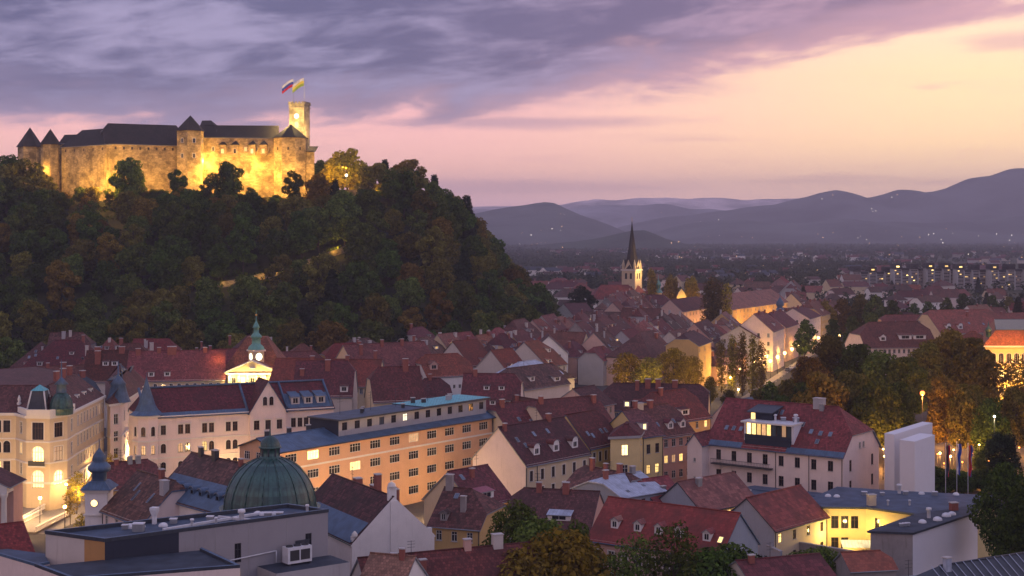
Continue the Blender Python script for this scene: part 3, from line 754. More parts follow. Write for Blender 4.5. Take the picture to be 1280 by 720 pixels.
HCX, HCY, HHX, HHY, HTOP = -220.0, 812.0, 165.0, 45.0, 77.0
def hill_z(x, y):
    dx = (x - HCX); dy = (y - HCY)
    qx = max(abs(dx) - HHX, 0) / (78.0 if dx > 0 else 220.0)
    qy = max(abs(dy) - HHY, 0) / (200.0 if dy < 0 else 260.0)
    d = math.hypot(qx, qy)
    if d >= 1: return 0.0
    s = d * d * (3 - 2 * d)
    s = 0.45 * s + 0.55 * d
    b = 2.2 * math.sin(x * 0.043 + y * 0.021) + 1.6 * math.sin(y * 0.061 - x * 0.027)
    return HTOP * (1 - s) + b * min(1, d * 4) * (1 - d)
def hill():
    m, nt = new_mat('hill_soil')
    co = nd(nt, 'ShaderNodeTexCoord').outputs['Object']
    n = nd(nt, 'ShaderNodeTexNoise', {'Vector': co, 'Scale': 0.08, 'Detail': 7.0, 'Roughness': 0.65}).outputs[0]
    finish(nt, mixc(nt, sstep(nt, n, 0.4, 0.62), (0.018, 0.022, 0.012, 1), (0.05, 0.05, 0.02, 1)), 0.95, 0.1, bump=n, bstr=0.6, bdist=1.0)
    xs = np.arange(-640, 80, 8.0); ys = np.arange(540, 1140, 8.0)
    v = [(x, y, hill_z(x, y) - 0.3) for y in ys for x in xs]; nx = len(xs)
    f = [(j*nx+i, j*nx+i+1, (j+1)*nx+i+1, (j+1)*nx+i) for j in range(len(ys)-1) for i in range(nx-1)]
    me = bpy.data.meshes.new('castle_hill'); me.from_pydata(v, [], f); me.materials.append(m); me.polygons.foreach_set('use_smooth', [True]*len(f))
    o = bpy.data.objects.new('castle_hill', me); COL.objects.link(o); tag(o, kind='structure')
hill()

def mountains(name, prof, Y, depth, seed, col, rough=1.0):
    """A range whose crest follows prof [(px, py), ...] as seen at distance Y, with spurs and valleys in depth."""
    m, nt = new_mat(name)
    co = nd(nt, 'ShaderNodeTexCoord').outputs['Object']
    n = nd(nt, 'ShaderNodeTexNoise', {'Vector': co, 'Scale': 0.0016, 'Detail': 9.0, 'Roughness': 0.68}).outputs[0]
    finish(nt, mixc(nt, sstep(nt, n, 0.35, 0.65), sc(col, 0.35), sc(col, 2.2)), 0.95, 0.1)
    pxs = [p[0] for p in prof]; pys = [p[1] for p in prof]
    nx, ny = 220, 40
    g = np.random.default_rng(seed)
    ph = g.uniform(0, 6.28, 12); kx = g.uniform(0.0006, 0.006, 12); ky = g.uniform(0.0006, 0.005, 12)
    v = []
    for j in range(ny):
        t = -1 + 2 * j / (ny - 1)
        for i in range(nx):
            px = pxs[0] + (pxs[-1] - pxs[0]) * i / (nx - 1)
            crest = (HZN - float(np.interp(px, pxs, pys))) * Y / FPX + EYE
            x = (px - 640) / FPX * Y; y = Y + t * depth
            nz = sum(math.sin(kx[q] * x + ky[q] * y + ph[q]) / (1 + q * 0.35) for q in range(12))
            fall = max(0.0, 1 - abs(t) ** (1.25 + 0.25 * math.sin(x * 0.0011 + seed))) 
            fine = (math.sin(x * 0.011 + seed) + math.sin(x * 0.023 + y * 0.004) * 0.6) * 5 * rough
            v.append((x, y, max(-20.0, crest * fall * (1 + 0.07 * rough * nz * min(1, abs(t) * 3)) + fine * fall - 10 * (1 - fall))))
    f = [(j*nx+i, j*nx+i+1, (j+1)*nx+i+1, (j+1)*nx+i) for j in range(ny-1) for i in range(nx-1)]
    me = bpy.data.meshes.new(name); me.from_pydata(v, [], f); me.materials.append(m); me.polygons.foreach_set('use_smooth', [True]*len(f))
    o = bpy.data.objects.new(name, me); COL.objects.link(o); tag(o, kind='structure')
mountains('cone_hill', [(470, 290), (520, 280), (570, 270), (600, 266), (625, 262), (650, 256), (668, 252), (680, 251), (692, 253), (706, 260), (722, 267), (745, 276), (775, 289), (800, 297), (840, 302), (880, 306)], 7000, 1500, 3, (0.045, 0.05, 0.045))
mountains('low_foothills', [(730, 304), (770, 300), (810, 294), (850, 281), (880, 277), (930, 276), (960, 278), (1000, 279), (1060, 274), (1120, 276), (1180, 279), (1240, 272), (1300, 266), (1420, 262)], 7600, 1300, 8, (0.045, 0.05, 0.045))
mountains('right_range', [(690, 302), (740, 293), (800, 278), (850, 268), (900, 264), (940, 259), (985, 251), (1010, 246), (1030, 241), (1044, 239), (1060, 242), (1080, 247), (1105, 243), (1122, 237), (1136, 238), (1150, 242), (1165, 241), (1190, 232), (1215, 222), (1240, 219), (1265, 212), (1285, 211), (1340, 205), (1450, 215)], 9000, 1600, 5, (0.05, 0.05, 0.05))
mountains('middle_range', [(430, 297), (560, 280), (640, 268), (700, 262), (730, 259), (752, 255), (770, 254), (800, 257), (822, 254), (835, 255), (860, 259), (900, 262), (960, 268), (1100, 280)], 10800, 1200, 9, (0.15, 0.14, 0.16))  # lightened base colour carries part of the distance haze
mountains('far_range', [(380, 272), (500, 262), (600, 258), (650, 258), (700, 256), (730, 251), (745, 248), (765, 250), (800, 247), (835, 246), (860, 248), (900, 246), (930, 249), (960, 248), (1010, 246), (1060, 247), (1120, 245), (1200, 244), (1300, 240), (1500, 250)], 12800, 1300, 2, (0.50, 0.40, 0.40), 0.5)  # pale pinkish base colour stands in for thicker haze before the sky
mountains('wooded_knoll', [(600, 313), (660, 309), (720, 302), (750, 297), (772, 292), (790, 288), (805, 287), (817, 291), (832, 297), (858, 304), (905, 313)], 4500, 380, 6, (0.026, 0.034, 0.022), 0.4)

def haze():
    m, nt = new_mat('haze_air')
    p = nd(nt, 'ShaderNodeVolumePrincipled', {'Color': (0.86, 0.85, 1.0, 1), 'Density': 0.000105, 'Anisotropy': 0.0})
    nd(nt, 'ShaderNodeOutputMaterial', {'Volume': p.outputs[0]})
    try: m.cycles.homogeneous_volume = True
    except Exception: pass
    bm = bmesh.new(); bmesh.ops.create_cube(bm, size=1.0)
    me = bpy.data.meshes.new('haze'); bm.to_mesh(me); bm.free(); me.materials.append(m)
    o = bpy.data.objects.new('haze', me); COL.objects.link(o)
    zt = 560.0
    o.data.transform(Matrix.Diagonal((19000, 15200, zt + 21, 1))); o.location = (0, 6900, (zt - 21) / 2)
    tag(o, kind='stuff')
HAZE = True
if HAZE: haze()
# ------------------------------------------------------------------ castle on the hill
def gable_block(root, P, Q, D, z0, h, rise, hl, hr, wall, roof, f=None, r=None, l=None, over=0.6):
    P, Q = v2(P), v2(Q); L = (Q - P).length; ex = (Q - P) / L; ey = Vector((-ex.y, ex.x, 0)); claim(P, ex, ey, L, D)
    mb = MB(); c = [P, Q, Q + ey*D, P + ey*D]
    for i, sp in enumerate((f, r, None, l)): facade(mb, root, c[i], c[(i+1) % 4], z0, h, wall, sp)
    F = Frame(P, ex, ey, L, D, h, rise)
    for x, hip in ((0, hl), (L, hr)):
        if hip == 0: mb.face([F.pt(x, 0, h), F.pt(x, D, h), F.pt(x, D/2, h + rise)], wall)
    mb.build('wall', root)
    return F, roof_mesh(F, hl, hr, over, 0.2, roof, 0.3).build('roof', root)
def ngon(c, r, n, rot=0.0): return [Vector((c[0] + r * math.cos(rot + 2*math.pi*i/n), c[1] + r * math.sin(rot + 2*math.pi*i/n), 0)) for i in range(n)]
def cone_roof(poly, c, z0, z1, mat, over=0.5, flare=0.0):
    mb = MB(); q = inset(poly, -over); n = len(q); q2 = inset(poly, flare) if flare else None
    for i in range(n):
        a, b = q[i], q[(i+1) % n]
        if q2:
            zf = z0 + (z1 - z0) * 0.16; a2, b2 = q2[i], q2[(i+1) % n]
            mb.face([(a.x, a.y, z0), (b.x, b.y, z0), (b2.x, b2.y, zf), (a2.x, a2.y, zf)], mat); mb.face([(a2.x, a2.y, zf), (b2.x, b2.y, zf), (c[0], c[1], z1)], mat)
        else: mb.face([(a.x, a.y, z0), (b.x, b.y, z0), (c[0], c[1], z1)], mat)
    mb.face([(p.x, p.y, z0) for p in q][::-1], mat)
    return mb
PATH = []
for i in range(25):
    t = i / 24; px_, py_ = 248 + 186*t, 366 - 52*t + 6*math.sin(t*3.1)
    # walk along the view ray until it meets the slope
    Y_ = 575.0
    while Y_ < 800 and EYE - (py_ - HZN)/FPX*Y_ > hill_z((px_ - 640)/FPX*Y_, Y_): Y_ += 1.0
    PATH.append(Vector(((px_ - 640)/FPX*Y_, Y_, hill_z((px_ - 640)/FPX*Y_, Y_))))
def hill_path():
    m = MB()
    for a, b in zip(PATH[:-1], PATH[1:]):
        d = (v2(b) - v2(a)).normalized(); n = Vector((-d.y, d.x, 0))
        q = [a, b, b + n*1.2, a + n*1.2]
        m.face([a + UP*-1, b + UP*-1, b + UP*2.6, a + UP*2.6], 'rampart'); m.face([a + UP*2.6, b + UP*2.6, b + n + UP*2.6, a + n + UP*2.6], 'rampart')
    o = m.build('path_wall', None, tuple(PATH[12])); o.location = PATH[12]; tag(o, 'low stone wall of the lit footpath climbing across the wooded hill slope', 'wall')
    for i in range(1, 25, 3): p = PATH[i]; point_light('path_lamp_light', (p.x + .5, p.y - 2.6, p.z + 2.4), 420 if i < 20 else 900, (1, .52, .06), .2)
def castle():
    cY = 765.0
    root = thing('castle', 'long stone hilltop castle under dark roofs, floodlit yellow, with a square clock tower', 'castle', (-185.0, 765.0, HTOP))
    z0 = HTOP - 10
    W = lambda px, Y: Vector(((px - 640) / FPX * Y, Y, 0))
    Z = lambda py, Y: EYE - (py - HZN) / FPX * Y
    sp = dict(w=1.1, h=1.5, n=5, rows=1, top=2.0, m=3, style='bare', lit={(0, 0): 0}, frame='frame_brown')
    # two polygonal corner turrets on the left
    for px, r, Y, ye, ya, n in ((37.5, 6.4, 790, 184, 159, 6), (63, 5.0, 778, 181, 161, 8)):
        c = W(px, Y); poly = ngon(c, r, n, 0.3); mb = MB(); mb.prism(poly, z0, Z(ye, Y), 'castle_stone'); mb.build('wall', root)
        cone_roof(poly, c, Z(ye, Y), Z(ya, Y), 'tile_dark', 0.7).build('roof', root)
    gable_block(root, W(74, 790), W(100, 786), 10, z0, Z(178, 788), 4.5, 0, 0, 'castle_stone', 'tile_dark')
    he = Z(180, 758)
    gable_block(root, W(77, 776), W(133, 752), 15, z0, he, 8.5, 1, 1, 'castle_stone', 'tile_dark', f=sp)
    gable_block(root, W(131, 752.5), W(229, 770), 16, z0, Z(179, 760), 10.5, 0.35, 0.25, 'castle_stone', 'tile_dark', f=dict(sp, n=8, m=5), l=None)
    # pentagonal tower in the middle of the front
    c = W(238, 762); poly = ngon(c, 7.2, 6, R(30)); mb = MB(); zt = Z(163, 756)
    n = len(poly)
    for i in range(n):
        a, b = poly[i], poly[(i+1) % n]; m_ = (a + b) / 2; nr = Vector(((b-a).y, -(b-a).x, 0))
        facade(mb, root, a, b, z0, zt, 'castle_stone', dict(w=1.6, h=2.4, n=1, rows=2, top=4.0, dz=8.0, style='trim', lit={}) if nr.dot(-m_) > 0 else None)
    mb.build('wall', root); cone_roof(poly, c, zt, Z(143, 756), 'tile_dark', 0.8).build('roof', root)
    # the right wing, its small roofed bays, and the bastion
    P, Q = W(253, 768), W(347, 772)
    F, ro = gable_block(root, P, Q, 15, z0, Z(171, 770), 6.5, 0.0, 0.0, 'castle_stone', 'tile_dark', f=dict(w=1.2, h=2.2, n=6, rows=1, top=5.5, m=5, style='trim', lit={(1, 0): 2, (3, 0): 1}))
    gable_block(root, W(245, 772), W(268, 770), 17, z0 + 5, Z(169, 770), 8.5, 0, 0.6, 'castle_stone', 'tile_dark')
    for k, px in enumerate((278, 293.5, 315, 329)):
        a, b = W(px - 4, 767), W(px + 4, 767); mb = MB(); zz = Z(181, 767)
        mb.box(a + UP * (zz - 5.5), X, Yv, (b - a).x, 4.5, 5.5, 'castle_stone')
        mb.build('bay', root)
        rb = MB(); e = 0.5; m_ = (a + b) / 2
        q = [Vector((a.x - e, a.y - e, zz)), Vector((b.x + e, a.y - e, zz)), Vector((b.x + e, a.y + 4, zz)), Vector((a.x - e, a.y + 4, zz))]; t = Vector((m_.x, a.y + 3.5, zz + 2.6))
        for i in range(4): rb.face([q[i], q[(i+1) % 4], t], 'tile_dark')
        rb.face(q[::-1], 'tile_dark'); rb.build('bay_roof', root)
        add_window(root, Vector((m_.x, a.y - 0.13, zz - 4.6)), X, 1.3, 2.4, 'trim', (1, 0, 2, 1)[k], 'castle_stone', 'frame_brown', False)
    c = W(363.5, 771); poly = ngon(c, 9.2, 8, R(22)); mb = MB(); zt = Z(172, 764)
    for i in range(8):
        a, b = poly[i], poly[(i+1) % 8]; m_ = (a + b) / 2; nr = Vector(((b-a).y, -(b-a).x, 0))
        facade(mb, root, a, b, z0, zt, 'castle_stone', dict(w=1.0, h=1.6, n=1, rows=1, top=5.0, style='bare', frame='frame_brown', lit={}) if nr.dot(-m_) > 0 else None)
    mb.build('wall', root); cone_roof(poly, c, zt, Z(154, 764), 'tile_dark', 0.7).build('roof', root)
    mb = MB(); mb.prism([W(383, 768), W(393, 769), W(393, 780), W(383, 780)], z0, Z(188, 768), 'castle_stone'); mb.build('wall', root)
    rb = MB(); a, b = W(382, 766.5), W(394, 767.5); rb.face([a + UP * Z(190, 768), b + UP * Z(190, 768), Vector((b.x, 781, Z(181, 768))), Vector((a.x, 781, Z(181, 768)))], 'tile_dark'); rb.build('roof', root)
    # square clock tower behind the bastion
    Y = 785; a, b = W(361.5, Y), W(380, Y - 2); ex = (b - a).normalized(); ey = Vector((-ex.y, ex.x, 0)); L = (b - a).length; t = MB()
    zt = Z(131, Y)
    cor = [a, b, b + ey * L, a + ey * L]
    for i in range(4): facade(t, root, cor[i], cor[(i+1) % 4], z0, zt, 'tower_stone', dict(w=1.8, h=3.0, n=1, rows=1, top=9.5, style='arch', lit={(0, 0): 3}) if i == 0 else None)
    band(t, cor, zt - 1.6, 0.5, 0.35, 'tower_stone'); q = inset(cor, -0.5)
    t.prism(q, zt, zt + 0.7, 'tower_stone')
    for i in range(4):
        for k in range(5):
            p = q[i].lerp(q[(i+1) % 4], (k + 0.1) / 5); d = (q[(i+1) % 4] - q[i]).normalized()
            t.box(p + UP * (zt + 0.7), d, Vector((-d.y, d.x, 0)), L * 0.12, 0.45, 1.0, 'tower_stone')
    t.build('tower', root)
    cf = MB(); cc = a + ex * L/2 - ey * 0.12 + UP * (zt - 6.2)
    fr = [cc + ex * 1.5 * math.cos(R(k*18)) + UP * 1.5 * math.sin(R(k*18)) for k in range(20)]
    cf.face(fr, 'clock_face')
    for k in range(20): cf.tube(fr[k], fr[(k+1) % 20], 0.12, 'dark_metal', n=4)
    cf.box(cc - ey * 0.08 - ex * 0.08, ex, ey, 0.16, 0.05, 1.2, 'dark_metal'); cf.box(cc - ey * 0.08, ex, ey, 0.9, 0.05, 0.16, 'dark_metal')
    cf.build('clock', root)
    for dx in (0.5, L - 0.5):
        d = MB(); p0 = a + ex * dx + ey * (1.5 if dx > 1 else L * 0.6); d.tube(p0 + UP * zt, p0 + UP * (zt + 16.5), 0.14, 'white_metal', 0.08); fp = d.build('flagpole', root)
    # floodlights
    Y_L = (1.0, 0.52, 0.09)
    for px, Y, z, p in ((96, 762, 80, 2000), (128, 747, 81, 9000), (140, 748, 81, 7000), (168, 752, 80, 2600), (200, 757, 80, 2800), (256.5, 764, 95.5, 3500), (262, 764, 84, 4500), (285, 762, 84, 4600), (312, 763, 85, 5600), (321, 763.5, 92.5, 2500), (338, 763, 84, 4600), (366, 752, 80, 6500), (396, 762, 76, 4500), (380, 755, 80, 3500), (52, 770, 90, 2200), (225, 750, 80, 2500)):
        far_ = px not in (256.5, 321, 52); point_light('floodlight', (W(px, Y).x, Y - (7 if far_ else 0), z + (4 if far_ else 0)), p * 2.1, Y_L, 0.4)
    tx = a + ex * L * 0.5 - ey * 9
    tl = W(353, 775); point_light('floodlight', (tl.x, tl.y, Z(150, 775)), 11000, (1.0, .66, .20), 0.3); tl = W(376, 774); point_light('floodlight', (tl.x, tl.y, Z(149, 774)), 5000, (1.0, .66, .20), 0.3); tl = W(388, 781); point_light('floodlight', (tl.x, tl.y, Z(166, 781)), 4500, (1.0, .6, .18), 0.3)
    # flags
    for px, cols, lab in ((361.5, ('flag_white', 'flag_blue', 'flag_red'), 'white, blue and red flag flying on the left mast of the castle clock tower'), (384, ('flag_white', 'flag_yellow', 'flag_green'), 'pale and green flag flying on the right mast of the castle clock tower')):
        p = W(px, Y); zt2 = Z(91, Y); fb = MB(); n = 8
        p = (a + ex * (0.5 if px < 370 else L - 0.5) + ey * (L * 0.6 if px < 370 else 1.5))
        for i in range(n):
            for j in range(3):
                def q(s, t): 
                    s = s / n; return Vector((p.x - 0.15 - 6.2 * s, p.y + 0.7 * math.sin(s * 6) * s, zt2 + 1.0 - t * 1.45 - 3.4 * s + 0.5 * math.sin(s * 5)))
                fb.face([q(i, j), q(i, j+1), q(i+1, j+1), q(i+1, j)], cols[j], True)
        o = fb.build('flag', None, (p.x, p.y, zt2)); o.location = (p.x, p.y, zt2); tag(o, lab, 'flag', 'flags on the castle tower')
    # curved rampart to the right of the castle
    rp = [W(386, 742), W(398, 745), W(412, 752), W(428, 762), W(446, 765), W(470, 762)]
    mb = MB()
    for i in range(len(rp) - 1):
        p, q2 = rp[i], rp[i+1]; d = (q2 - p).normalized(); nn = Vector((-d.y, d.x, 0))
        mb.prism([p, q2, q2 + nn * 1.6, p + nn * 1.6], 60, Z(229 if i == 0 else 236 - (i == 4) * 2, 750), 'rampart')
    o = mb.build('rampart_wall', None, (rp[2].x, rp[2].y, 70)); o.location = (rp[2].x, rp[2].y, 70); tag(o, 'curved stone rampart wall running right from the foot of the castle', 'wall')
    point_light('floodlight', (W(404, 740).x, 742, 79), 2500, Y_L); point_light('floodlight', (W(437, 752).x, 752, 82), 3500, Y_L)
    point_light('floodlight', (W(432, 765).x, 765, 92), 5200, (1.0, 0.72, 0.12), 0.5)
    point_light('floodlight', (W(474, 745).x, 748, 79), 3000, Y_L); point_light('floodlight', (W(421, 690).x, 690, Z(312, 690)), 2600, Y_L)
    hill_path()
    point_light('path_lamp_light', (W(2, 765).x, 765, 84), 3000, (1, .42, .08))
castle()
# lamp on a mast by the rampart
def lamp_post(label, p, H, lamp='lamp', power=0, col=(1.0, 0.58, 0.2), group='street lamps', head=0.32, name='street_lamp', kind='globe'):
    r = thing(name, label, 'street lamp', p, group); b = Vector(p)
    m = MB(); m.tube(b - UP * 0.2, b + UP * H, 0.09, 'dark_metal', 0.05); m.lathe(b, [(0.2, 0), (0.16, 0.6), (0.09, 0.8)], 8, 'dark_metal'); m.build('pole', r)
    m = MB()
    m.lathe(b + UP * H, [(head*0.3, 0), (head*0.85, head*0.35), (head, head*0.9), (head*0.85, head*1.45), (head*0.3, head*1.8)], 10, lamp); m.build('lamp_head', r)
    m = MB(); m.lathe(b + UP * (H + head * 1.82), [(head*0.7, 0), (head*0.1, head*0.5)], 8, 'dark_metal'); m.build('lamp_cap', r)
    if power: point_light('lamp_light', (b.x, b.y, b.z + H - 0.35), power, col, 0.35)
    return r
pz = Vector(((433 - 640) / FPX * 750, 750, 0))
lamp_post('tall white-lit lamp mast standing on the rampart right of the castle', (pz.x, 750, 74), 13, 'lamp_white', 500, (1, .85, .6), None, 0.7)

# ------------------------------------------------------------------ wood on the castle hill
TK = [TreeKind(17, 8.4, 3.0, 4200, 0.58, 21, 'leaf_dark', 'round', 0.34, 17), TreeKind(20, 7.6, 3.5, 4200, 0.58, 22, 'leaf_dark', 'tall', 0.36, 19), TreeKind(15, 8.6, 2.0, 4000, 0.58, 23, 'leaf_dark', 'round', 0.30, 14), TreeKind(18, 8.2, 3.0, 4200, 0.58, 27, 'leaf_dark', 'round', 0.34, 20), TreeKind(22, 6.6, 3.5, 3800, 0.58, 28, 'leaf_dark', 'tall', 0.34, 16),
      TreeKind(18, 6.6, 4.0, 3200, 0.58, 24, 'leaf_dark', 'tall', 0.32, 30), TreeKind(16, 7.6, 3.0, 2700, 0.52, 25, 'leaf_brown', 'round', 0.30, 15)]
FIR = TreeKind(20, 4.2, 2.0, 3200, 0.55, 31, 'leaf_fir', 'cone', 0.3, 34)
def hill_wood():
    g = random.Random(77); pts = []
    tries = 0
    while len(pts) < 236 and tries < 60000:
        tries += 1
        x = g.uniform(-300, 45); y = g.uniform(562, 880)
        z = hill_z(x, y)
        if z < 0.8: continue
        px = 640 + x / y * FPX
        if px < -25: continue
        if y > 742 and px < 398: continue                       # the castle and its terrace
        if 60 < px < 392 and y > 722 and g.random() < 0.12: continue
        if y > 790 and px < 560: continue
        if 398 <= px < 480 and y > 735: continue
        if any((x - p.x)**2 + (y + 9 - p.y)**2 < 105 for p in PATH): continue
        dmin = 11.6 + 2.4 * (y < 650)
        if any((x - a) ** 2 + (y - b) ** 2 < dmin * dmin for a, b, _ in pts): continue
        pts.append((x, y, z))
    LB = {'leaf_dark': 'dark green leafy tree in the wood on the castle hill', 'leaf_green': 'mid green leafy tree in the wood on the castle hill', 'leaf_olive': 'olive yellowing tree in the wood on the castle hill', 'leaf_brown': 'rusty brown autumn tree in the wood on the castle hill'}
    for (x, y, z) in pts:
        px = 640 + x / y * FPX
        m = g.choices(['leaf_dark', 'leaf_green', 'leaf_olive', 'leaf_brown'], (3.6, 3.8, 3.0, 1.5 if z > 25 else 0.6))[0]
        top = 1.0
        if y > 715 and 60 < px < 392: top = 0.66 if y < 730 else 0.56
        s = g.uniform(0.78, 1.24) * top
        if g.random() < 0.10 and px > 380: plant(FIR, (x, y, z), 'dark pointed fir rising from the wood on the castle hill', 'fir trees in the castle wood', g.uniform(0.9, 1.15), 'fir_tree')
        else: plant(g.choice(TK), (x, y, z - 0.5), LB[m], 'trees of the castle wood', s, 'broadleaf_tree', m, sz=g.uniform(0.9, 1.1))
    W = lambda px, Y: ((px - 640) / FPX * Y, Y)
    for px, Y, py, m, k, lab in ((160, 738, 197, 'leaf_green', 3, 'round green tree standing alone before the left castle wall'), (222, 736, 210, 'leaf_dark', 4, 'slim dark tree before the middle tower of the castle'), (286, 735, 202, 'leaf_dark', 3, 'dark tree before the right wing of the castle'),
                                 (367, 738, 212, 'leaf_dark', 4, 'dark tree before the round bastion of the castle'), (434, 770, 186, 'leaf_gold', 2, 'floodlit yellow green tree right of the castle'), (402, 800, 200, 'leaf_dark', 3, 'small dark tree directly right of the castle bastion'),
                                 (470, 750, 203, 'leaf_olive', 0, 'half lit olive tree on the hilltop right of the rampart'), (10, 760, 193, 'leaf_dark', 1, 'dark tree left of the castle turrets'), (30, 745, 199, 'leaf_olive', 2, 'olive tree at the foot of the left castle turret'),
                                 (543, 775, 218, 'leaf_fir', 9, 'dark pointed fir on the skyline of the hill'), (583, 770, 244, 'leaf_fir', 9, 'tall dark fir on the falling right edge of the hill'), (500, 770, 205, 'leaf_brown', 1, 'brown tree on the skyline right of the castle'), (526, 765, 222, 'leaf_olive', 0, 'olive tree on the skyline beside the pointed fir')):
        x, y = W(px, Y); zg = hill_z(x, y); top = EYE - (py - HZN) / FPX * Y
        k_ = FIR if k == 9 else TK[k]
        o = plant(k_, (x, y, zg - 0.5), lab, None, max(0.5, (top - zg) / k_.H), 'fir_tree' if k == 9 else 'broadleaf_tree', None if k == 9 else m)
        if y < 741: o.scale = (o.scale[0]*.86, o.scale[1]*.86, o.scale[2])
    for i, px in enumerate((84, 100, 118, 136, 150, 176, 192, 206, 236, 250, 262, 276, 300, 314, 328, 346, 376, 392)):
        x, y = W(px, 740 + (i*5) % 7); plant(TK[(i*3) % 5], (x, y, hill_z(x, y) - .6), 'low dark tree hugging the foot of the castle walls', 'low trees at the castle foot', .42 + .05*((i*7) % 4), 'hedge_tree', ('leaf_dark', 'leaf_green', 'leaf_olive')[i % 3])
    # brushwood between the trunks
    gg = np.random.default_rng(8); C = []
    for _ in range(5200):
        x = gg.uniform(-330, 60); y = gg.uniform(560, 880); z = hill_z(x, y)
        if z < 0.3 or (y > 748 and -270 < x < -105): continue
        C.append((x, y, z))
    C = np.array(C); k = np.repeat(np.arange(len(C)), 12)
    d = gg.normal(0, 1, (len(k), 3)); d /= np.linalg.norm(d, axis=1)[:, None]
    c = C[k] + d * np.array([2.0, 2.0, 1.3]) * gg.uniform(0.5, 1.2, (len(k), 1)) + np.array([0, 0, 1.0])
    me = np_mesh('brushwood', leaf_quads(c, d, 0.75, gg), ['leaf_dark'])
    o = bpy.data.objects.new('brushwood', me); COL.objects.link(o); tag(o, 'dark undergrowth covering the slope between the trees of the castle hill', 'undergrowth', kind='stuff')
hill_wood()
# ------------------------------------------------------------------ buildings of the old town, nearest the square first
def polyhouse(name, label, pts, h, rise, ins, wall, roof, specs, cat='building', z0=0.0, over=0.5, crest='metal_dark', group=None, bands=(), edge='trim_white', world=False, fr2=None):
    """A building on a polygon plan (given anticlockwise seen from above, i.e. left to right along the front) with a mansard roof."""
    P = [v2(p) if world else v2(at(p[0], p[1], h)) for p in pts]
    c = sum(P, Vector()) / len(P)
    for i in range(len(P)):
        a, b = P[i], P[(i+1) % len(P)]
    xs = [p.x for p in P]; ys = [p.y for p in P]
    USED.append(((min(xs) + max(xs))/2, (min(ys) + max(ys))/2, X, Yv, (max(xs) - min(xs))/2, (max(ys) - min(ys))/2))
    root = thing(name, label, cat, (c.x, c.y, z0), group); wm = 'wall_' + wall if 'wall_' + wall in MATS else wall
    mb = MB()
    for i in range(len(P)):
        a, b = P[i], P[(i+1) % len(P)]; m_ = (a + b)/2; nr = Vector(((b-a).y, -(b-a).x, 0))
        facade(mb, root, a, b, z0, h, wm, specs[i] if i < len(specs) and nr.dot(-m_) > 0 else None)
    for (z, hh, d) in bands: band(mb, P, z, hh, d, 'trim_white')
    band(mb, P, h - 0.55, 0.55, 0.45, edge)
    mb.build('wall', root)
    rb = MB(); q0 = inset(P, -over)
    q = frustum(rb, q0, h + 0.02, h + rise, ins, roof, crest)
    if fr2: q = frustum(rb, q, h + rise + 0.003, h + rise + fr2[1], fr2[0], fr2[2], crest)
    for i in range(len(q)): rb.tube(q[i] + UP*(h + rise + (fr2[1] if fr2 else 0)), q[(i+1) % len(q)] + UP*(h + rise + (fr2[1] if fr2 else 0)), 0.14, crest, n=5)
    ro = rb.build('roof', root)
    HOUSES.append((label, c, root))
    return root, ro, P, q
def chim_at(roof, p, z, w=0.9, h=1.8, mat='brick_chimney', rz=0.3, pots=0):
    mb = MB(); ex = Vector((math.cos(rz), math.sin(rz), 0)); ey = Vector((-ex.y, ex.x, 0)); o = v2(p) + UP * z
    mb.box(o, ex, ey, w, w*0.7, h, mat); mb.box(o - ex*0.08 - ey*0.08 + UP*h, ex, ey, w + 0.16, w*0.7 + 0.16, 0.15, 'sill')
    for i in range(pots): mb.lathe(o + ex*w*(i+.5)/pots + ey*w*.35 + UP*(h + .15), [(0.13, 0), (0.1, 0.4)], 7, 'brick_chimney')
    return mb.build('chimney', roof)
def dome(root, c, z, r, hh, mat, name='dome', n=20, ribs=0, onion=False):
    mb = MB()
    if onion: prof = [(r*0.9, 0), (r*1.08, hh*0.12), (r*1.1, hh*0.25), (r*0.95, hh*0.42), (r*0.6, hh*0.62), (r*0.25, hh*0.8), (r*0.08, hh*1.0), (0.02, hh*1.02)]
    else: prof = [(r*math.cos(a), hh*math.sin(a)) for a in [math.pi/2*i/9 for i in range(9)]] + [(r*0.12, hh)]
    mb.lathe(v2(c) + UP*z, prof, n, mat)
    for k in range(ribs):
        a = 2*math.pi*k/ribs
        for i in range(len(prof) - 1):
            p = [v2(c) + Vector((prof[j][0]*math.cos(a)*1.005, prof[j][0]*math.sin(a)*1.005, z + prof[j][1]*1.004)) for j in (i, i+1)]
            if (p[0]-p[1]).length > 0.05: mb.tube(p[0], p[1], 0.07, mat, n=4)
    return mb.build(name, root)

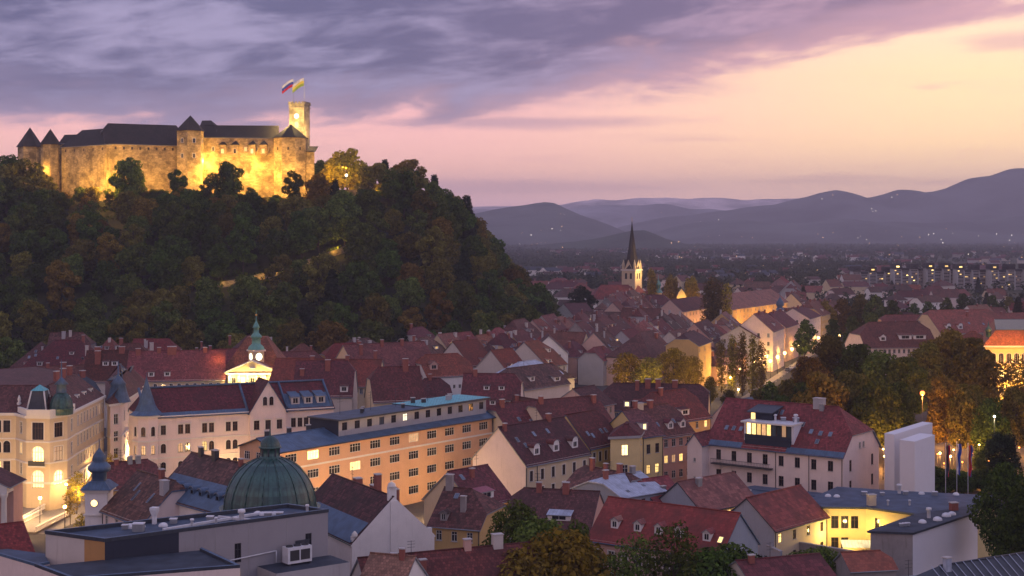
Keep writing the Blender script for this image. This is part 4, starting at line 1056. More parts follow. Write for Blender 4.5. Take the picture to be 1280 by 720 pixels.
# --- the ornate corner building on the square
def corner_palace():
    zt = 19.7
    r, ro, P, q = polyhouse('corner_palace', 'ornate cream corner palace with green cupolas at the left edge beside the square', [(-60, 516), (20, 516), (33, 519.5), (62, 520), (84, 517), (95, 511), (130, 494.2), (60, 480), (-60, 490)], zt, 5.2, 6.0, 'cream', 'tile_wine',
        [dict(n=6, w=1.5, h=2.5, gap=3, rows=4, top=1.6, dz=4.3, m=1.2, style=['trim', 'arch', 'trim', 'arch'], lit={(4, 2): 1, (1, 2): 1, (3, 3): 2, (5, 3): 2}, frame='frame_brown'),
         dict(n=1, w=1.3, h=2.4, rows=3, top=1.6, dz=4.3, style='trim', lit={(0, 1): 1}, m=0.4),
         dict(n=1, w=2.5, h=3.6, rows=3, top=1.4, dz=5.0, style=['trim', 'arch', 'arch'], lit={(0, 1): 2, (0, 2): 2}, m=0.8, frame='frame_brown'),
         dict(n=1, w=2.2, h=3.0, rows=3, top=1.6, dz=5.0, style=['trim', 'trim', 'arch'], lit={(0, 1): 3, (0, 2): 2}, m=0.5, frame='frame_brown'),
         dict(n=1, w=1.4, h=2.6, rows=3, top=1.6, dz=5.0, style='trim', lit={}, m=0.3),
         dict(n=9, w=1.15, h=2.3, rows=4, top=1.5, dz=4.3, style='trim', lit=0.12, m=1.2)], bands=((zt - 5.6, 0.3, 0.18), (zt - 10.0, 0.3, 0.2), (zt - 14.2, 0.45, 0.25)), over=0.1, crest='tile_wine')
    # attic parapet and turrets over the corner
    c = at(68, 507, 19.7); mb = MB()
    arc = [v2(at(px, py, zt)) for px, py in ((22, 516.3), (33, 520), (62, 520.5), (84, 517.5), (94, 512))]
    for i in range(4):
        a, b = arc[i], arc[i+1]; d = (b - a).normalized(); mb.box(a + UP*(zt + 0.02), d, Vector((-d.y, d.x, 0)), (b-a).length, 0.6, 1.3, 'trim_white')
    mb.build('parapet', r)
    c1 = v2(at(70, 520, zt)) + Vector((0.2, 3.0, 0))
    m = MB(); m.lathe(c1 + UP*zt, [(2.4, 0), (2.4, 1.2), (2.6, 1.4)], 16, 'copper'); m.build('drum', r)
    dome(r, c1, zt + 1.4, 2.35, 3.4, 'copper', n=18, ribs=8)
    m = MB(); m.lathe(c1 + UP*(zt + 4.6), [(1.1, 0), (1.0, 1.6), (1.5, 1.7), (0.4, 2.9), (0.15, 3.2), (0.12, 5.8), (0.02, 7.0)], 10, 'metal_blue'); m.build('lantern', r)
    c2 = v2(at(44, 519.6, zt)) + Vector((0, 2.9, 0)); m = MB(); sq = ngon(c2, 3.1, 4, R(45))
    for i in range(4):
        a, b = sq[i], sq[(i+1) % 4]; qa, qb = inset(sq, 0.9)[i], inset(sq, 0.9)[(i+1) % 4]
        m.face([a + UP*zt, b + UP*zt, qb + UP*(zt + 5.0), qa + UP*(zt + 5.0)], 'metal_dark'); m.tube(a + UP*zt, qa + UP*(zt + 5.0), .2, 'trim_white', n=4)
    t = inset(sq, 0.7)
    for i in range(4): m.face([t[i] + UP*(zt + 5.0), t[(i+1) % 4] + UP*(zt + 5.0), c2 + UP*(zt + 6.2)], 'metal_teal')
    m.build('mansard_turret', r)
    m = MB(); m.box(v2(at(45, 516.5, zt)) - X*0.9 + UP*zt, X, Yv, 1.8, 1.0, 3.0, 'trim_white'); m.lathe(v2(at(45, 516.5, zt)) + Yv*0.5 + UP*(zt+3), [(0.9, 0), (0.75, 0.5), (0.3, 0.85)], 10, 'trim_white'); m.build('aedicule', r)
    for px in (24, 87): 
        m = MB(); m.lathe(v2(at(px, 514.5, zt)) + UP*(zt + 1.3), [(0.5, 0), (0.55, 0.5), (0.25, 0.8), (0.4, 1.3), (0.1, 2.2)], 8, 'trim_white'); m.build('urn', r)
    m = MB()                                                     # balcony over the lit middle window
    b = v2(at(37, 519.6, zt)); e = (v2(at(60, 520, zt)) - b).normalized(); m.box(b + UP*(zt - 10.6) - Vector((0, 1.0, 0)), e, Yv, 3.6, 1.0, 0.25, 'trim_white')
    m.box(b + UP*(zt - 10.3) - Vector((0, 1.0, 0)), e, Yv, 3.6, 0.08, 1.0, 'dark_metal'); m.build('balcony', r)
    for u, z in ((0.2, 26.2), (0.45, 26.2), (0.7, 26.2)):
        p = v2(at(100, 511, zt)).lerp(v2(at(130, 494, zt)), u) + Vector((-7, 2, 0)); chim_at(ro, p, z - 2.2, 1.1, 3.0, 'brick_chimney', 1.2)
    for u in (0.25, 0.5, 0.75):
        p = v2(at(97, 510, zt)).lerp(v2(at(130, 494, zt)), u); e = (v2(at(130, 494, zt)) - v2(at(97, 510, zt))).normalized(); nn = Vector((-e.y, e.x, 0)); m = MB()
        m.box(p + nn*1.5 + UP*(zt + 0.3), e, nn, 1.8, 2.0, 1.9, 'trim_white', 'copper'); m.box(p + nn*1.47 + e*0.4 + UP*(zt + 0.7), e, nn, 1.0, 0.02, 1.2, 'glass'); m.build('dormer', ro)
corner_palace()
# --- its neighbours down the narrow street
def turret_house():
    r, ro, P, q = polyhouse('turret_house', 'narrow pale house with a round bay under a bell roof behind the ornate corner palace', [(134, 503), (138, 505), (152, 503), (159, 497), (177, 486), (160, 474), (134, 478)], 18.0, 5.0, 4.0, 'blush', 'tile_wine',
        [None, dict(n=1, w=1.4, h=2.4, rows=4, top=2.5, dz=4.0, style='trim', lit={(0, 3): 1}), dict(n=1, w=0.9, h=2.2, rows=4, top=2.5, dz=4.0, style='trim', lit={}, m=.3), dict(n=8, w=1.0, h=2.0, rows=4, top=1.6, dz=3.9, style='trim', lit={(1, 3): 2, (2, 3): 1}, m=1.0)], bands=((10.0, 0.3, 0.2),))
    c = v2(at(144.5, 503.5, 18)) + Vector((0, 2.2, 0)); m = MB(); m.lathe(c + UP*18, [(3.0, 0), (2.6, 0.8), (2.1, 2.4), (1.7, 4.0), (1.9, 4.2), (0.8, 5.6), (0.2, 6.3), (0.1, 9.5)], 12, 'metal_blue'); m.build('bell_roof', r)
turret_house()
polyhouse('street_house', 'long pale four storey house closing the narrow street behind the bell roofed bay', [(160, 492.5), (181, 480), (178, 474), (150, 478)], 17.0, 4.5, 4.0, 'white', 'tile_wine', [dict(n=9, w=0.95, h=1.9, rows=4, top=1.6, dz=3.8, style='trim', lit={(6, 3): 1, (7, 3): 2})], bands=((9.0, 0.3, 0.2),))

# --- the pale palace with the corner spire
def spire_palace():
    h = 17.0
    A, B = at(177, 521, h), at(417, 508, h)
    r = thing('spire_palace', 'pale pink palace with slate corner spire and stepped middle gable above the square', 'building', ((A.x + B.x)/2, (A.y + B.y)/2, 0))
    P, Q = v2(A), v2(B); L = (Q - P).length; ex = (Q - P)/L; ey = Vector((-ex.y, ex.x, 0)); D = 15; claim(P, ex, ey, L, D)
    g0, g1 = L*0.545, L*0.735
    mb = MB(); S = dict(w=1.15, h=2.1, top=2.2, dz=4.1, rows=3, style=['hood', 'arch', 'arch'], frame='frame_brown', m=1.3)
    facade(mb, r, P, P + ex*g0, 0, h, 'wall_blush', dict(S, n=8, pair=1, lit={(2, 1): 3, (4, 1): 1}))
    facade(mb, r, P + ex*g1, Q, 0, h, 'wall_blush', dict(S, n=6, pair=1, lit={}))
    bo = ey * -0.9
    facade(mb, r, P + ex*g0 + bo, P + ex*g1 + bo, 0, h, 'wall_blush', dict(S, n=3, w=1.3, lit={}, m=0.9))
    for x in (g0, g1):
        a, b = P + ex*x + bo, P + ex*x
        mb.face([a, b, b + UP*h, a + UP*h], 'wall_blush')
    facade(mb, r, Q, Q + ey*D, 0, h, 'wall_blush', dict(S, n=5)); facade(mb, r, Q + ey*D, P + ey*D, 0, h, 'wall_blush', None); facade(mb, r, P + ey*D, P, 0, h, 'wall_blush', None)
    gw = g1 - g0; ga, gb = P + ex*g0 + bo, P + ex*g1 + bo; ap = P + ex*(g0 + gw/2) + bo
    mb.face([ga + UP*h, gb + UP*h, ap + UP*(h + 6.8)], 'wall_blush')
    for z in (h - 5.6, h - 9.6): mb.box(P - ey*0.15 + UP*z, ex, ey, g0, 0.15, 0.25, 'trim_white'); mb.box(P + ex*g1 - ey*0.15 + UP*z, ex, ey, L - g1, 0.15, 0.25, 'trim_white'); mb.box(P + ex*g0 + bo - ey*0.15 + UP*z, ex, ey, gw, 0.15, 0.25, 'trim_white')
    mb.box(P - ey*0.4 + UP*(h - 0.5), ex, ey, g0, 0.4, 0.45, 'trim_white'); mb.box(P + ex*g1 - ey*0.4 + UP*(h - 0.5), ex, ey, L - g1, 0.4, 0.45, 'trim_white')
    mb.build('wall', r)
    for dx in (-0.75, 0.75): add_window(r, ap + ex*dx - ey*0.13 + UP*(h + 1.2), ex, 1.0, 2.0, 'arch', 0, 'wall_blush', 'frame_brown')
    F = Frame(P, ex, ey, L, D, h, 5.4); ro = roof_mesh(F, 0.9, 0, 0.5, 0.2, 'tile_wine', edge='metal_blue', hipk=0.35).build('roof', r)
    F2 = Frame(P + ex*g0 + ey*D/2, -ey, ex, D/2 + 0.9, gw, h, 6.8)
    roof_mesh(F2, 0, 0, 0.35, 0.3, 'tile_wine', edge='metal_blue').build('gable_roof', r)
    mb = MB()
    for x in (0.8, g0 - 0.3, g1 + 0.6, L - 0.3):               # blue flashing strips
        a, o, s_ = F.slope('f', x/L, 0.0); b, _, _ = F.slope('f', x/L, 1.0); mb.tube(a + UP*0.12, b + UP*0.12, 0.32, 'metal_blue', n=5)
    mb.tube(F.slope('f', 0.05, 1)[0] + UP*.15, F.slope('f', 1, 1)[0] + UP*.15, 0.28, 'metal_blue', n=5)
    k = F.rise/(D/2)
    q = [F.pt(g1 + 0.8, 0.1, h + 0.12), F.pt(L - 0.4, 0.1, h + 0.12), F.pt(L - 0.4, 4.2, h + 4.2*k + 0.05), F.pt(g1 + 0.8, 4.2, h + 4.2*k + 0.05)]
    mb.face(q, 'metal_blue'); mb.face([F.pt(0.5, -0.4, h - 0.4*k + 0.1), F.pt(g0, -0.4, h - 0.4*k + 0.1), F.pt(g0, 0.7, h + 0.7*k + 0.08), F.pt(0.5, 0.7, h + 0.7*k + 0.08)], 'metal_blue')
    mb.build('metal_flashing', ro)
    for u in (0.80, 0.87, 0.94): dormer(ro, F, 'f', u, 0.16, 'shed', 2.0, 1.7, 'wall_pale', 'metal_blue')
    # corner oriel with its steep slate spire
    c = P + ex*1.4 + ey*1.6; poly = ngon(c, 3.0, 8, R(22)); m = MB()
    for i in range(8):
        a, b = poly[i], poly[(i+1) % 8]; m_ = (a+b)/2; nr = Vector(((b-a).y, -(b-a).x, 0))
        facade(m, r, a, b, 0, h + 0.4, 'wall_blush', dict(w=1.0, h=2.1, n=1, rows=3, top=2.6, dz=4.1, m=.4, style='arch', lit={(0, 1): 3}, frame='frame_brown') if nr.dot(-m_) > 0.3*m_.length else None)
    band(m, poly, h - 9.6, 0.3, 0.2, 'trim_white'); band(m, poly, h - 5.6, 0.3, 0.2, 'trim_white'); band(m, poly, h - 0.2, 0.6, 0.4, 'trim_white')
    m.build('corner_oriel', r)
    m = MB(); m.lathe(c + UP*(h + 0.3), [(3.9, 0), (2.6, 0.9), (1.9, 2.2), (1.3, 4.2), (0.6, 6.4), (0.06, 8.4), (0.03, 9.4)], 8, 'metal_blue', False, R(22)); m.build('spire', r)
    HOUSES.append(('the pale palace with the corner spire', P + ex*L/2, r))
spire_palace()

# --- the long orange block
def orange_block():
    h = 16.0; A, B = at(348, 563, h), at(616, 519.5, h)
    lit = {(1, 0): 2, (6, 0): 3, (3, 1): 2}
    r = house('long orange apartment block with a set back top storey and turquoise roof end', (348, 563), (616, 519.5), h, 11, 1.9, 0, 0, wall='orange', roof='metal_blue', l=dict(n=3, w=1.6, h=1.6, rows=3, lit={}), f=dict(n=11, w=3.1, h=1.75, rows=4, top=1.1, dz=3.7, m=1.8, style='bare', lit=lit, frame='frame_white'), r=dict(n=3, w=1.6, h=1.6, rows=3), over=0.9, gover=0.7, cat='apartment block', name='apartment_block', edge='metal_dark')
    F, ro, _ = root_F[r.name]; L = F.L
    m = MB(); m.box(F.pt(0, -0.12, h - 4.1), F.ex, F.ey, L, 0.12, 0.35, 'trim_white'); m.box(F.pt(-.2, -0.5, h - 0.55), F.ex, F.ey, L + .4, 0.5, 0.3, 'trim_white'); m.build('string_course', r)
    # penthouse storey
    m = MB(); x0, x1, y0, y1 = L*0.27, L - 0.6, 1.5, 9.8; z1 = h + 3.7
    c = [F.pt(x0, y0, 0), F.pt(x1, y0, 0), F.pt(x1, y1, 0), F.pt(x0, y1, 0)]
    facade(m, r, c[0], c[1], h, z1, 'concrete', dict(n=13, w=1.5, h=1.6, rows=1, top=0.5, m=1.0, style='bare', lit={(3, 0): 5, (5, 0): 4}, frame='frame_dark')); facade(m, r, c[1], c[2], h, z1, 'concrete', None); facade(m, r, c[2], c[3], h, z1, 'concrete', None); facade(m, r, c[3], c[0], h, z1, 'navy', None)
    m.build('penthouse', r)
    m = MB(); xm = L*0.66
    m.box(F.pt(x0 - .4, y0 - 1.0, z1), F.ex, F.ey, xm - x0, y1 - y0 + 1.4, 0.3, 'metal_dark', 'bitumen_blue')
    m.box(F.pt(xm - .4, y0 - 1.0, z1 + 0.05), F.ex, F.ey, x1 - xm + 0.9, y1 - y0 + 1.4, 0.45, 'metal_dark', 'metal_teal'); pr = m.build('penthouse_roof', r)
    for u, w_, hh in ((0.70, 0.9, 1.3), (0.73, 0.9, 1.0), (0.83, 1.0, 1.2), (0.86, 0.9, 1.3), (0.60, 0.7, 0.8), (0.42, 0.6, 0.9), (0.45, 0.6, 0.9)):
        chim_at(pr, F.pt(L*u, random.uniform(4, 7.5), 0), z1 + 0.3, w_, hh, 'dark_metal' if u < .8 else 'concrete')
    for u in (0.03, 0.12, 0.2): chim_at(ro, F.pt(L*u, 6, 0), h + 1.4, 0.9, 1.5, 'dark_metal')
    m = MB()
    for u in (0.36, 0.5, 0.62, 0.78): 
        b = F.pt(L*u, 7, z1 + .3); m.tube(b, b + UP*4, 0.04, 'dark_metal'); 
        for z in (2.6, 3.2, 3.8): m.tube(b + UP*z - F.ex*0.8, b + UP*z + F.ex*0.8, 0.025, 'dark_metal', n=4)
    m.build('aerial', pr)
orange_block()

# --- town hall: pediment, red roof and clock turret
def town_hall():
    h = 15.5; A, B = at(284, 466, h), at(347, 466, h); L = (B - A).length
    r = thing('town_hall', 'floodlit town hall with triangular pediment and green topped clock turret', 'town hall', ((A.x+B.x)/2, A.y, 0)); P, Q = v2(A), v2(B); claim(P, X, Yv, L, 24)
    m = MB()
    facade(m, r, P, Q, 0, h, 'wall_cream', dict(n=5, w=1.3, h=2.6, rows=3, top=1.4, dz=4.2, style='trim', lit={(1, 0): 2, (3, 0): 1}))
    for a, b in ((Q, Q + Yv*24), (Q + Yv*24, P + Yv*24), (P + Yv*24, P)): facade(m, r, a, b, 0, h, 'wall_cream', None)
    m.build('wall', r)
    m = MB(); t = 0.7; mid = (P + Q)/2
    m.box(P - X*0.5 - Yv*t + UP*(h - 0.5), X, Yv, L + 1, t, 0.5, 'trim_white')
    m.face([P - Yv*0.2 + UP*h, Q - Yv*0.2 + UP*h, mid - Yv*0.2 + UP*(h + 3.4)], 'wall_cream')
    for a, b in ((P - X*0.8, mid), (Q + X*0.8, mid)):
        a2 = a + UP*(h + 0.05); b2 = mid + UP*(h + 3.75); m.tube(a2 - Yv*0.5, b2 - Yv*0.5, 0.36, 'trim_white', n=4)
    m.lathe(mid - Yv*0.35 + UP*(h + 1.5), [(0.9, -0.3), (1.0, 0), (0.9, 0.3)], 10, 'trim_white'); m.build('pediment', r)
    for k in range(6):
        m = MB(); p = P + X*(0.6 + (L - 1.2)*k/5) - Yv*0.35; m.lathe(p + UP*3, [(0.42, 0), (0.36, 11.5), (0.5, 11.8)], 8, 'trim_white'); m.build('pilaster', r)
    F = Frame(P + Yv*24, -Yv, X, 24, L, h, 3.75); ro = roof_mesh(F, 0, 0, 0.5, 0.4, 'tile_rust').build('roof', r)
    # steep red roof of the hall behind the pediment
    m = MB(); a, b = P + Yv*5 - X*3.2, Q + Yv*5 + X*1.5; z1 = h + 10; pts = [a, b, b + Yv*18, a + Yv*18]
    frustum(m, pts, h - 0.5, z1, 7.0, 'tile_rust'); m.build('hall_roof', r)
    c = mid + Yv*6.5; s = [c + Vector(v_) for v_ in ((-1.75, -1.75, 0), (1.75, -1.75, 0), (1.75, 1.75, 0), (-1.75, 1.75, 0))]; rot = Matrix.Rotation(R(38), 3, 'Z'); s = [c + rot @ (p - c) for p in s]
    m = MB(); m.prism(s, h, h + 6.2, 'wall_cream'); band(m, s, h + 6.0, 0.5, 0.4, 'trim_white'); m.build('clock_turret', r)
    for i in (0, 3):
        a, b = s[i], s[(i+1) % 4]; d = (b - a).normalized(); nn = Vector((d.y, -d.x, 0)); cc = (a + b)/2 + nn*0.06 + UP*(h + 4.4)
        m = MB(); fr = [cc + d*1.25*math.cos(R(k*20)) + UP*1.25*math.sin(R(k*20)) for k in range(18)]; m.face(fr, 'clock_face')
        for k in range(18): m.tube(fr[k], fr[(k+1) % 18], 0.1, 'dark_metal', n=4)
        m.box(cc + nn*0.03 - d*0.06, d, nn, 0.12, 0.04, 0.95, 'dark_metal'); m.box(cc + nn*0.03, d, nn, 0.7, 0.04, 0.12, 'dark_metal'); m.build('clock_face', r)
    z = h + 6.5; m = MB()
    m.lathe(c + UP*z, [(2.6, 0), (2.3, 0.9), (1.5, 1.6), (1.35, 1.7), (1.35, 3.6), (1.8, 3.7), (1.6, 4.3), (0.95, 5.0), (0.8, 5.2), (0.8, 6.6), (1.15, 6.7), (0.9, 7.3), (0.4, 8.2), (0.15, 9.0), (0.1, 11.0), (0.02, 12.2)], 10, 'bronze_green'); m.build('cupola', r)
    m = MB(); m.lathe(c + UP*(z + 10.2), [(0.05, 0), (0.4, 0.4), (0.05, 0.8)], 8, 'gold'); m.build('finial', r)
    for x in (0.08, 0.3, 0.5, 0.7, 0.92): point_light('floodlight', (P.x + L*x, P.y - 2.0, h - 1.2), 800, (1, .68, .20), .15)
    for x in (-2.6, L + 1.2): point_light('floodlight', (P.x + x, P.y + 1.0, h + 5.5), 420, (1, .42, .08), .15)
    point_light('floodlight', (c.x + 0.4, c.y - 4.2, h + 2.6), 450, (1, .72, .3))
    HOUSES.append(('the town hall', mid, r))
town_hall()

# --- long roofs before the hill
W3 = dict(w=1.1, h=1.9, rows=2, top=1.2, dz=3.8, style='arch')
house('long brick red roofed wing with arched lit windows left of the town hall', (156, 475.5), (281, 473), 14, 15, 8, 0, 0, wall='cream', roof='tile_red', f=dict(W3, n=12, lit={(1, 0): 1, (2, 0): 2}), dorm=[dict(side='f', u=.26, t=.12, kind='shed', w=1.8, h=1.3), dict(side='f', u=.42, t=.12, kind='shed', w=1.8, h=1.3)], chim=[('f', .12, .9, 1.4, 1.6), ('f', .33, .95, 1.1, 1.4), ('f', .46, .95, 2.6, 1.6), ('f', .8, .95, 1.2, 1.2)], cat='building', name='long_wing')
house('dark red roofed house with a big chimney at the hill foot behind the corner palace', (103, 476), (155, 475.5), 14, 15, 8.3, 0, 0, wall='pale', roof='tile_wine', dorm=[dict(side='f', u=.5, t=.5, kind='shed', w=1.8, h=1.2), dict(side='f', u=.72, t=.5, kind='shed', w=1.8, h=1.2)], chim=[('f', .3, .6, 1.6, 3.4), ('f', .25, .95, 1.6, 1.5), ('f', .85, .95, 1.6, 1.5)])
house('low red roof between the corner palace and the wood at the hill foot', (50, 480), (106, 478), 13, 14, 4.6, 0, 0, roof='tile_red', chim=[('f', .55, .95, 1.8, 1.2), ('f', .2, .9, .9, 1.4)])
house('wide flat pitched red roof at the left edge under the wood', (-60, 488), (48, 485), 13.5, 14, 4.0, 0, 0, roof='tile_red', chim=[('f', .9, .9, 1.0, 1.4)])
house('plum roofed house hidden behind the cupolas of the corner palace', (-50, 500), (40, 493), 17, 16, 4.5, 0, 0, roof='tile_wine')
house('dark blue mansard house with a tall square stack right of the corner palace', (104, 489), (124, 487), 19, 9, 4.0, .5, .5, wall='grey', roof='metal_dark', chim=[('f', .5, .8, 1.2, 1.4)])
house('red roofed range right of the town hall under the dark wood', (336, 480), (470, 482), 13, 15, 7.0, 0, 0, wall='cream', roof='tile_rust', f=dict(n=12, rows=1), chim=[('f', .35, .9, 1.2, 1.5), ('f', .68, .9, 1.0, 1.8)])
house('small hipped bright red roof at the edge of the wood', (357, 449), (404, 448), 12, 13, 5.0, .9, .9, wall='white', roof='tile_red')
house('steep plum roof in front of the range right of the town hall', (366, 494), (440, 494), 12.5, 14, 9.0, 0, 0.3, wall='pale', roof='tile_wine', chim=[('f', .55, .75, 1.4, 2.6), ('f', .12, .6, 1.2, 1.5)], dorm=[dict(side='f', u=.86, t=.1, kind='shed', w=2.2, h=1.6)])
house('big gabled house with a tall blank cream gable right of the town hall', (409, 466), (451, 474), 14, 28, 9.5, 0, 0, ridge='y', wall='cream', roof='tile_red', l=None, chim=[('b', .75, .35, .9, 4.5), ('b', .55, .9, .9, 2.0), ('b', .3, .9, .9, 2.0), ('b', .85, .7, .9, 3.0)], dorm=[dict(side='b', u=.4, t=.2, kind='gable', w=1.8, h=1.4)])
house('cream house with two lit windows and a broad red roof behind the turquoise roofed block', (467, 501), (530, 499), 12, 14, 8.5, 0.35, 0, wall='cream', roof='tile_red', f=dict(n=4, w=1.3, h=2.0, rows=2, top=1.6, lit={(1, 0): 2, (2, 0): 1}), chim=[('f', .72, .9, 1.5, 3.0)])
house('long white wall with six small windows under a red roof in the old town', (534, 470.5), (594, 467), 14, 13, 6.0, 0.4, 0.4, wall='white', roof='tile_red', f=dict(n=6, w=.9, h=1.2, rows=1, top=3.0, m=3, style='bare', lit={}), dorm=[dict(side='f', u=.2, t=.3, kind='gable', w=2.6, h=1.6, wall='wall_rose')])
house('tall plum roof with two rows of dormers over a pink lit end wall', (575, 512), (648, 513), 13, 15, 8.5, 0, .25, wall='blush', roof='tile_wine', f=dict(n=7, rows=2, w=.9, h=1.4, lit={}), r=dict(n=4, rows=2), dorm=[dict(side='f', u=u_, t=t_, kind='shed', w=1.5, h=1.0) for u_, t_ in ((.3, .15), (.55, .15), (.8, .15), (.42, .55), (.68, .55))], chim=[('f', .2, .95, 1, 1.5)])
house('small white gabled attic wall with five little windows in the middle of the red roofs', (662, 441.5), (710, 441.5), 13, 16, 6.4, 0, 0, ridge='y', wall='white', roof='tile_wine', f=dict(n=5, w=.8, h=1.1, rows=1, top=.4, m=2.6, style='bare', lit={}))
house('house with a pale grey sheet metal roof amid the red roofs', (657, 473), (703, 466), 13.5, 13, 4.2, .8, .8, wall='white', roof='metal_pale', f=dict(n=5, rows=1))
house('brown roofed house with a small white dormer below the pale metal roof', (650, 487), (712, 478), 13, 13, 5.5, .3, .3, wall='pale', roof='tile_brown', dorm=[dict(side='f', u=.35, t=.3, kind='flat', w=2.0, h=1.3, wall='wall_white'), dict(side='f', u=.8, t=.15, kind='shed', w=3.0, h=1.2)])
house('low white gable and plum roof left of the wide dark red roof', (653, 526), (695, 522), 11.5, 20, 4.8, 0, 0, ridge='y', wall='white', roof='tile_wine', chim=[('f', .6, .8, .9, 1.4)])
house('pink street front with rows of small windows beside the golden plane trees', (742, 508), (768, 503), 15, 12, 4, 0, 0, wall='pink', roof='tile_wine', f=dict(n=4, rows=3, w=1.0, h=1.6, dz=3.4, lit={}), l=dict(n=3, rows=3))
house('long plum roof with shed dormers below the golden plane trees', (752, 511), (884, 514), 11, 15, 6.2, .3, .3, wall='cream', roof='tile_wine', f=dict(n=12, rows=2), dorm=[dict(side='f', u=.24, t=.1, kind='flat', w=1.6, h=1.5, lit=2), dict(side='f', u=.36, t=.1, kind='shed', w=3.4, h=1.3), dict(side='f', u=.78, t=.1, kind='shed', w=4.0, h=1.5), dict(side='f', u=.55, t=.12, kind='flat', w=1.5, h=1.2)], chim=[('f', .32, .75, 1.0, 2.4), ('f', .42, .85, 1.4, 2.2), ('f', .52, .85, 1.4, 2.2), ('f', .68, .9, 1.4, 1.6)], edge='metal_blue')
house('wide dark red roof with skylights behind the yellow tower house', (690, 541), (770, 533), 12.5, 15, 6.6, .2, .2, wall='pale', roof='tile_wine', f=dict(n=6, rows=2), sky=[('f', .25, .3), ('f', .35, .3), ('f', .6, .4)], chim=[('f', .1, .9, 1, 1.5), ('f', .9, .8, 1, 1.6)])
house('dark red roofed row with lit attic window right of the yellow tower house', (806, 548), (868, 540), 13, 13, 6.0, .3, .3, wall='rose', roof='tile_wine', f=dict(n=6, rows=3, w=1.2, h=1.7, lit={(2, 1): 1, (3, 1): 3, (4, 1): 1, (1, 2): 3}), sky=[('f', .3, .3), ('f', .4, .3), ('f', .75, .35)], dorm=[dict(side='f', u=.6, t=.2, kind='gable', w=1.6, h=1.4), dict(side='f', u=.85, t=.2, kind='gable', w=1.6, h=1.4)], chim=[('f', .2, .95, 1, 1.6), ('f', .5, .95, 1.2, 1.4)])
house('plum roofed house with dark dormers above the white house with the glass penthouse', (832, 528), (888, 520), 12, 13, 6.5, .3, .3, wall='ochre', roof='tile_wine', f=dict(n=5, rows=2), dorm=[dict(side='f', u=.5, t=.15, kind='shed', w=3, h=1.4)], chim=[('f', .3, .9, 1, 1.6)], edge='metal_blue')
house('pink gable with a blue roof behind the white house with the glass penthouse', (889, 521), (921, 524), 11, 14, 4.0, 0, 0, ridge='y', wall='blush', roof='metal_blue', f=dict(n=1, rows=1, w=.9, h=1.2, lit={}))
house('dark red roofed house immediately behind the cream house with three dormers', (640, 545), (706, 537), 12, 14, 6.5, .2, .2, wall='pale', roof='tile_wine', f=dict(n=5, rows=2), sky=[('f', .3, .4), ('f', .5, .3)], chim=[('f', .15, .9, 1, 1.6)])

# --- front row, centre
r = house('cream house with plum roof and three white arched dormers', (657, 580.5), (737, 565), 12, 14, 6.8, 0, 0, wall='cream', lwall='wall_blush', roof='tile_wine', f=dict(n=6, w=1.0, h=2.1, rows=2, top=1.5, lit={}, style='trim', frame='frame_brown'), dorm=[dict(side='f', u=u_, t=.18, kind='arch', w=1.9, h=1.5, wall='wall_white') for u_ in (.24, .54, .84)], sky=[('f', .12, .55), ('f', .18, .38), ('f', .4, .62), ('f', .62, .64)], chim=[('f', .05, .9, .8, 1.3), ('f', .75, .96, 1.0, 1.4)])
m = MB(); F = root_F[r.name][0]; a = F.pt(F.L*0.17, -0.1, 1); m.tube(a, a + UP*10.6, 0.08, 'dark_metal'); m.build('downpipe', r)
r = house('yellow house with plum roof adjoining the cream house with three dormers', (737, 559), (777, 550.5), 12.6, 12, 6.4, 0, 0.2, wall='yellow', roof='tile_wine', f=dict(n=5, w=.95, h=2.0, rows=2, top=1.4, style='trim', lit={}, frame='frame_brown'), sky=[('f', .2, .3), ('f', .3, .22), ('f', .62, .3), ('f', .76, .3)], edge='metal_blue')
r, ro, P, q = polyhouse('yellow_tower', 'tall yellow corner block with lit upper window and flat top left of the dark alley', [(763, 545.5), (799, 544), (803, 538), (770, 536)], 15.2, 2.0, 3.0, 'yellow', 'tile_wine', [dict(n=1, w=1.4, h=2.2, rows=3, top=1.9, dz=4.2, lit={(0, 0): 2}), dict(n=1, w=1, h=1.6, rows=2)], cat='house', crest='tile_wine', edge='trim_grey')
chim_at(ro, at(797, 520, 17), 15.5, 1.6, 4.2, 'wall_cream', 0.5)
r = house('narrow yellow house with lit lower windows on the right of the yellow corner block', (803, 545), (829, 541.5), 14, 12, 5.0, 0, .3, wall='yellow', roof='tile_wine', f=dict(n=2, w=1.2, h=2.0, rows=3, top=2.0, dz=4.4, lit={(0, 1): 1, (1, 1): 2, (0, 2): 1}, frame='frame_brown'), dorm=[dict(side='f', u=.3, t=.2, kind='flat', w=1.4, h=1.6, lit=2)], edge='metal_blue')
r = house('small pale house under a light blue sheet metal roof', (777, 621), (831, 612), 10, 13, 2.6, 0.3, 0, wall='bluegrey', roof='metal_pale', f=dict(n=3, w=1.0, h=1.5, rows=1, top=1.0, lit={}, frame='frame_brown'), sky=[('f', .25, .15, .6, .6), ('f', .7, .3, .6, .6)], chim=[('f', .15, .9, .9, 1.5), ('f', .8, .95, 1.0, 1.3, 'tin')], edge='metal_pale')
house('old weathered house with brown gable wall left of the light blue metal roof', (700, 612), (768, 626), 8.5, 11, 4.2, .2, .2, wall='wall_old', roof='tile_brown', chim=[('f', .25, .9, .9, 2.2), ('f', .75, .9, 1.0, 2.0), ('f', .5, .9, .8, 1.6)])
house('broad dark plum roof with an open white roof hatch above the garden trees', (628, 662), (736, 668), 7.0, 17, 5.8, 0.2, 0, wall='rose', roof='tile_wine', f=dict(n=5, rows=1, lit=.3), dorm=[dict(side='f', u=.62, t=.28, kind='shed', w=4.0, h=.9, mat='metal_pale')], chim=[('f', .3, .92, .9, 1.6), ('f', .62, .92, 1.1, 1.8)])
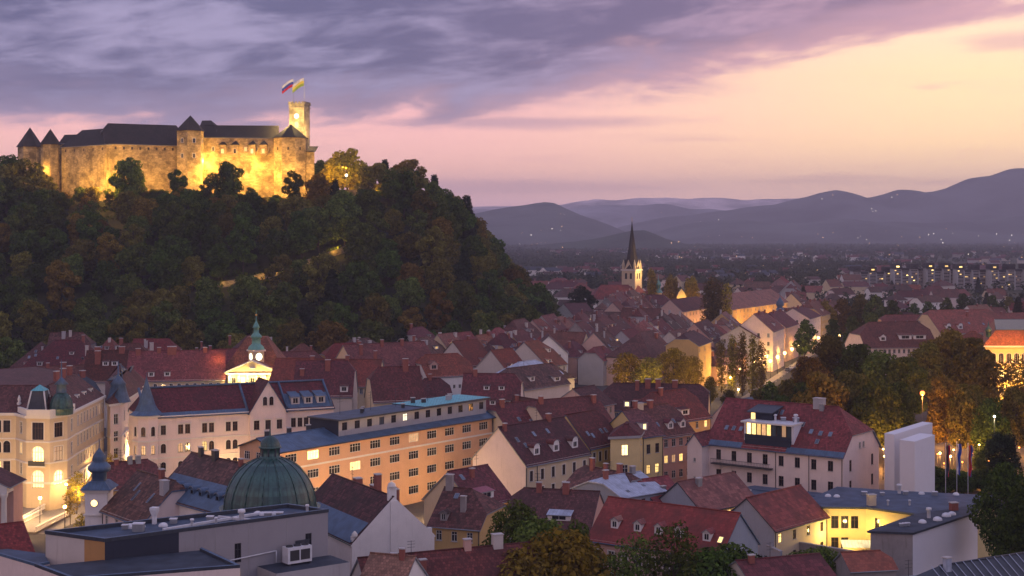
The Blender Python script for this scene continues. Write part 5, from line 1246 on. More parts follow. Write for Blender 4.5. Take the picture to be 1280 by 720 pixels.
r = house('rosy house with bright red roof and a row of small gabled dormers', (735, 672), (900, 696), 9, 13, 5.6, 0, 0, wall='rose', roof='tile_bright', f=dict(n=9, w=1.1, h=1.7, rows=2, top=1.6, style='trim', lit={}), r=dict(n=2, w=1.0, h=1.4, rows=1, top=1.2, lit={(0, 0): 1, (1, 0): 3}), dorm=[dict(side='f', u=u_, t=.30, kind='gable', w=1.3, h=1.3, wall='wall_white') for u_ in (.16, .34, .50, .65, .86)], rwall='wall_bluegrey', sky=[('f', .955, .28, .8, 1.2, 1)], edge='metal_blue')
point_light('doorway_light', tuple(at(905, 690, 6)), 250, (1, .5, .15)); point_light('yard_light', tuple(at(700, 690, 3)), 1300, (1, .5, .13)); point_light('yard_light', tuple(at(628, 668, 5)), 900, (1, .55, .13))
house('small dark plum gabled house with an awning dormer in the centre front', (592, 632), (640, 622), 11, 12, 5.2, 0, 0, wall='cream', roof='tile_wine', f=dict(n=2, w=1.4, h=1.6, rows=1, top=1.2, lit={(0, 0): 5}), r=dict(n=1, rows=1), dorm=[dict(side='f', u=.42, t=.12, kind='shed', w=3.4, h=1.2, mat='metal_red')], chim=[('f', .45, .75, .8, 1.4)], sky=[('f', .2, .7)])
house('crooked brown tiled roof with small dormers left of the awning dormer house', (536, 655), (600, 660), 9.5, 14, 5.0, 0, .6, wall='ochre', roof='tile_brown', r=dict(n=1, rows=1), f=dict(n=3, rows=1, lit={}), dorm=[dict(side='f', u=.25, t=.12, kind='gable', w=1.2, h=1.3, wall='wall_old')], chim=[('f', .55, .4, .9, 2.4, 'wall_old'), ('f', .1, .95, 1.2, 2.4, 'wall_old')], sky=[('f', .3, .7)])
r = house('plum roof with three short chimneys at the bottom edge', (470, 772), (690, 748), 8.0, 15, 6.2, 0, 0, wall='pale', roof='tile_wine', chim=[('f', .62, .98, 1.0, 1.3, 'wall_rose'), ('f', .80, .98, 1.4, 1.6, 'wall_pale'), ('f', .18, .85, .8, 1.3, 'brick_chimney'), ('f', .33, .7, .9, 1.3, 'brick_chimney'), ('f', .55, .35, .9, 1.0, 'tin')])
house('rust red roof corner at the bottom edge left of the plum roof with three chimneys', (446, 735), (500, 740), 12, 9, 3.6, 0, 0, wall='white', roof='tile_rust', chim=[('f', .75, .9, .7, 1.3)])
# --- white gable, dome block
def dome_block():
    r = house('white baroque gable with brown tiled roof in front of the green dome', (440, 680), (543, 668), 10, 25, 6.6, 0, 0, ridge='y', wall='white', roof='tile_brown', over=0.15, gover=-0.05, chim=[('b', .9, .8, 1.4, 2.0), ('b', .55, .75, 1.4, 1.6, 'brick_chimney'), ('b', .7, .9, 1.2, 3.0), ('b', .35, .85, 1.6, 1.4), ('b', .48, .6, 1.6, 1.0)], edge='copper', cat='building', name='gabled_building')
    F, ro, _ = root_F[r.name]
    m = MB(); p = F.pt(F.L, F.D/2, 10 + 6.5); m.box(p - F.ey*0.7 - F.ex*0.5 - UP*0.6, F.ey, -F.ex, 1.4, .5, 2.2, 'wall_white'); m.lathe(p - F.ex*0.75 + UP*1.6, [(0.7, 0), (0.55, .5), (0.1, .8)], 10, 'trim_white')
    for y in (0.2, F.D - 1.3): m.box(F.pt(F.L - .4, y, 9.6), F.ey, -F.ex, 1.1, .6, 1.4, 'wall_white'); 
    m.lathe(F.pt(F.L - .6, .7, 11), [(0.5, 0), (0.45, .4), (0.1, .8)], 8, 'trim_white'); m.box(F.pt(F.L - 0.02, F.D/2 - .6, 0), F.ey, F.ex, 1.2, .18, 16, 'wall_white'); m.build('gable_coping', r)
    m = MB(); k = F.rise/(F.D/2); m.face([F.pt(4, -0.15, 10.1), F.pt(F.L - .5, -0.15, 10.1), F.pt(F.L - .5, 3.0, 10 + 3.0*k + .05), F.pt(4, 3.0, 10 + 3*k + .05)], 'metal_blue'); m.build('metal_flashing', ro)
    # domed bank
    c = at(337.6, 634, 16.5); rr = 6.95
    b = thing('domed_building', 'building crowned by a large ribbed green copper dome with lantern', 'building', (c.x, c.y, 0)); USED.append((c.x, c.y, X, Yv, 8, 8))
    poly = ngon(c, 8.2, 8, R(22)); m = MB(); m.prism(poly, 0, 15.6, 'wall_blush'); band(m, poly, 14.8, .7, .5, 'trim_white'); m.lathe(v2(c) + UP*15.6, [(7.3, 0), (7.3, .9), (7.6, 1.0)], 28, 'copper'); m.build('wall', b)
    dome(b, c, 16.6, rr, 7.6, 'copper', n=28, ribs=16)
    m = MB(); m.lathe(v2(c) + UP*23.9, [(1.7, 0), (1.5, .3), (1.35, .4), (1.35, 1.5), (1.75, 1.6), (1.7, 1.8)], 12, 'copper'); m.lathe(v2(c) + UP*25.7, [(1.5, 0), (1.45, .5), (1.2, 1.0), (.7, 1.4), (.15, 1.6), (.1, 2.4), (.02, 3.2)], 12, 'copper')
    for k in range(8): a = k*math.pi/4; m.box(v2(c) + Vector((1.38*math.cos(a) - .1, 1.38*math.sin(a) - .1, 24.3)), X, Yv, .2, .2, 1.2, 'metal_dark')
    m.build('lantern', b)
    p = v2(at(297, 636, 15)); m = MB(); m.box(p + UP*12 - X*1.4, X, Yv, 2.8, .7, 3.4, 'trim_white'); m.box(p + UP*15.4 - X*.8, X, Yv, 1.6, .7, 1.0, 'trim_white'); m.lathe(p + UP*16.4 + Yv*.3, [(.6, 0), (.7, .4), (.2, .9)], 8, 'bronze_green')
    for sx_ in (-1.1, 1.1): m.lathe(p + X*sx_ + UP*15.4 + Yv*.3, [(.35, 0), (.45, .5), (.1, 1.0)], 8, 'trim_white')
    m.build('aedicule', b)
    # wing with round dormers
    r2 = house('white wing with blue metal mansard and round dormers left of the dome', (194, 616), (284, 641), 13.6, 14, 6.2, 0, 0, wall='white', roof='tile_brown', over=.6, f=dict(n=8, w=1.1, h=1.6, rows=2, top=2.2, lit={}), edge='metal_blue', chim=[('f', .15, .96, .9, 1.5, 'dark_metal'), ('f', .35, .96, 1.2, 1.5, 'dark_metal'), ('f', .7, .96, .8, 1.0, 'brick_chimney')], cat='building', name='mansard_wing')
    F, ro, _ = root_F[r2.name]; k = F.rise/(F.D/2)
    m = MB(); m.face([F.pt(.3, -.5, 13.6 - .5*k + .12), F.pt(F.L - .3, -.5, 13.6 - .5*k + .12), F.pt(F.L - .3, 3.4, 13.6 + 3.4*k + .08), F.pt(.3, 3.4, 13.6 + 3.4*k + .08)], 'metal_blue'); m.build('metal_flashing', ro)
    for i in range(8): dormer(ro, F, 'f', .10 + .115*i, .16, 'arch', 1.15, .9, 'metal_blue', 'metal_blue', frame='frame_dark')
dome_block()
# --- turret and tiled roof by the square
r = house('brown tiled roof with three long skylights beside the little onion turret', (128, 636), (178, 654), 10.5, 13, 6.0, 0, .2, wall='blush', roof='tile_brown', f=dict(n=4, rows=2, w=1.0, h=1.7, style='trim', lit={(0, 1): 2}), sky=[('f', .3, .55, .5, 1.8), ('f', .42, .35, .6, 2.2), ('f', .75, .4, .6, 2.0)], chim=[('f', .9, .7, 1.5, 2.0, 'concrete'), ('f', .6, .98, 1.0, 1.4)], edge='metal_blue')
house('dark red roof with small vents behind the brown tiled roof with long skylights', (136, 611), (205, 604), 9, 12, 4.0, .2, .2, wall='ochre', roof='tile_wine', f=dict(n=5, rows=1, lit={(0, 0): 1}), chim=[('f', .55, .9, .9, 1.3, 'tin'), ('f', .7, .9, 1.0, 1.3, 'tin'), ('f', .3, .9, .8, 1.0)])
def onion_turret():
    c = at(124, 640, 9.5); r = thing('onion_turret', 'slim white turret with blue onion roof and a lit round clock by the square', 'turret', (c.x, c.y, 0))
    s = [v2(c) + Vector(q) for q in ((-1.9, -1.9, 0), (1.9, -1.9, 0), (1.9, 1.9, 0), (-1.9, 1.9, 0))]; m = MB(); m.prism(s, 0, 13.6, 'wall_white'); band(m, s, 13.2, .5, .4, 'trim_white'); band(m, s, 9.2, .3, .25, 'trim_white'); m.build('wall', r)
    m = MB(); q0 = inset(s, -.8); q1 = frustum(m, q0, 13.7, 15.0, 1.3, 'metal_blue'); m.lathe(v2(c) + UP*15, [(1.3, 0), (1.3, 1.4), (1.6, 1.5), (2.0, 1.9), (2.0, 2.4), (1.3, 3.1), (1.0, 3.2), (1.2, 3.5), (1.1, 4.2), (.5, 5.0), (.1, 5.6), (.05, 7.2)], 12, 'metal_blue'); m.build('roof', r)
    m = MB(); cc = v2(c) - Yv*1.96 - X*.3 + UP*11.4; fr = [cc + X*.62*math.cos(R(k*20)) + UP*.62*math.sin(R(k*20)) for k in range(18)]; m.face(fr, 'lit_bright')
    for k in range(18): m.tube(fr[k], fr[(k+1) % 18], .07, 'trim_white', n=4)
    m.build('clock_face', r)
onion_turret()
# --- church portico, bridge, square
def portico():
    h = 12; A = at(-80, 607, h); B = at(13, 605, h); L = (B-A).length; r = thing('church_portico', 'church front with columns and a low pediment cut by the left edge', 'church', ((A.x+B.x)/2, A.y, 0)); P = v2(A); claim(P, X, Yv, L, 14)
    m = MB(); m.box(P + Yv*3, X, Yv, L, 5, h, 'wall_rose'); m.build('wall', r)
    m = MB(); m.box(P + UP*(h - 1.4) - Yv*.4, X, Yv, L, 3.5, 1.4, 'trim_white'); m.face([P - Yv*.4 + UP*h, P + X*L - Yv*.4 + UP*h, P + X*L/2 - Yv*.4 + UP*(h + 3)], 'trim_white'); m.build('pediment', r)
    for k in range(6): m = MB(); m.lathe(P + X*(.8 + (L - 1.6)*k/5) + Yv*.3, [(.75, 0), (.6, .5), (.5, 9.6), (.75, 10.2), (.75, h - 1.4)], 10, 'trim_white'); m.build('column', r)
    m = MB(); F = Frame(P + Yv*8.2, -Yv, X, 8.6, L, h, 3); roof_mesh(F, 0, 0, .6, .2, 'tile_wine').build('roof', r)
portico()
def bridge(label, A, B, w):
    a, b = v2(at(*A, 0.9)), v2(at(*B, 0.9)); d = (b-a).normalized(); n = Vector((-d.y, d.x, 0)); L = (b-a).length
    r = thing('stone_bridge', label, 'bridge', ((a.x+b.x)/2, (a.y+b.y)/2, 0), 'footbridges on the square')
    m = MB(); m.box(a + UP*.1, d, n, L, w, .35, 'paving'); m.build('deck', r)
    for o in (0, w):
        m = MB(); m.box(a + n*(o - .15) + UP*.45, d, n, L, .3, .15, 'trim_white'); m.box(a + n*(o - .2) + UP*1.25, d, n, L, .4, .18, 'trim_white')
        k = 0
        while k*.7 < L: m.lathe(a + n*o + d*(k*.7 + .2) + UP*.6, [(.10, 0), (.16, .25), (.09, .5), (.12, .65)], 6, 'trim_white'); k += 1
        m.build('balustrade', r)
bridge('white balustraded footbridge nearest the palace front', (22, 652), (68, 626), 6)
bridge('white balustraded footbridge nearer the red roof at the left edge', (45, 662), (88, 640), 6)
m = MB(); q = [v2(at(px, py, 0)) for px, py in ((-60, 660), (60, 668), (125, 640), (150, 612), (190, 585), (150, 560), (20, 590))]
m.face([p + UP*.012 for p in q], 'paving'); tag(m.build('square_paving'), kind='structure')
for i, (px, py, pw, lab) in enumerate(((43, 629, 350, 'globe lamp before the lit arched door of the corner palace'), (68, 629, 350, 'globe lamp at the far end of the first footbridge'), (83, 637, 700, 'globe lamp between the two footbridges'), (50, 656, 700, 'globe lamp on the near end of the first footbridge'), (81, 668, 700, 'orange globe lamp nearest the modern grey building'), (143, 600, 1100, 'globe lamp in the narrow street under the bell roofed bay'), (162, 590, 900, 'globe lamp at the corner of the pale spire palace'), (111, 645, 700, 'globe lamp beside the onion turret'))):
    lamp_post(lab, tuple(at(px, py, 0)), 5.0, 'lamp', pw, group='globe lamps of the square', head=.36)
lamp_post('very bright street lamp at the left edge before the portico', tuple(at(2, 672, 0)), 6.4, 'lamp', 2600, group='globe lamps of the square', head=.55)
for px, py, p in ((-20, 650, 2200), (22, 654, 2200), (62, 654, 2000), (100, 642, 1000), (118, 612, 1700), (150, 592, 3000), (172, 588, 2600), (200, 600, 1600), (240, 610, 1600), (290, 612, 1600), (330, 640, 2400), (380, 672, 2300), (430, 668, 2300), (480, 662, 2300), (530, 650, 2300), (575, 632, 2000)):
    q = at(px, py, 0); point_light('street_light', (q.x, q.y - 1.5, 4.6), p, (1, .60, .24))
house('red roofed low house with a white gable at the bottom left corner', (-35, 700), (42, 690), 10.5, 11, 3.6, 0, 0, wall='white', roof='tile_red', chim=[('f', .3, .9, .9, 1.2)])
# ------------------------------------------------------------------ modern flat roofed block at the lower left
def vents(roof, items):
    for (p, z, kind, s) in items:
        m = MB()
        if kind == 'dome': m.lathe(v2(p) + UP*z, [(s, 0), (s, .15*s), (s*.85, .5*s), (s*.4, .75*s), (.05, .8*s)], 10, 'white_metal'); m.build('roof_dome', roof)
        elif kind == 'pipe': m.lathe(v2(p) + UP*z, [(s*.35, 0), (s*.35, 1.4*s), (s*.55, 1.5*s), (s*.5, 1.9*s), (.05, 2*s)], 8, 'white_metal'); m.build('vent_pipe', roof)
        elif kind == 'box': m.box(v2(p) + UP*z, X, Yv, s, s*.8, s*.7, 'tin'); m.box(v2(p) + UP*(z + s*.7) - X*.06 - Yv*.06, X, Yv, s + .12, s*.8 + .12, .1, 'white_metal'); m.build('vent_box', roof)
        elif kind == 'tall': m.lathe(v2(p) + UP*z, [(s*.4, 0), (s*.4, 1.2*s), (s*.8, 2.2*s), (s*.8, 2.6*s)], 4, 'white_metal', False, .6); m.build('vent_hood', roof)
def modern_block():
    zt = 22.0
    P = [v2(at(*p, zt)) for p in ((57, 665), (131, 675), (410, 638), (360, 631), (147, 655))]
    r = thing('modern_block', 'modern grey flat roofed block with dark roof decks filling the lower left corner', 'building', (P[1].x, P[1].y + 8, 0))
    for p in P: USED.append((p.x, p.y, X, Yv, 10, 10))
    m = MB(); n = len(P); zl = 20.0
    for i in range(n):
        a, b = P[i], P[(i+1) % n]
        if i == 0:
            c = a.lerp(b, .66); m.face([a, c, c + UP*zt, a + UP*zt], 'wall_pale'); m.face([c, b, b + UP*zt, c + UP*zt], 'wood_panel')
        elif i == 1:
            d = (b - a).normalized(); c = a.lerp(b, .31); m.face([a, c, c + UP*zt, a + UP*zt], 'navy')
            facade(m, r, c, b, 0, zt, 'panel_grey', dict(n=4, w=.9, h=2.4, rows=2, top=2.6, dz=4.6, m=2.4, style='bare', lit={(1, 0): 0}, frame='frame_dark', skip=((0, 0), (2, 0), (0, 1), (1, 1))))
            for u in (.47, .62, .8): m.box(a.lerp(b, u) + UP*14 - Vector((-d.y, d.x, 0))*.03, d, Vector((-d.y, d.x, 0)), .05, .03, 8, 'trim_grey')
            nn = Vector((d.y, -d.x, 0)); q = a.lerp(b, .84) + nn*.06
            m.box(q + UP*(zt - 5.0), d, nn, 2.0, .06, 1.7, 'metal_dark')
        else: m.face([a, b, b + UP*zt, a + UP*zt], 'concrete')
    m.build('wall', r)
    rb = MB(); q = inset(P, .35); q2 = inset(P, -.06)
    for i in range(n):                                        # parapet rim and sunken deck
        a, b, c, d = q2[i], q2[(i+1) % n], q[(i+1) % n], q[i]
        rb.face([a + UP*(zt - .25), b + UP*(zt - .25), b + UP*(zt + .18), a + UP*(zt + .18)], 'metal_dark'); rb.face([a + UP*(zt + .18), b + UP*(zt + .18), c + UP*(zt + .18), d + UP*(zt + .18)], 'metal_blue'); rb.face([d + UP*(zt + .18), c + UP*(zt + .18), c + UP*(zt - .3), d + UP*(zt - .3)], 'metal_dark')
    rb.face([p + UP*(zt - .3) for p in q], 'bitumen_blue')
    a, b = v2(at(205, 661, zt)), v2(at(330, 640, zt)); d = (b-a).normalized(); rb.box(a + UP*(zt - .28), d, Vector((-d.y, d.x, 0)), (b-a).length, .35, .3, 'white_metal')
    a = v2(at(272, 645, zt)); rb.box(a + UP*(zt - .28), Vector((.9, -.4, 0)).normalized(), Vector((.4, .9, 0)).normalized(), 5, .3, .3, 'white_metal')
    ro = rb.build('roof', r)
    V = [(at(px, py, zt), zt - .3, k, s) for px, py, k, s in ((163, 657, 'dome', .7), (176, 656, 'dome', .6), (165, 662, 'box', 1.3), (193, 652, 'tall', .8), (204, 655, 'dome', .6), (152, 659, 'box', .7), (212, 652, 'box', .8), (322, 640, 'dome', .55), (329, 641, 'dome', .55), (343, 641, 'dome', .6), (330, 645, 'box', .9), (345, 644, 'box', .8), (302, 651, 'pipe', .9), (240, 655, 'pipe', .5), (270, 652, 'pipe', .45), (258, 649, 'box', .8), (384, 637, 'pipe', .5))]
    vents(ro, V)
    # lower deck in front
    L = [v2(at(px, py, zl)) for px, py in ((-40, 690), (44, 704.5), (120, 735), (300, 708), (255, 690), (227, 690), (131, 700), (60, 706))]
    L = [v2(at(px, py, zl)) for px, py in ((43, 704.5), (90, 722), (300, 706), (252, 684), (131, 699))]
    m = MB(); m.prism([L[0], L[1], L[2], L[3], L[4] + Vector((1, 2, 0))], 0, zl - .35, 'wall_blush', 'bitumen')
    q = inset([L[0], L[1], L[2], L[3], L[4]], .4); lp = [L[0], L[1], L[2], L[3], L[4]]
    for i in range(3):
        a, b, c, d = lp[i], lp[i+1], q[i+1], q[i]
        m.face([a + UP*(zl - .36), b + UP*(zl - .36), b + UP*zl, a + UP*zl], 'metal_dark'); m.face([a + UP*zl, b + UP*zl, c + UP*zl, d + UP*zl], 'metal_blue'); m.face([d + UP*zl, c + UP*zl, c + UP*(zl - .34), d + UP*(zl - .34)], 'metal_dark')
    m.build('lower_deck', r)
    m = MB(); L2 = [v2(at(px, py, 19.2)) for px, py in ((-30, 687), (1, 693), (46, 706), (62, 703), (56, 690), (10, 684))]
    m.prism(L2, 0, 19.0, 'wall_blush', 'bitumen_blue'); 
    for i in range(3): 
        d = (L2[i+1] - L2[i]).normalized(); m.box(L2[i] + UP*19.0 - Vector((-d.y, d.x, 0))*.05, d, Vector((-d.y, d.x, 0)), (L2[i+1]-L2[i]).length, .3, .3, 'metal_blue')
    m.build('side_wing', r)
    # service ledge with air conditioner
    d = (P[2] - P[1]).normalized(); nn = Vector((d.y, -d.x, 0)); c = P[1].lerp(P[2], .66)
    m = MB(); m.box(c + UP*0 + nn*.03, d, nn, 10.4, 5.0, 16.2, 'concrete', 'bitumen'); m.build('service_ledge', r)
    b = c + d*3.0 + nn*1.0 + UP*16.2
    a = thing('air_conditioner', 'white rooftop air conditioner with three fans on the ledge of the modern grey block', 'air conditioner', tuple(b))
    m = MB(); m.box(b + UP*.25, d, nn, 3.4, 1.5, 2.0, 'white_metal'); m.build('housing', a)
    for k in range(3):
        m = MB(); p = b + d*(.6 + 1.1*k) + nn*.75 + UP*2.25; m.lathe(p, [(.48, 0), (.48, .16), (.40, .17), (.38, .05), (.05, .06)], 14, 'dark_metal'); m.build('fan', a)
    m = MB(); m.box(b + d*.3 + nn*1.5 + UP*.6, d, nn, 1.3, .04, 1.3, 'dark_metal'); m.box(b + d*1.8 + nn*1.5 + UP*.6, d, nn, 1.3, .04, 1.3, 'dark_metal'); m.build('grille', a)
    m = MB()
    for x in (.2, 3.0): m.box(b + d*x, d, nn, .2, 1.5, .25, 'dark_metal')
    m.build('foot', a)
    m = MB(); p0 = P[1].lerp(P[2], .5) + nn*.15; m.tube(p0 + UP*17.4, c + d*2.6 + nn*.15 + UP*17.8, .09, 'white_metal'); m.tube(c + d*2.6 + nn*.15 + UP*17.8, c + d*2.6 + nn*.15 + UP*16.3, .09, 'white_metal'); m.build('pipe', r)
    m = MB(); p0 = c - d*4 + nn*.08; m.box(p0 + UP*14.8, d, nn, 1.6, .05, 1.1, 'lit'); m.build('lit_window', r)
    HOUSES.append(('the modern grey block', P[1], r))
modern_block()

# ------------------------------------------------------------------ right foreground
def penthouse_house():
    h = 13.0
    r = house('large white house with red half hipped roof, blue flashing and a glass penthouse', (884, 551), (1054, 568), h, 18, 8.4, 0.0, 0.55, wall='blush', roof='tile_red', over=.7, gover=.4, f=dict(n=8, w=1.15, h=2.1, rows=3, top=1.6, dz=4.2, m=2.2, style='plain', lit={(3, 1): 0}, frame='frame_brown'), r=dict(n=3, w=1.1, h=2.3, rows=3, top=.4 + 1.2, dz=4.2, m=3.0, style='plain', lit={}, frame='frame_brown', skip=((1, 0), (1, 1))),
              sky=[('f', .10, .28), ('f', .155, .28), ('f', .21, .28), ('f', .26, .26), ('f', .42, .72, .7, 1.3), ('f', .455, .72, .7, 1.3), ('f', .72, .36), ('f', .79, .34), ('f', .79, .16), ('f', .86, .34), ('f', .64, .5)], chim=[('f', .7, .98, 2.2, 1.6, 'concrete'), ('f', .73, .9, .9, 1.2, 'tin')], edge='metal_blue', gable_win=2)
    F, ro, _ = root_F[r.name]; L = F.L; k = F.rise/(F.D/2)
    m = MB()                                                    # flashing band along the eave and the hip
    for a, b in ((0.02, .27), (.60, 1.01)):
      m = MB(); m.face([F.pt(a*L, -.68, h - .68*k + .03), F.pt(b*L, -.68, h - .68*k + .03), F.pt(b*L, .35, h + .35*k + .03), F.pt(a*L, .35, h + .35*k + .03)], 'metal_blue'); m.build('metal_flashing', ro)
    # penthouse with its lit glass band
    x0, x1 = L*.285, L*.62; z1 = h + 4.9; m = MB()
    m.box(F.pt(x0, 0.2, h - .1), F.ex, F.ey, x1 - x0, 9.0, 1.5, 'navy'); m.box(F.pt(x0 - .5, 0.9, h), F.ex, F.ey, .5, 8, 4.7, 'panel_white'); m.box(F.pt(x1, 0.9, h), F.ex, F.ey, .5, 8, 4.7, 'panel_white'); m.box(F.pt(x0, 3.0, h + 1.4), F.ex, F.ey, x1 - x0, 6, 3.2, 'navy')
    m.build('penthouse', r)
    m = MB(); m.box(F.pt(x0 - .7, -.3, z1 - .2), F.ex, F.ey, x1 - x0 + 1.4, 9, .35, 'trim_white', 'white_metal'); pr = m.build('penthouse_roof', r)
    nb = 9
    for i in range(nb):
        m = MB(); wv = (x1 - x0)/nb; p = F.pt(x0 + i*wv + .05, 1.0, h + 1.45)
        m.face([p, p + F.ex*(wv - .1), p + F.ex*(wv - .1) + UP*3.2, p + UP*3.2], 'lit_bright' if i < 2 else ('lit' if i < 5 and i != 3 else ('lit_dim' if i in (3, 7) else 'glass_green'))); 
        for xx in (0, wv - .16): m.box(p + F.ex*xx - F.ey*.06, F.ex, F.ey, .07, .08, 3.2, 'frame_dark')
        m.build('window', r)
    m = MB(); m.box(F.pt(x0, .1, h + 1.45), F.ex, F.ey, x1 - x0, .06, .9, 'navy'); m.build('railing', r)
    V = [(F.pt(x0 + u*(x1-x0), 4, 0), z1 + .15, kk, s) for u, kk, s in ((.5, 'pipe', .7), (.63, 'box', 1.0), (.9, 'box', 1.2), (.95, 'pipe', .9))]; vents(pr, V)
    # big blue roofed dormer above
    m = MB(); a = F.pt(L*.27, 3.6, h + 4.4); m.box(a, F.ex, F.ey, 5.0, 6, 2.4, 'navy'); m.face([a + F.ex*.2 - F.ey*.02 + UP*.7, a + F.ex*1.2 - F.ey*.02 + UP*.7, a + F.ex*1.2 - F.ey*.02 + UP*2.1, a + F.ex*.2 - F.ey*.02 + UP*2.1], 'lit_bright'); q = [a - F.ex*.5 - F.ey*.7 + UP*2.3, a + F.ex*5.5 - F.ey*.7 + UP*2.3, a + F.ex*5.5 + F.ey*6 + UP*3.6, a - F.ex*.5 + F.ey*6 + UP*3.6]
    m.face(q, 'metal_dark'); m.face([p - UP*.2 for p in q][::-1], 'metal_dark')
    for i in range(4): m.face([q[i] - UP*.2, q[(i+1) % 4] - UP*.2, q[(i+1) % 4], q[i]], 'metal_dark')
    m.build('dormer', ro)
    # balcony with plants
    m = MB(); m.box(F.pt(1.6, -1.4, h - 4.6), F.ex, F.ey, L*.50 - 1.6, 1.4, .22, 'dark_metal'); m.build('balcony', r)
    m = MB(); w_ = L*.50 - 1.6
    m.box(F.pt(1.6, -1.4, h - 3.5), F.ex, F.ey, w_, .06, .08, 'dark_metal')
    for i in range(int(w_/.35)): m.box(F.pt(1.6 + i*.35, -1.39, h - 4.4), F.ex, F.ey, .04, .04, .9, 'dark_metal')
    m.build('balcony_railing', r)
    g = np.random.default_rng(4); c = np.array([tuple(F.pt(1.8 + g.uniform(0, w_ - .4), -1.2 + g.uniform(-.2, .25), h - 3.9 + g.uniform(-.35, .55))) for _ in range(420)])
    # lower front wing on the left
    m = MB(); a = F.pt(-3.2, -3.0, 0); zz = h - .4
    facade(m, r, a, a + F.ex*3.6, 0, zz, 'wall_blush', dict(n=1, w=.6, h=.9, rows=3, top=3, dz=4, lit={})); facade(m, r, a + F.ex*3.6, a + F.ex*3.6 + F.ey*3.2, 0, zz, 'wall_blush', None); facade(m, r, a + F.ey*8, a, 0, zz, 'wall_blush', None)
    m.face([a + UP*zz, a + F.ex*3.6 + UP*zz, a + F.ex*1.8 + UP*(zz + 2.2)], 'wall_blush'); m.build('side_wing', r)
    Fw = Frame(a + F.ey*9, -F.ey, F.ex, 9, 3.6, zz, 2.2); roof_mesh(Fw, 0, 0, .3, .3, 'tile_red', edge='metal_blue').build('side_wing_roof', r)
    m = MB()
    for x in (.36, .82): m.tube(F.pt(L*.52 if x < .5 else L*.76, -.1, 1), F.pt(L*.52 if x < .5 else L*.76, -.1, h - .5), .07, 'dark_metal')
    m.build('downpipe', r)
penthouse_house()
# white wall monument
def monument():
    base = at(1140, 660, 0); Y = 296
    W = lambda px, y: Vector(((px - 640)/FPX*y, y, 0)); Zp = lambda py, y: EYE - (py - HZN)/FPX*y
    r = thing('white_monument', 'tall plain white monument of two upright slabs before the park trees', 'monument', (W(1138, Y).x, Y, 0))
    m = MB(); a, b, c = W(1111, 294), W(1118, 291.5), W(1165.5, 300); e = (c - b).normalized(); n = Vector((-e.y, e.x, 0)); L = (c-b).length
    zt0, zt1 = Zp(541, 294), Zp(528.5, 300); p = [b, c, c + n*2.4, b + n*2.4]
    q = [Vector((p[i].x, p[i].y, (zt0, zt1, zt1, zt0)[i])) for i in range(4)]
    for i in range(4): m.face([p[i], p[(i+1) % 4], q[(i+1) % 4], q[i]], 'panel_white')
    m.face(q, 'panel_white'); m.build('tall_slab', r)
    m = MB(); b, c = W(1143.5, 284), W(1168.5, 289); e = (c-b).normalized(); n = Vector((-e.y, e.x, 0)); t0, t1 = Zp(552, 284), Zp(543.5, 289); w_ = 3.4
    p = [b, c, c + n*w_, b + n*w_]; q = [Vector((p[i].x, p[i].y, (t0, t1, t1, t0)[i])) for i in range(4)]
    for i in range(4): m.face([p[i], p[(i+1) % 4], q[(i+1) % 4], q[i]], 'panel_white')
    m.face(q, 'panel_white'); m.build('front_slab', r)
    HOUSES.append(('the white monument', W(1138, Y), r))
monument()
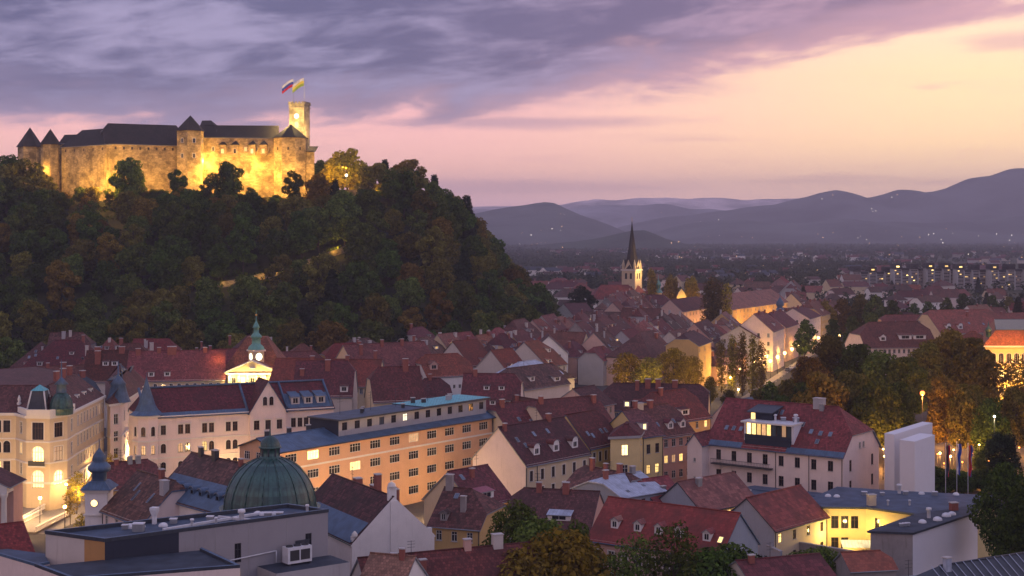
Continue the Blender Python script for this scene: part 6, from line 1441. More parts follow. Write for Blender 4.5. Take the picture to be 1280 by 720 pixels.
# flat roofed courtyard complex
def courtyard():
    h = 9.0; T = lambda px, py: v2(at(px, py, h))
    r = thing('courtyard_building', 'flat dark roofed building round a brightly lit yellow courtyard', 'building', tuple(v2(at(1060, 640, h))))
    P = [T(1029, 635.5), T(1083, 636), T(1146, 644.5), T(1240, 632), T(1246, 622), T(1120, 616), T(1048, 611), T(1012, 627)]
    for p in P: USED.append((p.x, p.y, X, Yv, 5, 5))
    m = MB(); n = len(P)
    sp = [dict(n=3, w=1.3, h=2.2, rows=2, top=1.3, dz=3.8, m=1.4, lit={}, frame='frame_brown', skip=((2, 1),)), dict(n=2, w=.9, h=1.8, rows=2, top=1.4, dz=3.8, m=1.6, lit={}, frame='frame_brown')]
    for i in range(n): facade(m, r, P[i], P[(i+1) % n], 0, h, 'wall_yellow', sp[i] if i < 2 else None)
    m.build('wall', r)
    m = MB(); q = inset(P, -.35); m.prism(q, h + .01, h + .35, 'metal_dark', 'bitumen_blue'); ro = m.build('roof', r)
    vents(ro, [(at(px, py, h), h + .35, k, s) for px, py, k, s in ((1035, 623, 'dome', .6), (1046, 623.5, 'dome', .6), (1078, 622, 'box', .9), (1101, 622, 'box', .7), (1124, 619, 'pipe', .9), (1130, 621, 'box', .8), (1094, 630, 'pipe', .5), (1152, 620, 'dome', .6), (1166, 622, 'box', .9), (1195, 621, 'dome', .6), (1137, 634, 'pipe', .5), (1110, 634, 'pipe', .5))])
    c = T(1084, 634) + Vector((.2, -.8, 0)); chim_at(ro, c, h - 2, 1.4, 4.2, 'wall_cream')
    # stair, lean-to and lower terrace walls in the court
    e = (P[1] - P[0]).normalized(); nn = Vector((e.y, -e.x, 0))
    m = MB(); 
    for k in range(8): m.box(P[0].lerp(P[1], .55) + nn*.1 + e*(k*.42) + UP*(.2 + k*.42), e, nn, .42, 1.1, .12, 'dark_metal')
    m.build('stair', r)
    m = MB(); a = P[0].lerp(P[1], .35) + nn*4.2; m.box(a, e, nn, 7.5, .25, 3.0, 'wall_yellow'); m.face([a + UP*3.0, a + e*7.5 + UP*3.0, a + e*7.5 - nn*2.2 + UP*3.9, a - nn*2.2 + UP*3.9], 'metal_pale'); m.build('lean_to', r)
    for x, y, z, p in ((.12, 3.6, 5.2, 620), (.6, 3.8, 6.0, 620), (1.15, 2.8, 6.0, 330)): q = P[0] + e*((P[1]-P[0]).length*x) + nn*y; point_light('courtyard_light', (q.x, q.y, z), p, (1, .70, .20), .3)
    q = P[0].lerp(P[1], .5) + nn*6; point_light('courtyard_light', (q.x, q.y, 2.0), 300, (1, .62, .18), .3)
    HOUSES.append(('the courtyard building', P[1], r))
    # front wing with grey and white walls
    h2 = 9.3; T2 = lambda px, py: v2(at(px, py, h2))
    r2 = thing('white_wing', 'flat dark roofed wing with a long blank white wall, lower right', 'building', tuple(T2(1141, 668)))
    P = [T2(1088, 666), T2(1141, 668), T2(1222, 641), T2(1222, 634), T2(1147, 645)]; m = MB(); sp = ['wall_old', 'panel_white', 'panel_white', 'concrete', 'concrete']
    for p in P: USED.append((p.x, p.y, X, Yv, 4, 4))
    for i in range(5): facade(m, r2, P[i], P[(i+1) % 5], 0, h2, sp[i], None)
    m.build('wall', r2); m = MB(); q = inset(P, -.3); m.prism(q, h2 + .01, h2 + .35, 'metal_dark', 'bitumen'); ro = m.build('roof', r2)
    vents(ro, [(at(px, py, h2), h2 + .35, k, s) for px, py, k, s in ((1125, 661, 'box', .6), (1129, 660.5, 'box', .6), (1133, 660, 'box', .6), (1153, 656, 'dome', .7), (1161, 650, 'pipe', .9), (1172, 653, 'dome', .8), (1183, 648, 'dome', .8), (1190, 646, 'dome', .7))]); chim_at(ro, at(1190, 641, h2), h2, 1.3, 1.6, 'brick_chimney')
courtyard()
house('small house with plum tiled roof and blank blue grey gable, left of its twin', (876, 637.5), (946, 624), 8, 11, 4.4, 0, 0, wall='cream', roof='tile_ladder', lwall='wall_bluegrey', l=None, f=dict(n=5, w=1.0, h=1.5, rows=1, top=.9, lit={(1, 0): 1, (2, 0): 1, (3, 0): 2}), chim=[('f', .28, .78, 1.1, 1.2, 'tin')], edge='metal_dark')
house('small house with plum tiled roof and rounded grey gable nearest the lit courtyard', (968, 661.5), (1034, 643.5), 8, 11, 4.6, 0, 0, wall='cream', roof='tile_ladder', lwall='wall_bluegrey', f=dict(n=4, w=1.0, h=1.6, rows=2, top=1.0, lit={(0, 0): 2}, frame='frame_brown'), edge='metal_dark')
point_light('wall_light', tuple(at(951, 640, 6)), 260, (1, .62, .15)); point_light('wall_light', tuple(at(930, 636, 6)), 240, (1, .62, .15)); point_light('wall_light', tuple(v2(at(975, 668, 3)) + UP*4), 120, (1, .6, .15))
house('low red roof between the light blue metal roof and the penthouse house', (824, 634), (862, 628), 7.5, 12, 4.2, 0, 0, wall='bluegrey', roof='tile_ladder', chim=[('f', .5, .5, .9, .9, 'tin')], edge='metal_dark')
house('long low grey wall and flat roof in the yard under the penthouse house', (905, 620), (1010, 632), 6.0, 14, 0.5, 0, 0, wall='bluegrey', roof='bitumen_blue', f=dict(n=6, rows=1, lit=.3), chim=[('f', .5, .5, 1, .8, 'tin'), ('f', .2, .5, 1, .7, 'white_metal'), ('f', .75, .6, .9, .7, 'white_metal')], edge='metal_dark')
house('plum tiled roof at the bottom edge right of the rosy house', (948, 740), (1052, 730), 9, 12, 3.0, 0, 0, wall='pale', roof='tile_ladder', chim=[('f', .15, .9, .8, 1.0)])
house('small crooked red roofed shed before the grey wall of the white wing', (1063, 712), (1120, 709), 6.5, 6, 2.0, 0, .4, wall='wall_old', roof='tile_bright')
house('dark metal roof with shiny ribs in the bottom right corner', (1192, 752), (1330, 728), 13, 9, 3.2, .5, 0, wall='grey', roof='metal_dark', chim=[('f', .15, .85, .9, 1.5, 'metal_pale')], edge='metal_pale')
_F, _ro, _ = root_F[HOUSES[-1][2].name]
_m = MB()
for _i in range(14): _m.tube(_F.slope('f', .04 + _i*.07, 0)[0] + UP*.16, _F.slope('f', .04 + _i*.07, .98)[0] + UP*.16, .06, 'metal_pale', n=4)
_m.build('standing_seams', _ro)
house('pale metal ridge roof at the bottom edge beside the dark ribbed metal roof', (1128, 750), (1196, 742), 12, 7, 1.8, 0, 0, wall='grey', roof='metal_pale', edge='metal_dark')
def garden_wall(label, A, B, h, mat):
    a, b = v2(at(*A, h)), v2(at(*B, h)); d = (b-a).normalized(); n = Vector((-d.y, d.x, 0)); m = MB(); m.box(Vector((0, 0, 0)), d, n, (b-a).length, .4, h, mat); m.box(-n*.1 + UP*h, d, n, (b-a).length, .6, .15, 'trim_grey'); o = m.build('garden_wall', None, (0, 0, 0)); o.location = a; tag(o, label, 'wall')
garden_wall('weathered grey yard wall in front of the lit courtyard', (985, 676), (1090, 694), 4.5, 'wall_old')
garden_wall('low grey wall below the small gabled house left of the lit courtyard', (930, 668), (975, 690), 5.0, 'bluegrey' if 'bluegrey' in MATS else 'wall_bluegrey')
# flagpoles with hanging flags
for i, (px, cols, top, lab) in enumerate(((1182, ('cloth_dark', 'cloth_dark', 'flag_red'), 555, 'limp dark flag on the left of three poles before the park'), (1196, ('flag_white', 'flag_blue', 'flag_blue'), 553, 'limp blue and white flag on the middle of three poles before the park'), (1210, ('flag_red', 'flag_red', 'flag_blue'), 555, 'limp red and blue flag on the right of three poles before the park'))):
    Y = 312; b = Vector(((px-640)/FPX*Y, Y, 0)); zt = EYE - (top - HZN)/FPX*Y
    r = thing('flagpole', 'white flagpole, %s of three before the park trees' % ('left', 'middle', 'right')[i], 'flagpole', tuple(b), 'flagpoles by the monument'); m = MB(); m.tube(b, b + UP*zt, .10, 'white_metal', .06); m.lathe(b + UP*zt, [(.05, 0), (.14, .12), (.02, .26)], 8, 'white_metal'); m.build('pole', r)
    m = MB(); n = 9
    for j in range(n):
        for k in range(3):
            q = lambda s, t: Vector((b.x + .10 + t*.24 + .10*math.sin(s*1.3), b.y - .15 - .35*math.sin(t*2.5 + s*.5), zt - .3 - s*.72 - t*.15*((s > 0))))
            m.face([q(j, k), q(j + 1, k), q(j + 1, k + 1), q(j, k + 1)], cols[k], True)
    o = m.build('flag', None, (b.x, b.y, zt)); o.location = (b.x, b.y, zt); tag(o, lab, 'flag', 'flags by the monument')

# ------------------------------------------------------------------ middle distance landmarks
def church():
    Y = 1000; W = lambda px, y=Y: Vector(((px-640)/FPX*y, y, 0)); Zp = lambda py, y=Y: EYE - (py-HZN)/FPX*y
    r = thing('spire_church', 'church with a tall thin dark spire on a pale square tower', 'church', tuple(W(790))); c = W(790)
    s = [c + Vector(q) for q in ((-7.2, -1.2, 0), (1.6, -6.4, 0), (7.0, 2.0, 0), (-1.8, 7.2, 0))]; m = MB(); zt = Zp(336)
    for i in range(4): 
        a, b = s[i], s[(i+1) % 4]; nr = Vector(((b-a).y, -(b-a).x, 0)); facade(m, r, a, b, 0, zt, 'wall_cream', dict(n=2, w=1.7, h=4.0, rows=2, top=3.0, dz=9, m=2.4, style='bare', lit={}, frame='frame_dark') if nr.dot(-a) > 0 else None)
    band(m, s, zt - 1.2, .8, .6, 'trim_white'); m.build('tower', r)
    for i in range(4):
        m = MB(); p = s[i].lerp(c, .16); m.lathe(p + UP*zt, [(1.0, 0), (1.0, 2.2), (1.2, 2.4), (.1, 6.4)], 6, 'wall_cream'); m.build('pinnacle', r)
        a, b = s[i], s[(i+1) % 4]; mm = (a+b)/2; m = MB(); q0, q1 = a.lerp(b, .22), a.lerp(b, .78); m.face([q0 + UP*zt, q1 + UP*zt, mm + UP*(zt + 6.5)], 'wall_cream'); m.face([q0 + UP*zt, mm + UP*(zt + 6.5), mm.lerp(c, .7) + UP*(zt + 6.5)], 'tile_dark'); m.face([q1 + UP*zt, mm.lerp(c, .7) + UP*(zt + 6.5), mm + UP*(zt + 6.5)], 'tile_dark'); m.build('spire_gable', r)
    m = MB(); m.lathe(c + UP*zt, [(5.6, 0), (4.3, 4.6), (2.7, 14), (1.1, 25), (.15, Zp(277) - zt)], 8, 'tile_dark', False, .35); m.tube(c + UP*(Zp(278)), c + UP*Zp(271), .16, 'gold', .08); m.build('spire', r)
    # nave
    P, Q = W(742, 985), W(812, 990); ex = (Q-P).normalized(); ey = Vector((-ex.y, ex.x, 0)); L = (Q-P).length; claim(P, ex, ey, L, 20); h = 12.5; m = MB()
    for a, b, sp in ((P, Q, dict(n=8, w=1.6, h=3, rows=1, top=1.5, lit={})), (Q, Q + ey*16, None), (Q + ey*16, P + ey*16, None), (P + ey*16, P, None)): facade(m, r, a, b, 0, h, 'wall_pale', sp)
    m.build('wall', r); roof_mesh(Frame(P, ex, ey, L, 16, h, 9), .8, .8, .6, .3, 'tile_red').build('roof', r)
    q = s[1].lerp(s[2], .5); point_light('floodlight', (q.x + 5, q.y - 5, 30), 5200, (1, .62, .2)); point_light('floodlight', (q.x + 4, q.y - 5, 46), 2400, (1, .6, .2))
    # small green turret on the next roof
    c = W(823, 960); t = thing('green_turret', 'small green copper onion turret on the roof beside the spire church', 'turret', tuple(c)); m = MB(); z = Zp(366, 960)
    m.lathe(c, [(2.2, 0), (2.2, z)], 8, 'wall_cream', False); m.build('wall', t); m = MB(); m.lathe(c + UP*z, [(3.0, 0), (2.4, 1.2), (1.5, 2.0), (1.4, 4.4), (2.0, 4.6), (1.7, 6.2), (.8, 7.6), (.25, 8.6), (.1, 12)], 10, 'bronze_green'); m.build('cupola', t)
    # baroque floodlit gable
    a = W(845, 905); b = W(859, 905); L = b.x - a.x; f = thing('baroque_church', 'floodlit yellow curved church front among the poplars', 'church', tuple(a)); m = MB(); z0, z1 = 0, Zp(378, 905)
    zt = Zp(361, 905); mid = (a+b)/2; pts = [(-.5, 0), (.5, 0), (.5, z1), (.42, z1 + 1), (.33, z1 + 2.2), (.28, z1 + 4), (.2, z1 + 6), (0, zt), (-.2, z1 + 6), (-.28, z1 + 4), (-.33, z1 + 2.2), (-.42, z1 + 1), (-.5, z1)]
    fr = [Vector((mid.x + x*L*1.35, a.y, z)) for x, z in pts]; bk = [p + Yv*1.2 for p in fr]; m.face(fr, 'wall_yellow'); m.face(bk[::-1], 'wall_yellow')
    for i in range(len(fr)): m.face([fr[i], bk[i], bk[(i+1) % len(fr)], fr[(i+1) % len(fr)]][::-1], 'trim_white')
    m.build('front_wall', f); m = MB(); F = Frame(Vector((mid.x + 5, a.y + 21, 0)), -Yv, X, 20, 11, 10, 5); F = Frame(Vector((mid.x - 5.5, a.y + 21.2, 0)), -Yv, X, 20, 11, 12, 4); m.box(Vector((mid.x - 5.5, a.y + 1.25, 0)), X, Yv, 11, 20, 12, 'wall_cream'); m.build('wall', f); roof_mesh(F, 0, 0, .5, 0, 'tile_red').build('roof', f)
    point_light('floodlight', (mid.x, a.y - 5, 12), 4500, (1, .56, .12))
church()
house('long red roofed block with an orange floodlit wall right of the poplars', (914, 386.5), (985, 377), 13.5, 20, 8, 0, .4, wall='ochre', roof='tile_rust', f=dict(n=16, w=1.2, h=2, rows=2, lit={}), cat='building', name='long_wing')
def wash(us, dist, z, p, col, root=None):
    F_ = root_F[HOUSES[-1][2].name][0]
    for u_ in us: q_ = F_.pt(F_.L*u_, -dist, z); point_light('floodlight', tuple(q_), p, col)
wash((.12, .37, .62, .87), 9, 6, 5200, (1, .48, .10))
house('tall orange lit facade with rows of windows left of the tall brown poplars', (853, 389), (888, 384), 16, 14, 6, 0, .3, wall='pink', roof='tile_wine', f=dict(n=9, w=1.1, h=2, rows=3, dz=4, lit={}), cat='building', name='long_wing')
wash((.2, .5, .8), 8, 5, 3600, (1, .5, .15))
house('white gabled house lit by a yellow lamp beside the dark round tree', (692, 391), (717, 394), 12, 14, 6, 0, 0, ridge='y', wall='white', roof='tile_wine', f=dict(n=1, w=1.2, h=1.7, rows=2, top=.6, dz=3.2, lit={}))
q = at(704, 392, 12); point_light('wall_light', (q.x, q.y - 3.0, 8.5), 900, (1, .62, .12))
house('peach corner house with a floodlit alley at the row end by the poplars', (873, 432), (889, 426), 17, 12, 4, .4, .4, wall='ochre', roof='tile_wine', f=dict(n=3, rows=4, w=1, h=1.8, lit={}))
q = at(889, 426, 17); wash((.2, .7), 6, 5, 1500, (1, .55, .12)); point_light('street_light', (q.x + 6, q.y - 3, 7), 3000, (1, .55, .12))
# right bank: row of town houses along the lamp lit quay
QR = [((948, 422), (966, 415), 'grey', 'tile_wine'), ((966, 414), (980, 409), 'blush', 'tile_red'), ((982, 409), (998, 404), 'pink', 'tile_wine'), ((998, 403), (1011, 399), 'cream', 'tile_brown'), ((1012, 398), (1026, 394), 'blush', 'tile_wine'), ((1027, 394), (1038, 391), 'ochre', 'tile_red'), ((1038, 391), (1050, 388), 'pink', 'tile_wine')]
for i, (a, b, wl, rf) in enumerate(QR):
    house('%s fronted town house, %s in the quay row' % ({'grey': 'grey', 'blush': 'pale', 'pink': 'pink', 'cream': 'cream', 'ochre': 'ochre'}[wl], ('nearest', 'second', 'third', 'fourth', 'fifth', 'sixth', 'farthest')[i]), a, b, 14.2 + (i*2 % 3)*1.3, 16, 4.6 + (i*3 % 4)*.8, (0, 0, .4, 0, 0, .5, 0)[i], (0, .4, 0, 0, .5, 0, 0)[i], wall=wl, roof=rf, f=dict(n=7, w=1.1, h=1.9, rows=4, dz=3.7, lit=.08, style='plain'), l=dict(n=4, w=1.1, h=1.8, rows=3, lit=.05), chim=[('f', .3, .9, 1.2, 1.6), ('f', .8, .9, .9, 1.4)], dorm=[dict(side='f', u=.5, t=.2, kind='shed', w=1.6, h=1.2)] if i % 2 else [], group=None)
c = at(975, 416, 10); t = thing('blue_turret', 'small blue onion turret on the roof of the quay row', 'turret', tuple(v2(c))); m = MB(); m.lathe(v2(c), [(1.8, 0), (1.8, 21)], 8, 'wall_white', False); m.build('wall', t); m = MB(); m.lathe(v2(c) + UP*21, [(2.2, 0), (1.6, .8), (1.2, 1.2), (1.9, 2.2), (1.8, 3.6), (.8, 5), (.15, 6), (.06, 9)], 10, 'metal_blue'); m.build('cupola', t)
# red roofed school and orange lit hall on the right
house('big red roofed building with hipped roof and two wide dormers behind the park trees', (1082, 434), (1172, 433), 13.5, 22, 9, .5, .3, wall='blush', roof='tile_red', f=dict(n=14, rows=2, lit={}), dorm=[dict(side='f', u=.28, t=.25, kind='gable', w=2.4, h=1.6), dict(side='f', u=.6, t=.3, kind='shed', w=5, h=1.6), dict(side='f', u=.8, t=.3, kind='shed', w=5, h=1.6)], cat='building', name='red_roofed_hall')
house('long red roof with a row of small dormers behind the two wide dormers', (1106, 412), (1180, 412), 15.5, 16, 6, .3, 0, wall='orange', roof='tile_red', f=dict(n=14, rows=1, lit={}), dorm=[dict(side='f', u=u_, t=.25, kind='gable', w=2.0, h=1.5, wall='wall_grey') for u_ in (.2, .4, .6, .8)], cat='building', name='red_roofed_hall')
house('wide red roof with white skylights right of the row of small dormers', (1176, 416), (1262, 414), 15, 24, 9, .2, .2, wall='cream', roof='tile_rust', f=dict(n=14, rows=1), sky=[('f', .2, .3), ('f', .35, .3), ('f', .5, .35), ('f', .7, .3)], dorm=[dict(side='f', u=.15, t=.15, kind='arch', w=2, h=1.6), dict(side='f', u=.32, t=.15, kind='arch', w=2, h=1.6)], chim=[('f', .55, .7, 1, 2)], cat='building', name='red_roofed_hall')
house('small red hipped roof between the wide dormers and the orange lit hall', (1176, 436), (1222, 440), 13, 16, 7, .9, .9, wall='pale', roof='tile_red', f=dict(n=8, rows=1))
def lit_hall():
    h = 20; r, ro, P, q = polyhouse('lit_hall', 'monumental hall with orange floodlit front and green finial at the right edge', [(1231, 432), (1330, 432), (1330, 415), (1231, 415)], h, 5, 4.0, 'yellow', 'tile_rust', [dict(n=9, w=1.8, h=3.4, rows=3, top=2.5, dz=5.5, style='arch', m=2, lit={(1, 1): 2, (3, 1): 1})], crest='copper')
    c = P[0] + Vector((2.2, 3, 0)); m = MB(); m.lathe(c + UP*(h + 2.6), [(.9, 0), (.9, 1.8), (1.2, 2), (1.0, 2.9), (.3, 3.7), (.06, 5.4)], 8, 'copper'); m.build('cupola', r)
    for u in (.05, .2, .4, .6): p = P[0].lerp(P[1], u); point_light('floodlight', (p.x, p.y - 6, 7), 5200, (1, .46, .08)); 
    for u in (.1, .35, .6): p = P[0].lerp(P[1], u); point_light('floodlight', (p.x, p.y - 4, h + 4), 1700, (1, .36, .06))
lit_hall()
# apartment slabs
def slab(label, x0, x1, py0, py1, Y, n, seed):
    g = random.Random(seed); W = lambda px: Vector(((px-640)/FPX*Y, Y, 0)); Zp = lambda py: EYE - (py-HZN)/FPX*Y
    r = thing('apartment_slab', label, 'apartment block', tuple(W((x0+x1)/2)), 'apartment slabs on the plain'); m = MB(); rb = MB(); fm = MB(); st = (x1 - x0)/n
    for i in range(n):
        z1 = Zp(py0 + (2.6 if i % 2 else 0) + g.uniform(0, .8)); a = W(x0 + i*st); b = W(x0 + (i+1)*st); y0 = (i % 2)*3.0
        lit = {(g.randrange(3), g.randrange(6)): g.choice((1, 3, 1, 2)) for _ in range(3)}
        facade(m, r, a + Yv*y0, b + Yv*y0, 0, z1 - 5.5, 'wall_old', dict(n=3, w=2.0, h=1.7, rows=6, top=.9, dz=3.4, m=.9, style='bare', lit=lit, frame='frame_dark'))
        m.face([b + Yv*y0, b + Yv*14, b + Yv*14 + UP*(z1 - 4.5), b + Yv*y0 + UP*(z1 - 4.5)], 'wall_grey'); m.face([a + Yv*14, a + Yv*y0, a + Yv*y0 + UP*(z1 - 4.5), a + Yv*14 + UP*(z1 - 4.5)], 'wall_grey')
        rb.box(a + Yv*(y0 - .6) + UP*(z1 - 5.5), X, Yv, (b-a).x - .02, 15, 5.6 if i % 2 == 0 else 2.4, 'tile_dark')
        if i % 2 == 0: add_window(r, (a + b)/2 + Yv*(y0 - .75) + UP*(z1 - 3.6), X, 3.2, 1.6, 'bare', g.choice((0, 1, 2)), 'wall_old', 'frame_dark', False)
        for s in (0.0, .86): fm.box(a + X*((b-a).x*s) + Yv*(y0 - 1.4), X, Yv, (b-a).x*.14, 1.35, z1 - 7.0, 'concrete')
        for k in range(6): fm.box(a + X*((b-a).x*.16) + Yv*(y0 - 1.1) + UP*(z1 - 8.2 - 3.4*k), X, Yv, (b-a).x*.68, 1.05, .9, 'wall_old')
    m.build('wall', r); rb.build('roof', r); fm.build('balconies', r)
slab('leftmost stepped apartment slab with pale fins and dark roofs on the plain', 1066, 1116, 333, 362, 1500, 5, 1)
slab('second stepped apartment slab, taller, with many yellow windows', 1117, 1158, 329, 362, 1480, 4, 2)
slab('third stepped apartment slab, with the brightest lit stairwell', 1158, 1198, 329, 362, 1470, 4, 3)
slab('fourth stepped apartment slab with lit attic rooms', 1196, 1234, 330, 363, 1455, 4, 4)
slab('rightmost darker stepped apartment slab at the right edge', 1238, 1300, 330, 364, 1440, 6, 5)
# ------------------------------------------------------------------ the closely packed red roofs of the old town
ORD = ['first', 'second', 'third', 'fourth', 'fifth', 'sixth', 'seventh', 'eighth', 'ninth', 'tenth', 'eleventh', 'twelfth', 'thirteenth', 'fourteenth', 'fifteenth', 'sixteenth', 'seventeenth', 'eighteenth', 'nineteenth', 'twentieth'] + ['twenty ' + s for s in ('first', 'second', 'third', 'fourth', 'fifth', 'sixth', 'seventh', 'eighth', 'ninth')] + ['thirtieth'] + ['thirty ' + s for s in ('first', 'second', 'third', 'fourth', 'fifth', 'sixth', 'seventh', 'eighth', 'ninth')] + ['fortieth'] + ['forty ' + s for s in ('first', 'second', 'third', 'fourth', 'fifth', 'sixth', 'seventh', 'eighth', 'ninth')] + ['fiftieth'] + ['fifty ' + s for s in ('first', 'second', 'third', 'fourth', 'fifth', 'sixth', 'seventh', 'eighth', 'ninth')] + ['sixtieth'] + ['sixty ' + s for s in ('first', 'second', 'third', 'fourth', 'fifth', 'sixth', 'seventh', 'eighth', 'ninth')]
ROOFW = {'tile_red': 'red', 'tile_wine': 'plum', 'tile_brown': 'brown', 'tile_rust': 'rusty', 'tile_bright': 'bright red'}
NUM = ('no', 'one', 'two', 'three', 'four', 'five')
FOOT = [Vector(p) for p in ((-300, 520, 0), (-180, 524, 0), (-120, 528, 0), (-62, 548, 0), (-24, 610, 0), (4, 690, 0), (32, 790, 0), (70, 910, 0), (120, 1060, 0), (175, 1220, 0))]
def along(poly, s):
    for i in range(len(poly) - 1):
        d = (poly[i+1] - poly[i]); L = d.length
        if s <= L: return poly[i] + d * (s / L), d / L
        s -= L
    return None, None
for px_, py_, hx, hy in ((812, 0, 26, 24), (872, 0, 12, 20), (926, 0, 12, 16)): USED.append(((px_ - 640)/FPX*507, 507, X, Yv, hx, hy))
_a, _b = v2(at(905, 520, 0)), v2(at(1050, 424, 0)); _d = (_b - _a).normalized(); _c = (_a + _b)/2; USED.append((_c.x, _c.y, _d, Vector((-_d.y, _d.x, 0)), (_b - _a).length/2, 16))
def fill_row(off, start, end, rowname, seed, g0=0.0, hmin=8.5, hmax=12.0, roofs=('tile_red', 'tile_wine', 'tile_wine', 'tile_red', 'tile_rust', 'tile_brown'), maxn=99):
    g = random.Random(seed); s = start; k = 0
    while s < end and k < maxn:
        wdt = g.uniform(11, 23)
        p, d = along(FOOT, s); p2, _ = along(FOOT, s + wdt)
        if p is None or p2 is None: break
        q = (p2 - p).normalized(); n = Vector((q.y, -q.x, 0)); P = p + n*off; Q = P + q*wdt; D = g.uniform(15, 20)
        s += wdt + (g.uniform(2, 5) if g.random() < .12 else 0.02)
        ey = Vector((-q.y, q.x, 0)); px = 640 + P.x/P.y*FPX
        if 835 < px < 1000 and P.y > 690: continue
        if 658 < px < 738 and 700 < P.y < 818: continue
        if px > 1010 or px < -40 or not is_free(P, q, ey, wdt, D, -0.6): continue
        if P.y > 420 and hill_z((P + ey*D).x, (P + ey*D).y) > 3: continue
        h = g.uniform(hmin, hmax); rise = D*g.uniform(.42, .54); rd = 'y' if g.random() < .09 else 'x'
        if rd == 'y': rise = wdt*g.uniform(.36, .46); 
        wl = g.choice(('cream', 'pale', 'pink', 'pale', 'ochre', 'grey', 'grey', 'rose', 'wall_old', 'rose')); rf = g.choice(roofs)
        nd_ = g.choice((0, 1, 2, 2, 3, 3, 4, 5)); kd = g.choice(('gable', 'shed', 'shed', 'shed', 'flat')); nc_ = g.choice((1, 1, 2, 2, 3)); ns = g.choice((0, 0, 0, 2, 3))
        sides = 'f' if rd == 'x' else g.choice('fb')
        dm = [dict(side=sides, u=(i + .7 + g.uniform(-.1, .1))/(nd_ + .4), t=g.choice((.12, .12, .5)), kind=kd, w=g.uniform(1.3, 2.2), h=g.uniform(.9, 1.4), wall='wall_' + g.choice(('white', 'pale', 'grey', 'rose')), lit=g.choice((0, 0, 0, 0, 0, 5, 1))) for i in range(nd_)]
        ch = [(g.choice('fb'), g.uniform(.08, .92), g.uniform(.6, .96), g.uniform(.6, 1.4), g.uniform(1.2, 2.4), g.choice(('brick_chimney', 'brick_chimney', 'wall_pale', 'wall_grey'))) for i in range(nc_)]
        sk = [(sides, g.uniform(.1, .9), g.uniform(.25, .6)) for i in range(ns)]
        hips = g.choice(((0, 0), (0, 0), (.35, .35), (.4, .4), (0, .4), (1, 1)))
        if k == 0: hips = (1, hips[1]); rd = 'x'; rise = D*.46
        k += 1
        what = ('with %s %s dormer%s' % (NUM[nd_], kd, 's' if nd_ > 1 else '') if nd_ else ('with %s skylights' % NUM[ns] if ns else 'with %s chimney%s' % (NUM[nc_], 's' if nc_ > 1 else '')))
        house('%s roofed house %s, %s from the left %s' % (ROOFW[rf], what, ORD[k - 1], rowname), P, Q, h, D, rise, hips[0], hips[1], ridge=rd, wall=wl, roof=rf, world=True, f=dict(rows=1 if P.y > 420 else 2, w=1.05, h=1.6, lit=.13), r=dict(rows=1, w=1.0, h=1.5, lit=.05) if g.random() < .5 else None, dorm=dm, chim=ch, sky=sk, group='red roofed houses of the old town', edge=g.choice(('tin', 'dark_metal', 'metal_blue', 'tin')))
fill_row(12, 120, 900, 'at the hill foot', 1)
fill_row(36, 130, 900, 'in the second row', 2)
fill_row(58, 150, 900, 'in the third row', 3)
fill_row(82, 170, 880, 'in the fourth row', 4)
fill_row(104, 190, 860, 'in the fifth row', 5)
fill_row(128, 330, 760, 'in the sixth row', 6, hmin=9, hmax=12)
fill_row(150, 190, 330, 'in the front row', 7, hmin=10, hmax=12)

def infill():
    g = random.Random(99); n = 0; tries = 0
    while n < 60 and tries < 6000:
        tries += 1
        s = g.uniform(130, 760); p, d = along(FOOT, s); P = p + Vector((d.y, -d.x, 0))*g.uniform(14, 165)
        if p is None: continue
        d = Vector((math.cos(math.atan2(d.y, d.x) + g.choice((0, 0, 1.57))), math.sin(math.atan2(d.y, d.x) + g.choice((0, 0))), 0)).normalized(); ey = Vector((-d.y, d.x, 0)); px = 640 + P.x/P.y*FPX; L, D = g.uniform(8, 13), g.uniform(9, 12)
        if not 420 < P.y < 860 or px > 930 or px < 380 or (835 < px and P.y > 660) or (658 < px < 738 and 700 < P.y < 818) or hill_z(P.x, P.y) > 1: continue
        if not is_free(P, d, ey, L, D, -.4): continue
        n += 1; rf = g.choice(('tile_wine', 'tile_red', 'tile_brown', 'tile_wine')); nd_ = g.choice((0, 1, 2))
        house('small low %s roofed house squeezed between the bigger roofs of the old town' % ROOFW[rf], P, P + d*L, g.uniform(7, 10.5), D, D*g.uniform(.4, .5), *g.choice(((.4, .4), (1, 1), (0, 0), (1, .4))), wall=g.choice(('pale', 'grey', 'rose', 'cream', 'wall_old')), roof=rf, world=True, f=dict(rows=1, n=2, lit=.1), chim=[('f', g.uniform(.1, .9), g.uniform(.6, .95), .9, 1.6)], dorm=[dict(side='f', u=(i + .6)/(nd_ + .2), t=.15, kind='shed', w=1.4, h=1.0) for i in range(nd_)], group='small infill houses of the old town')
infill()

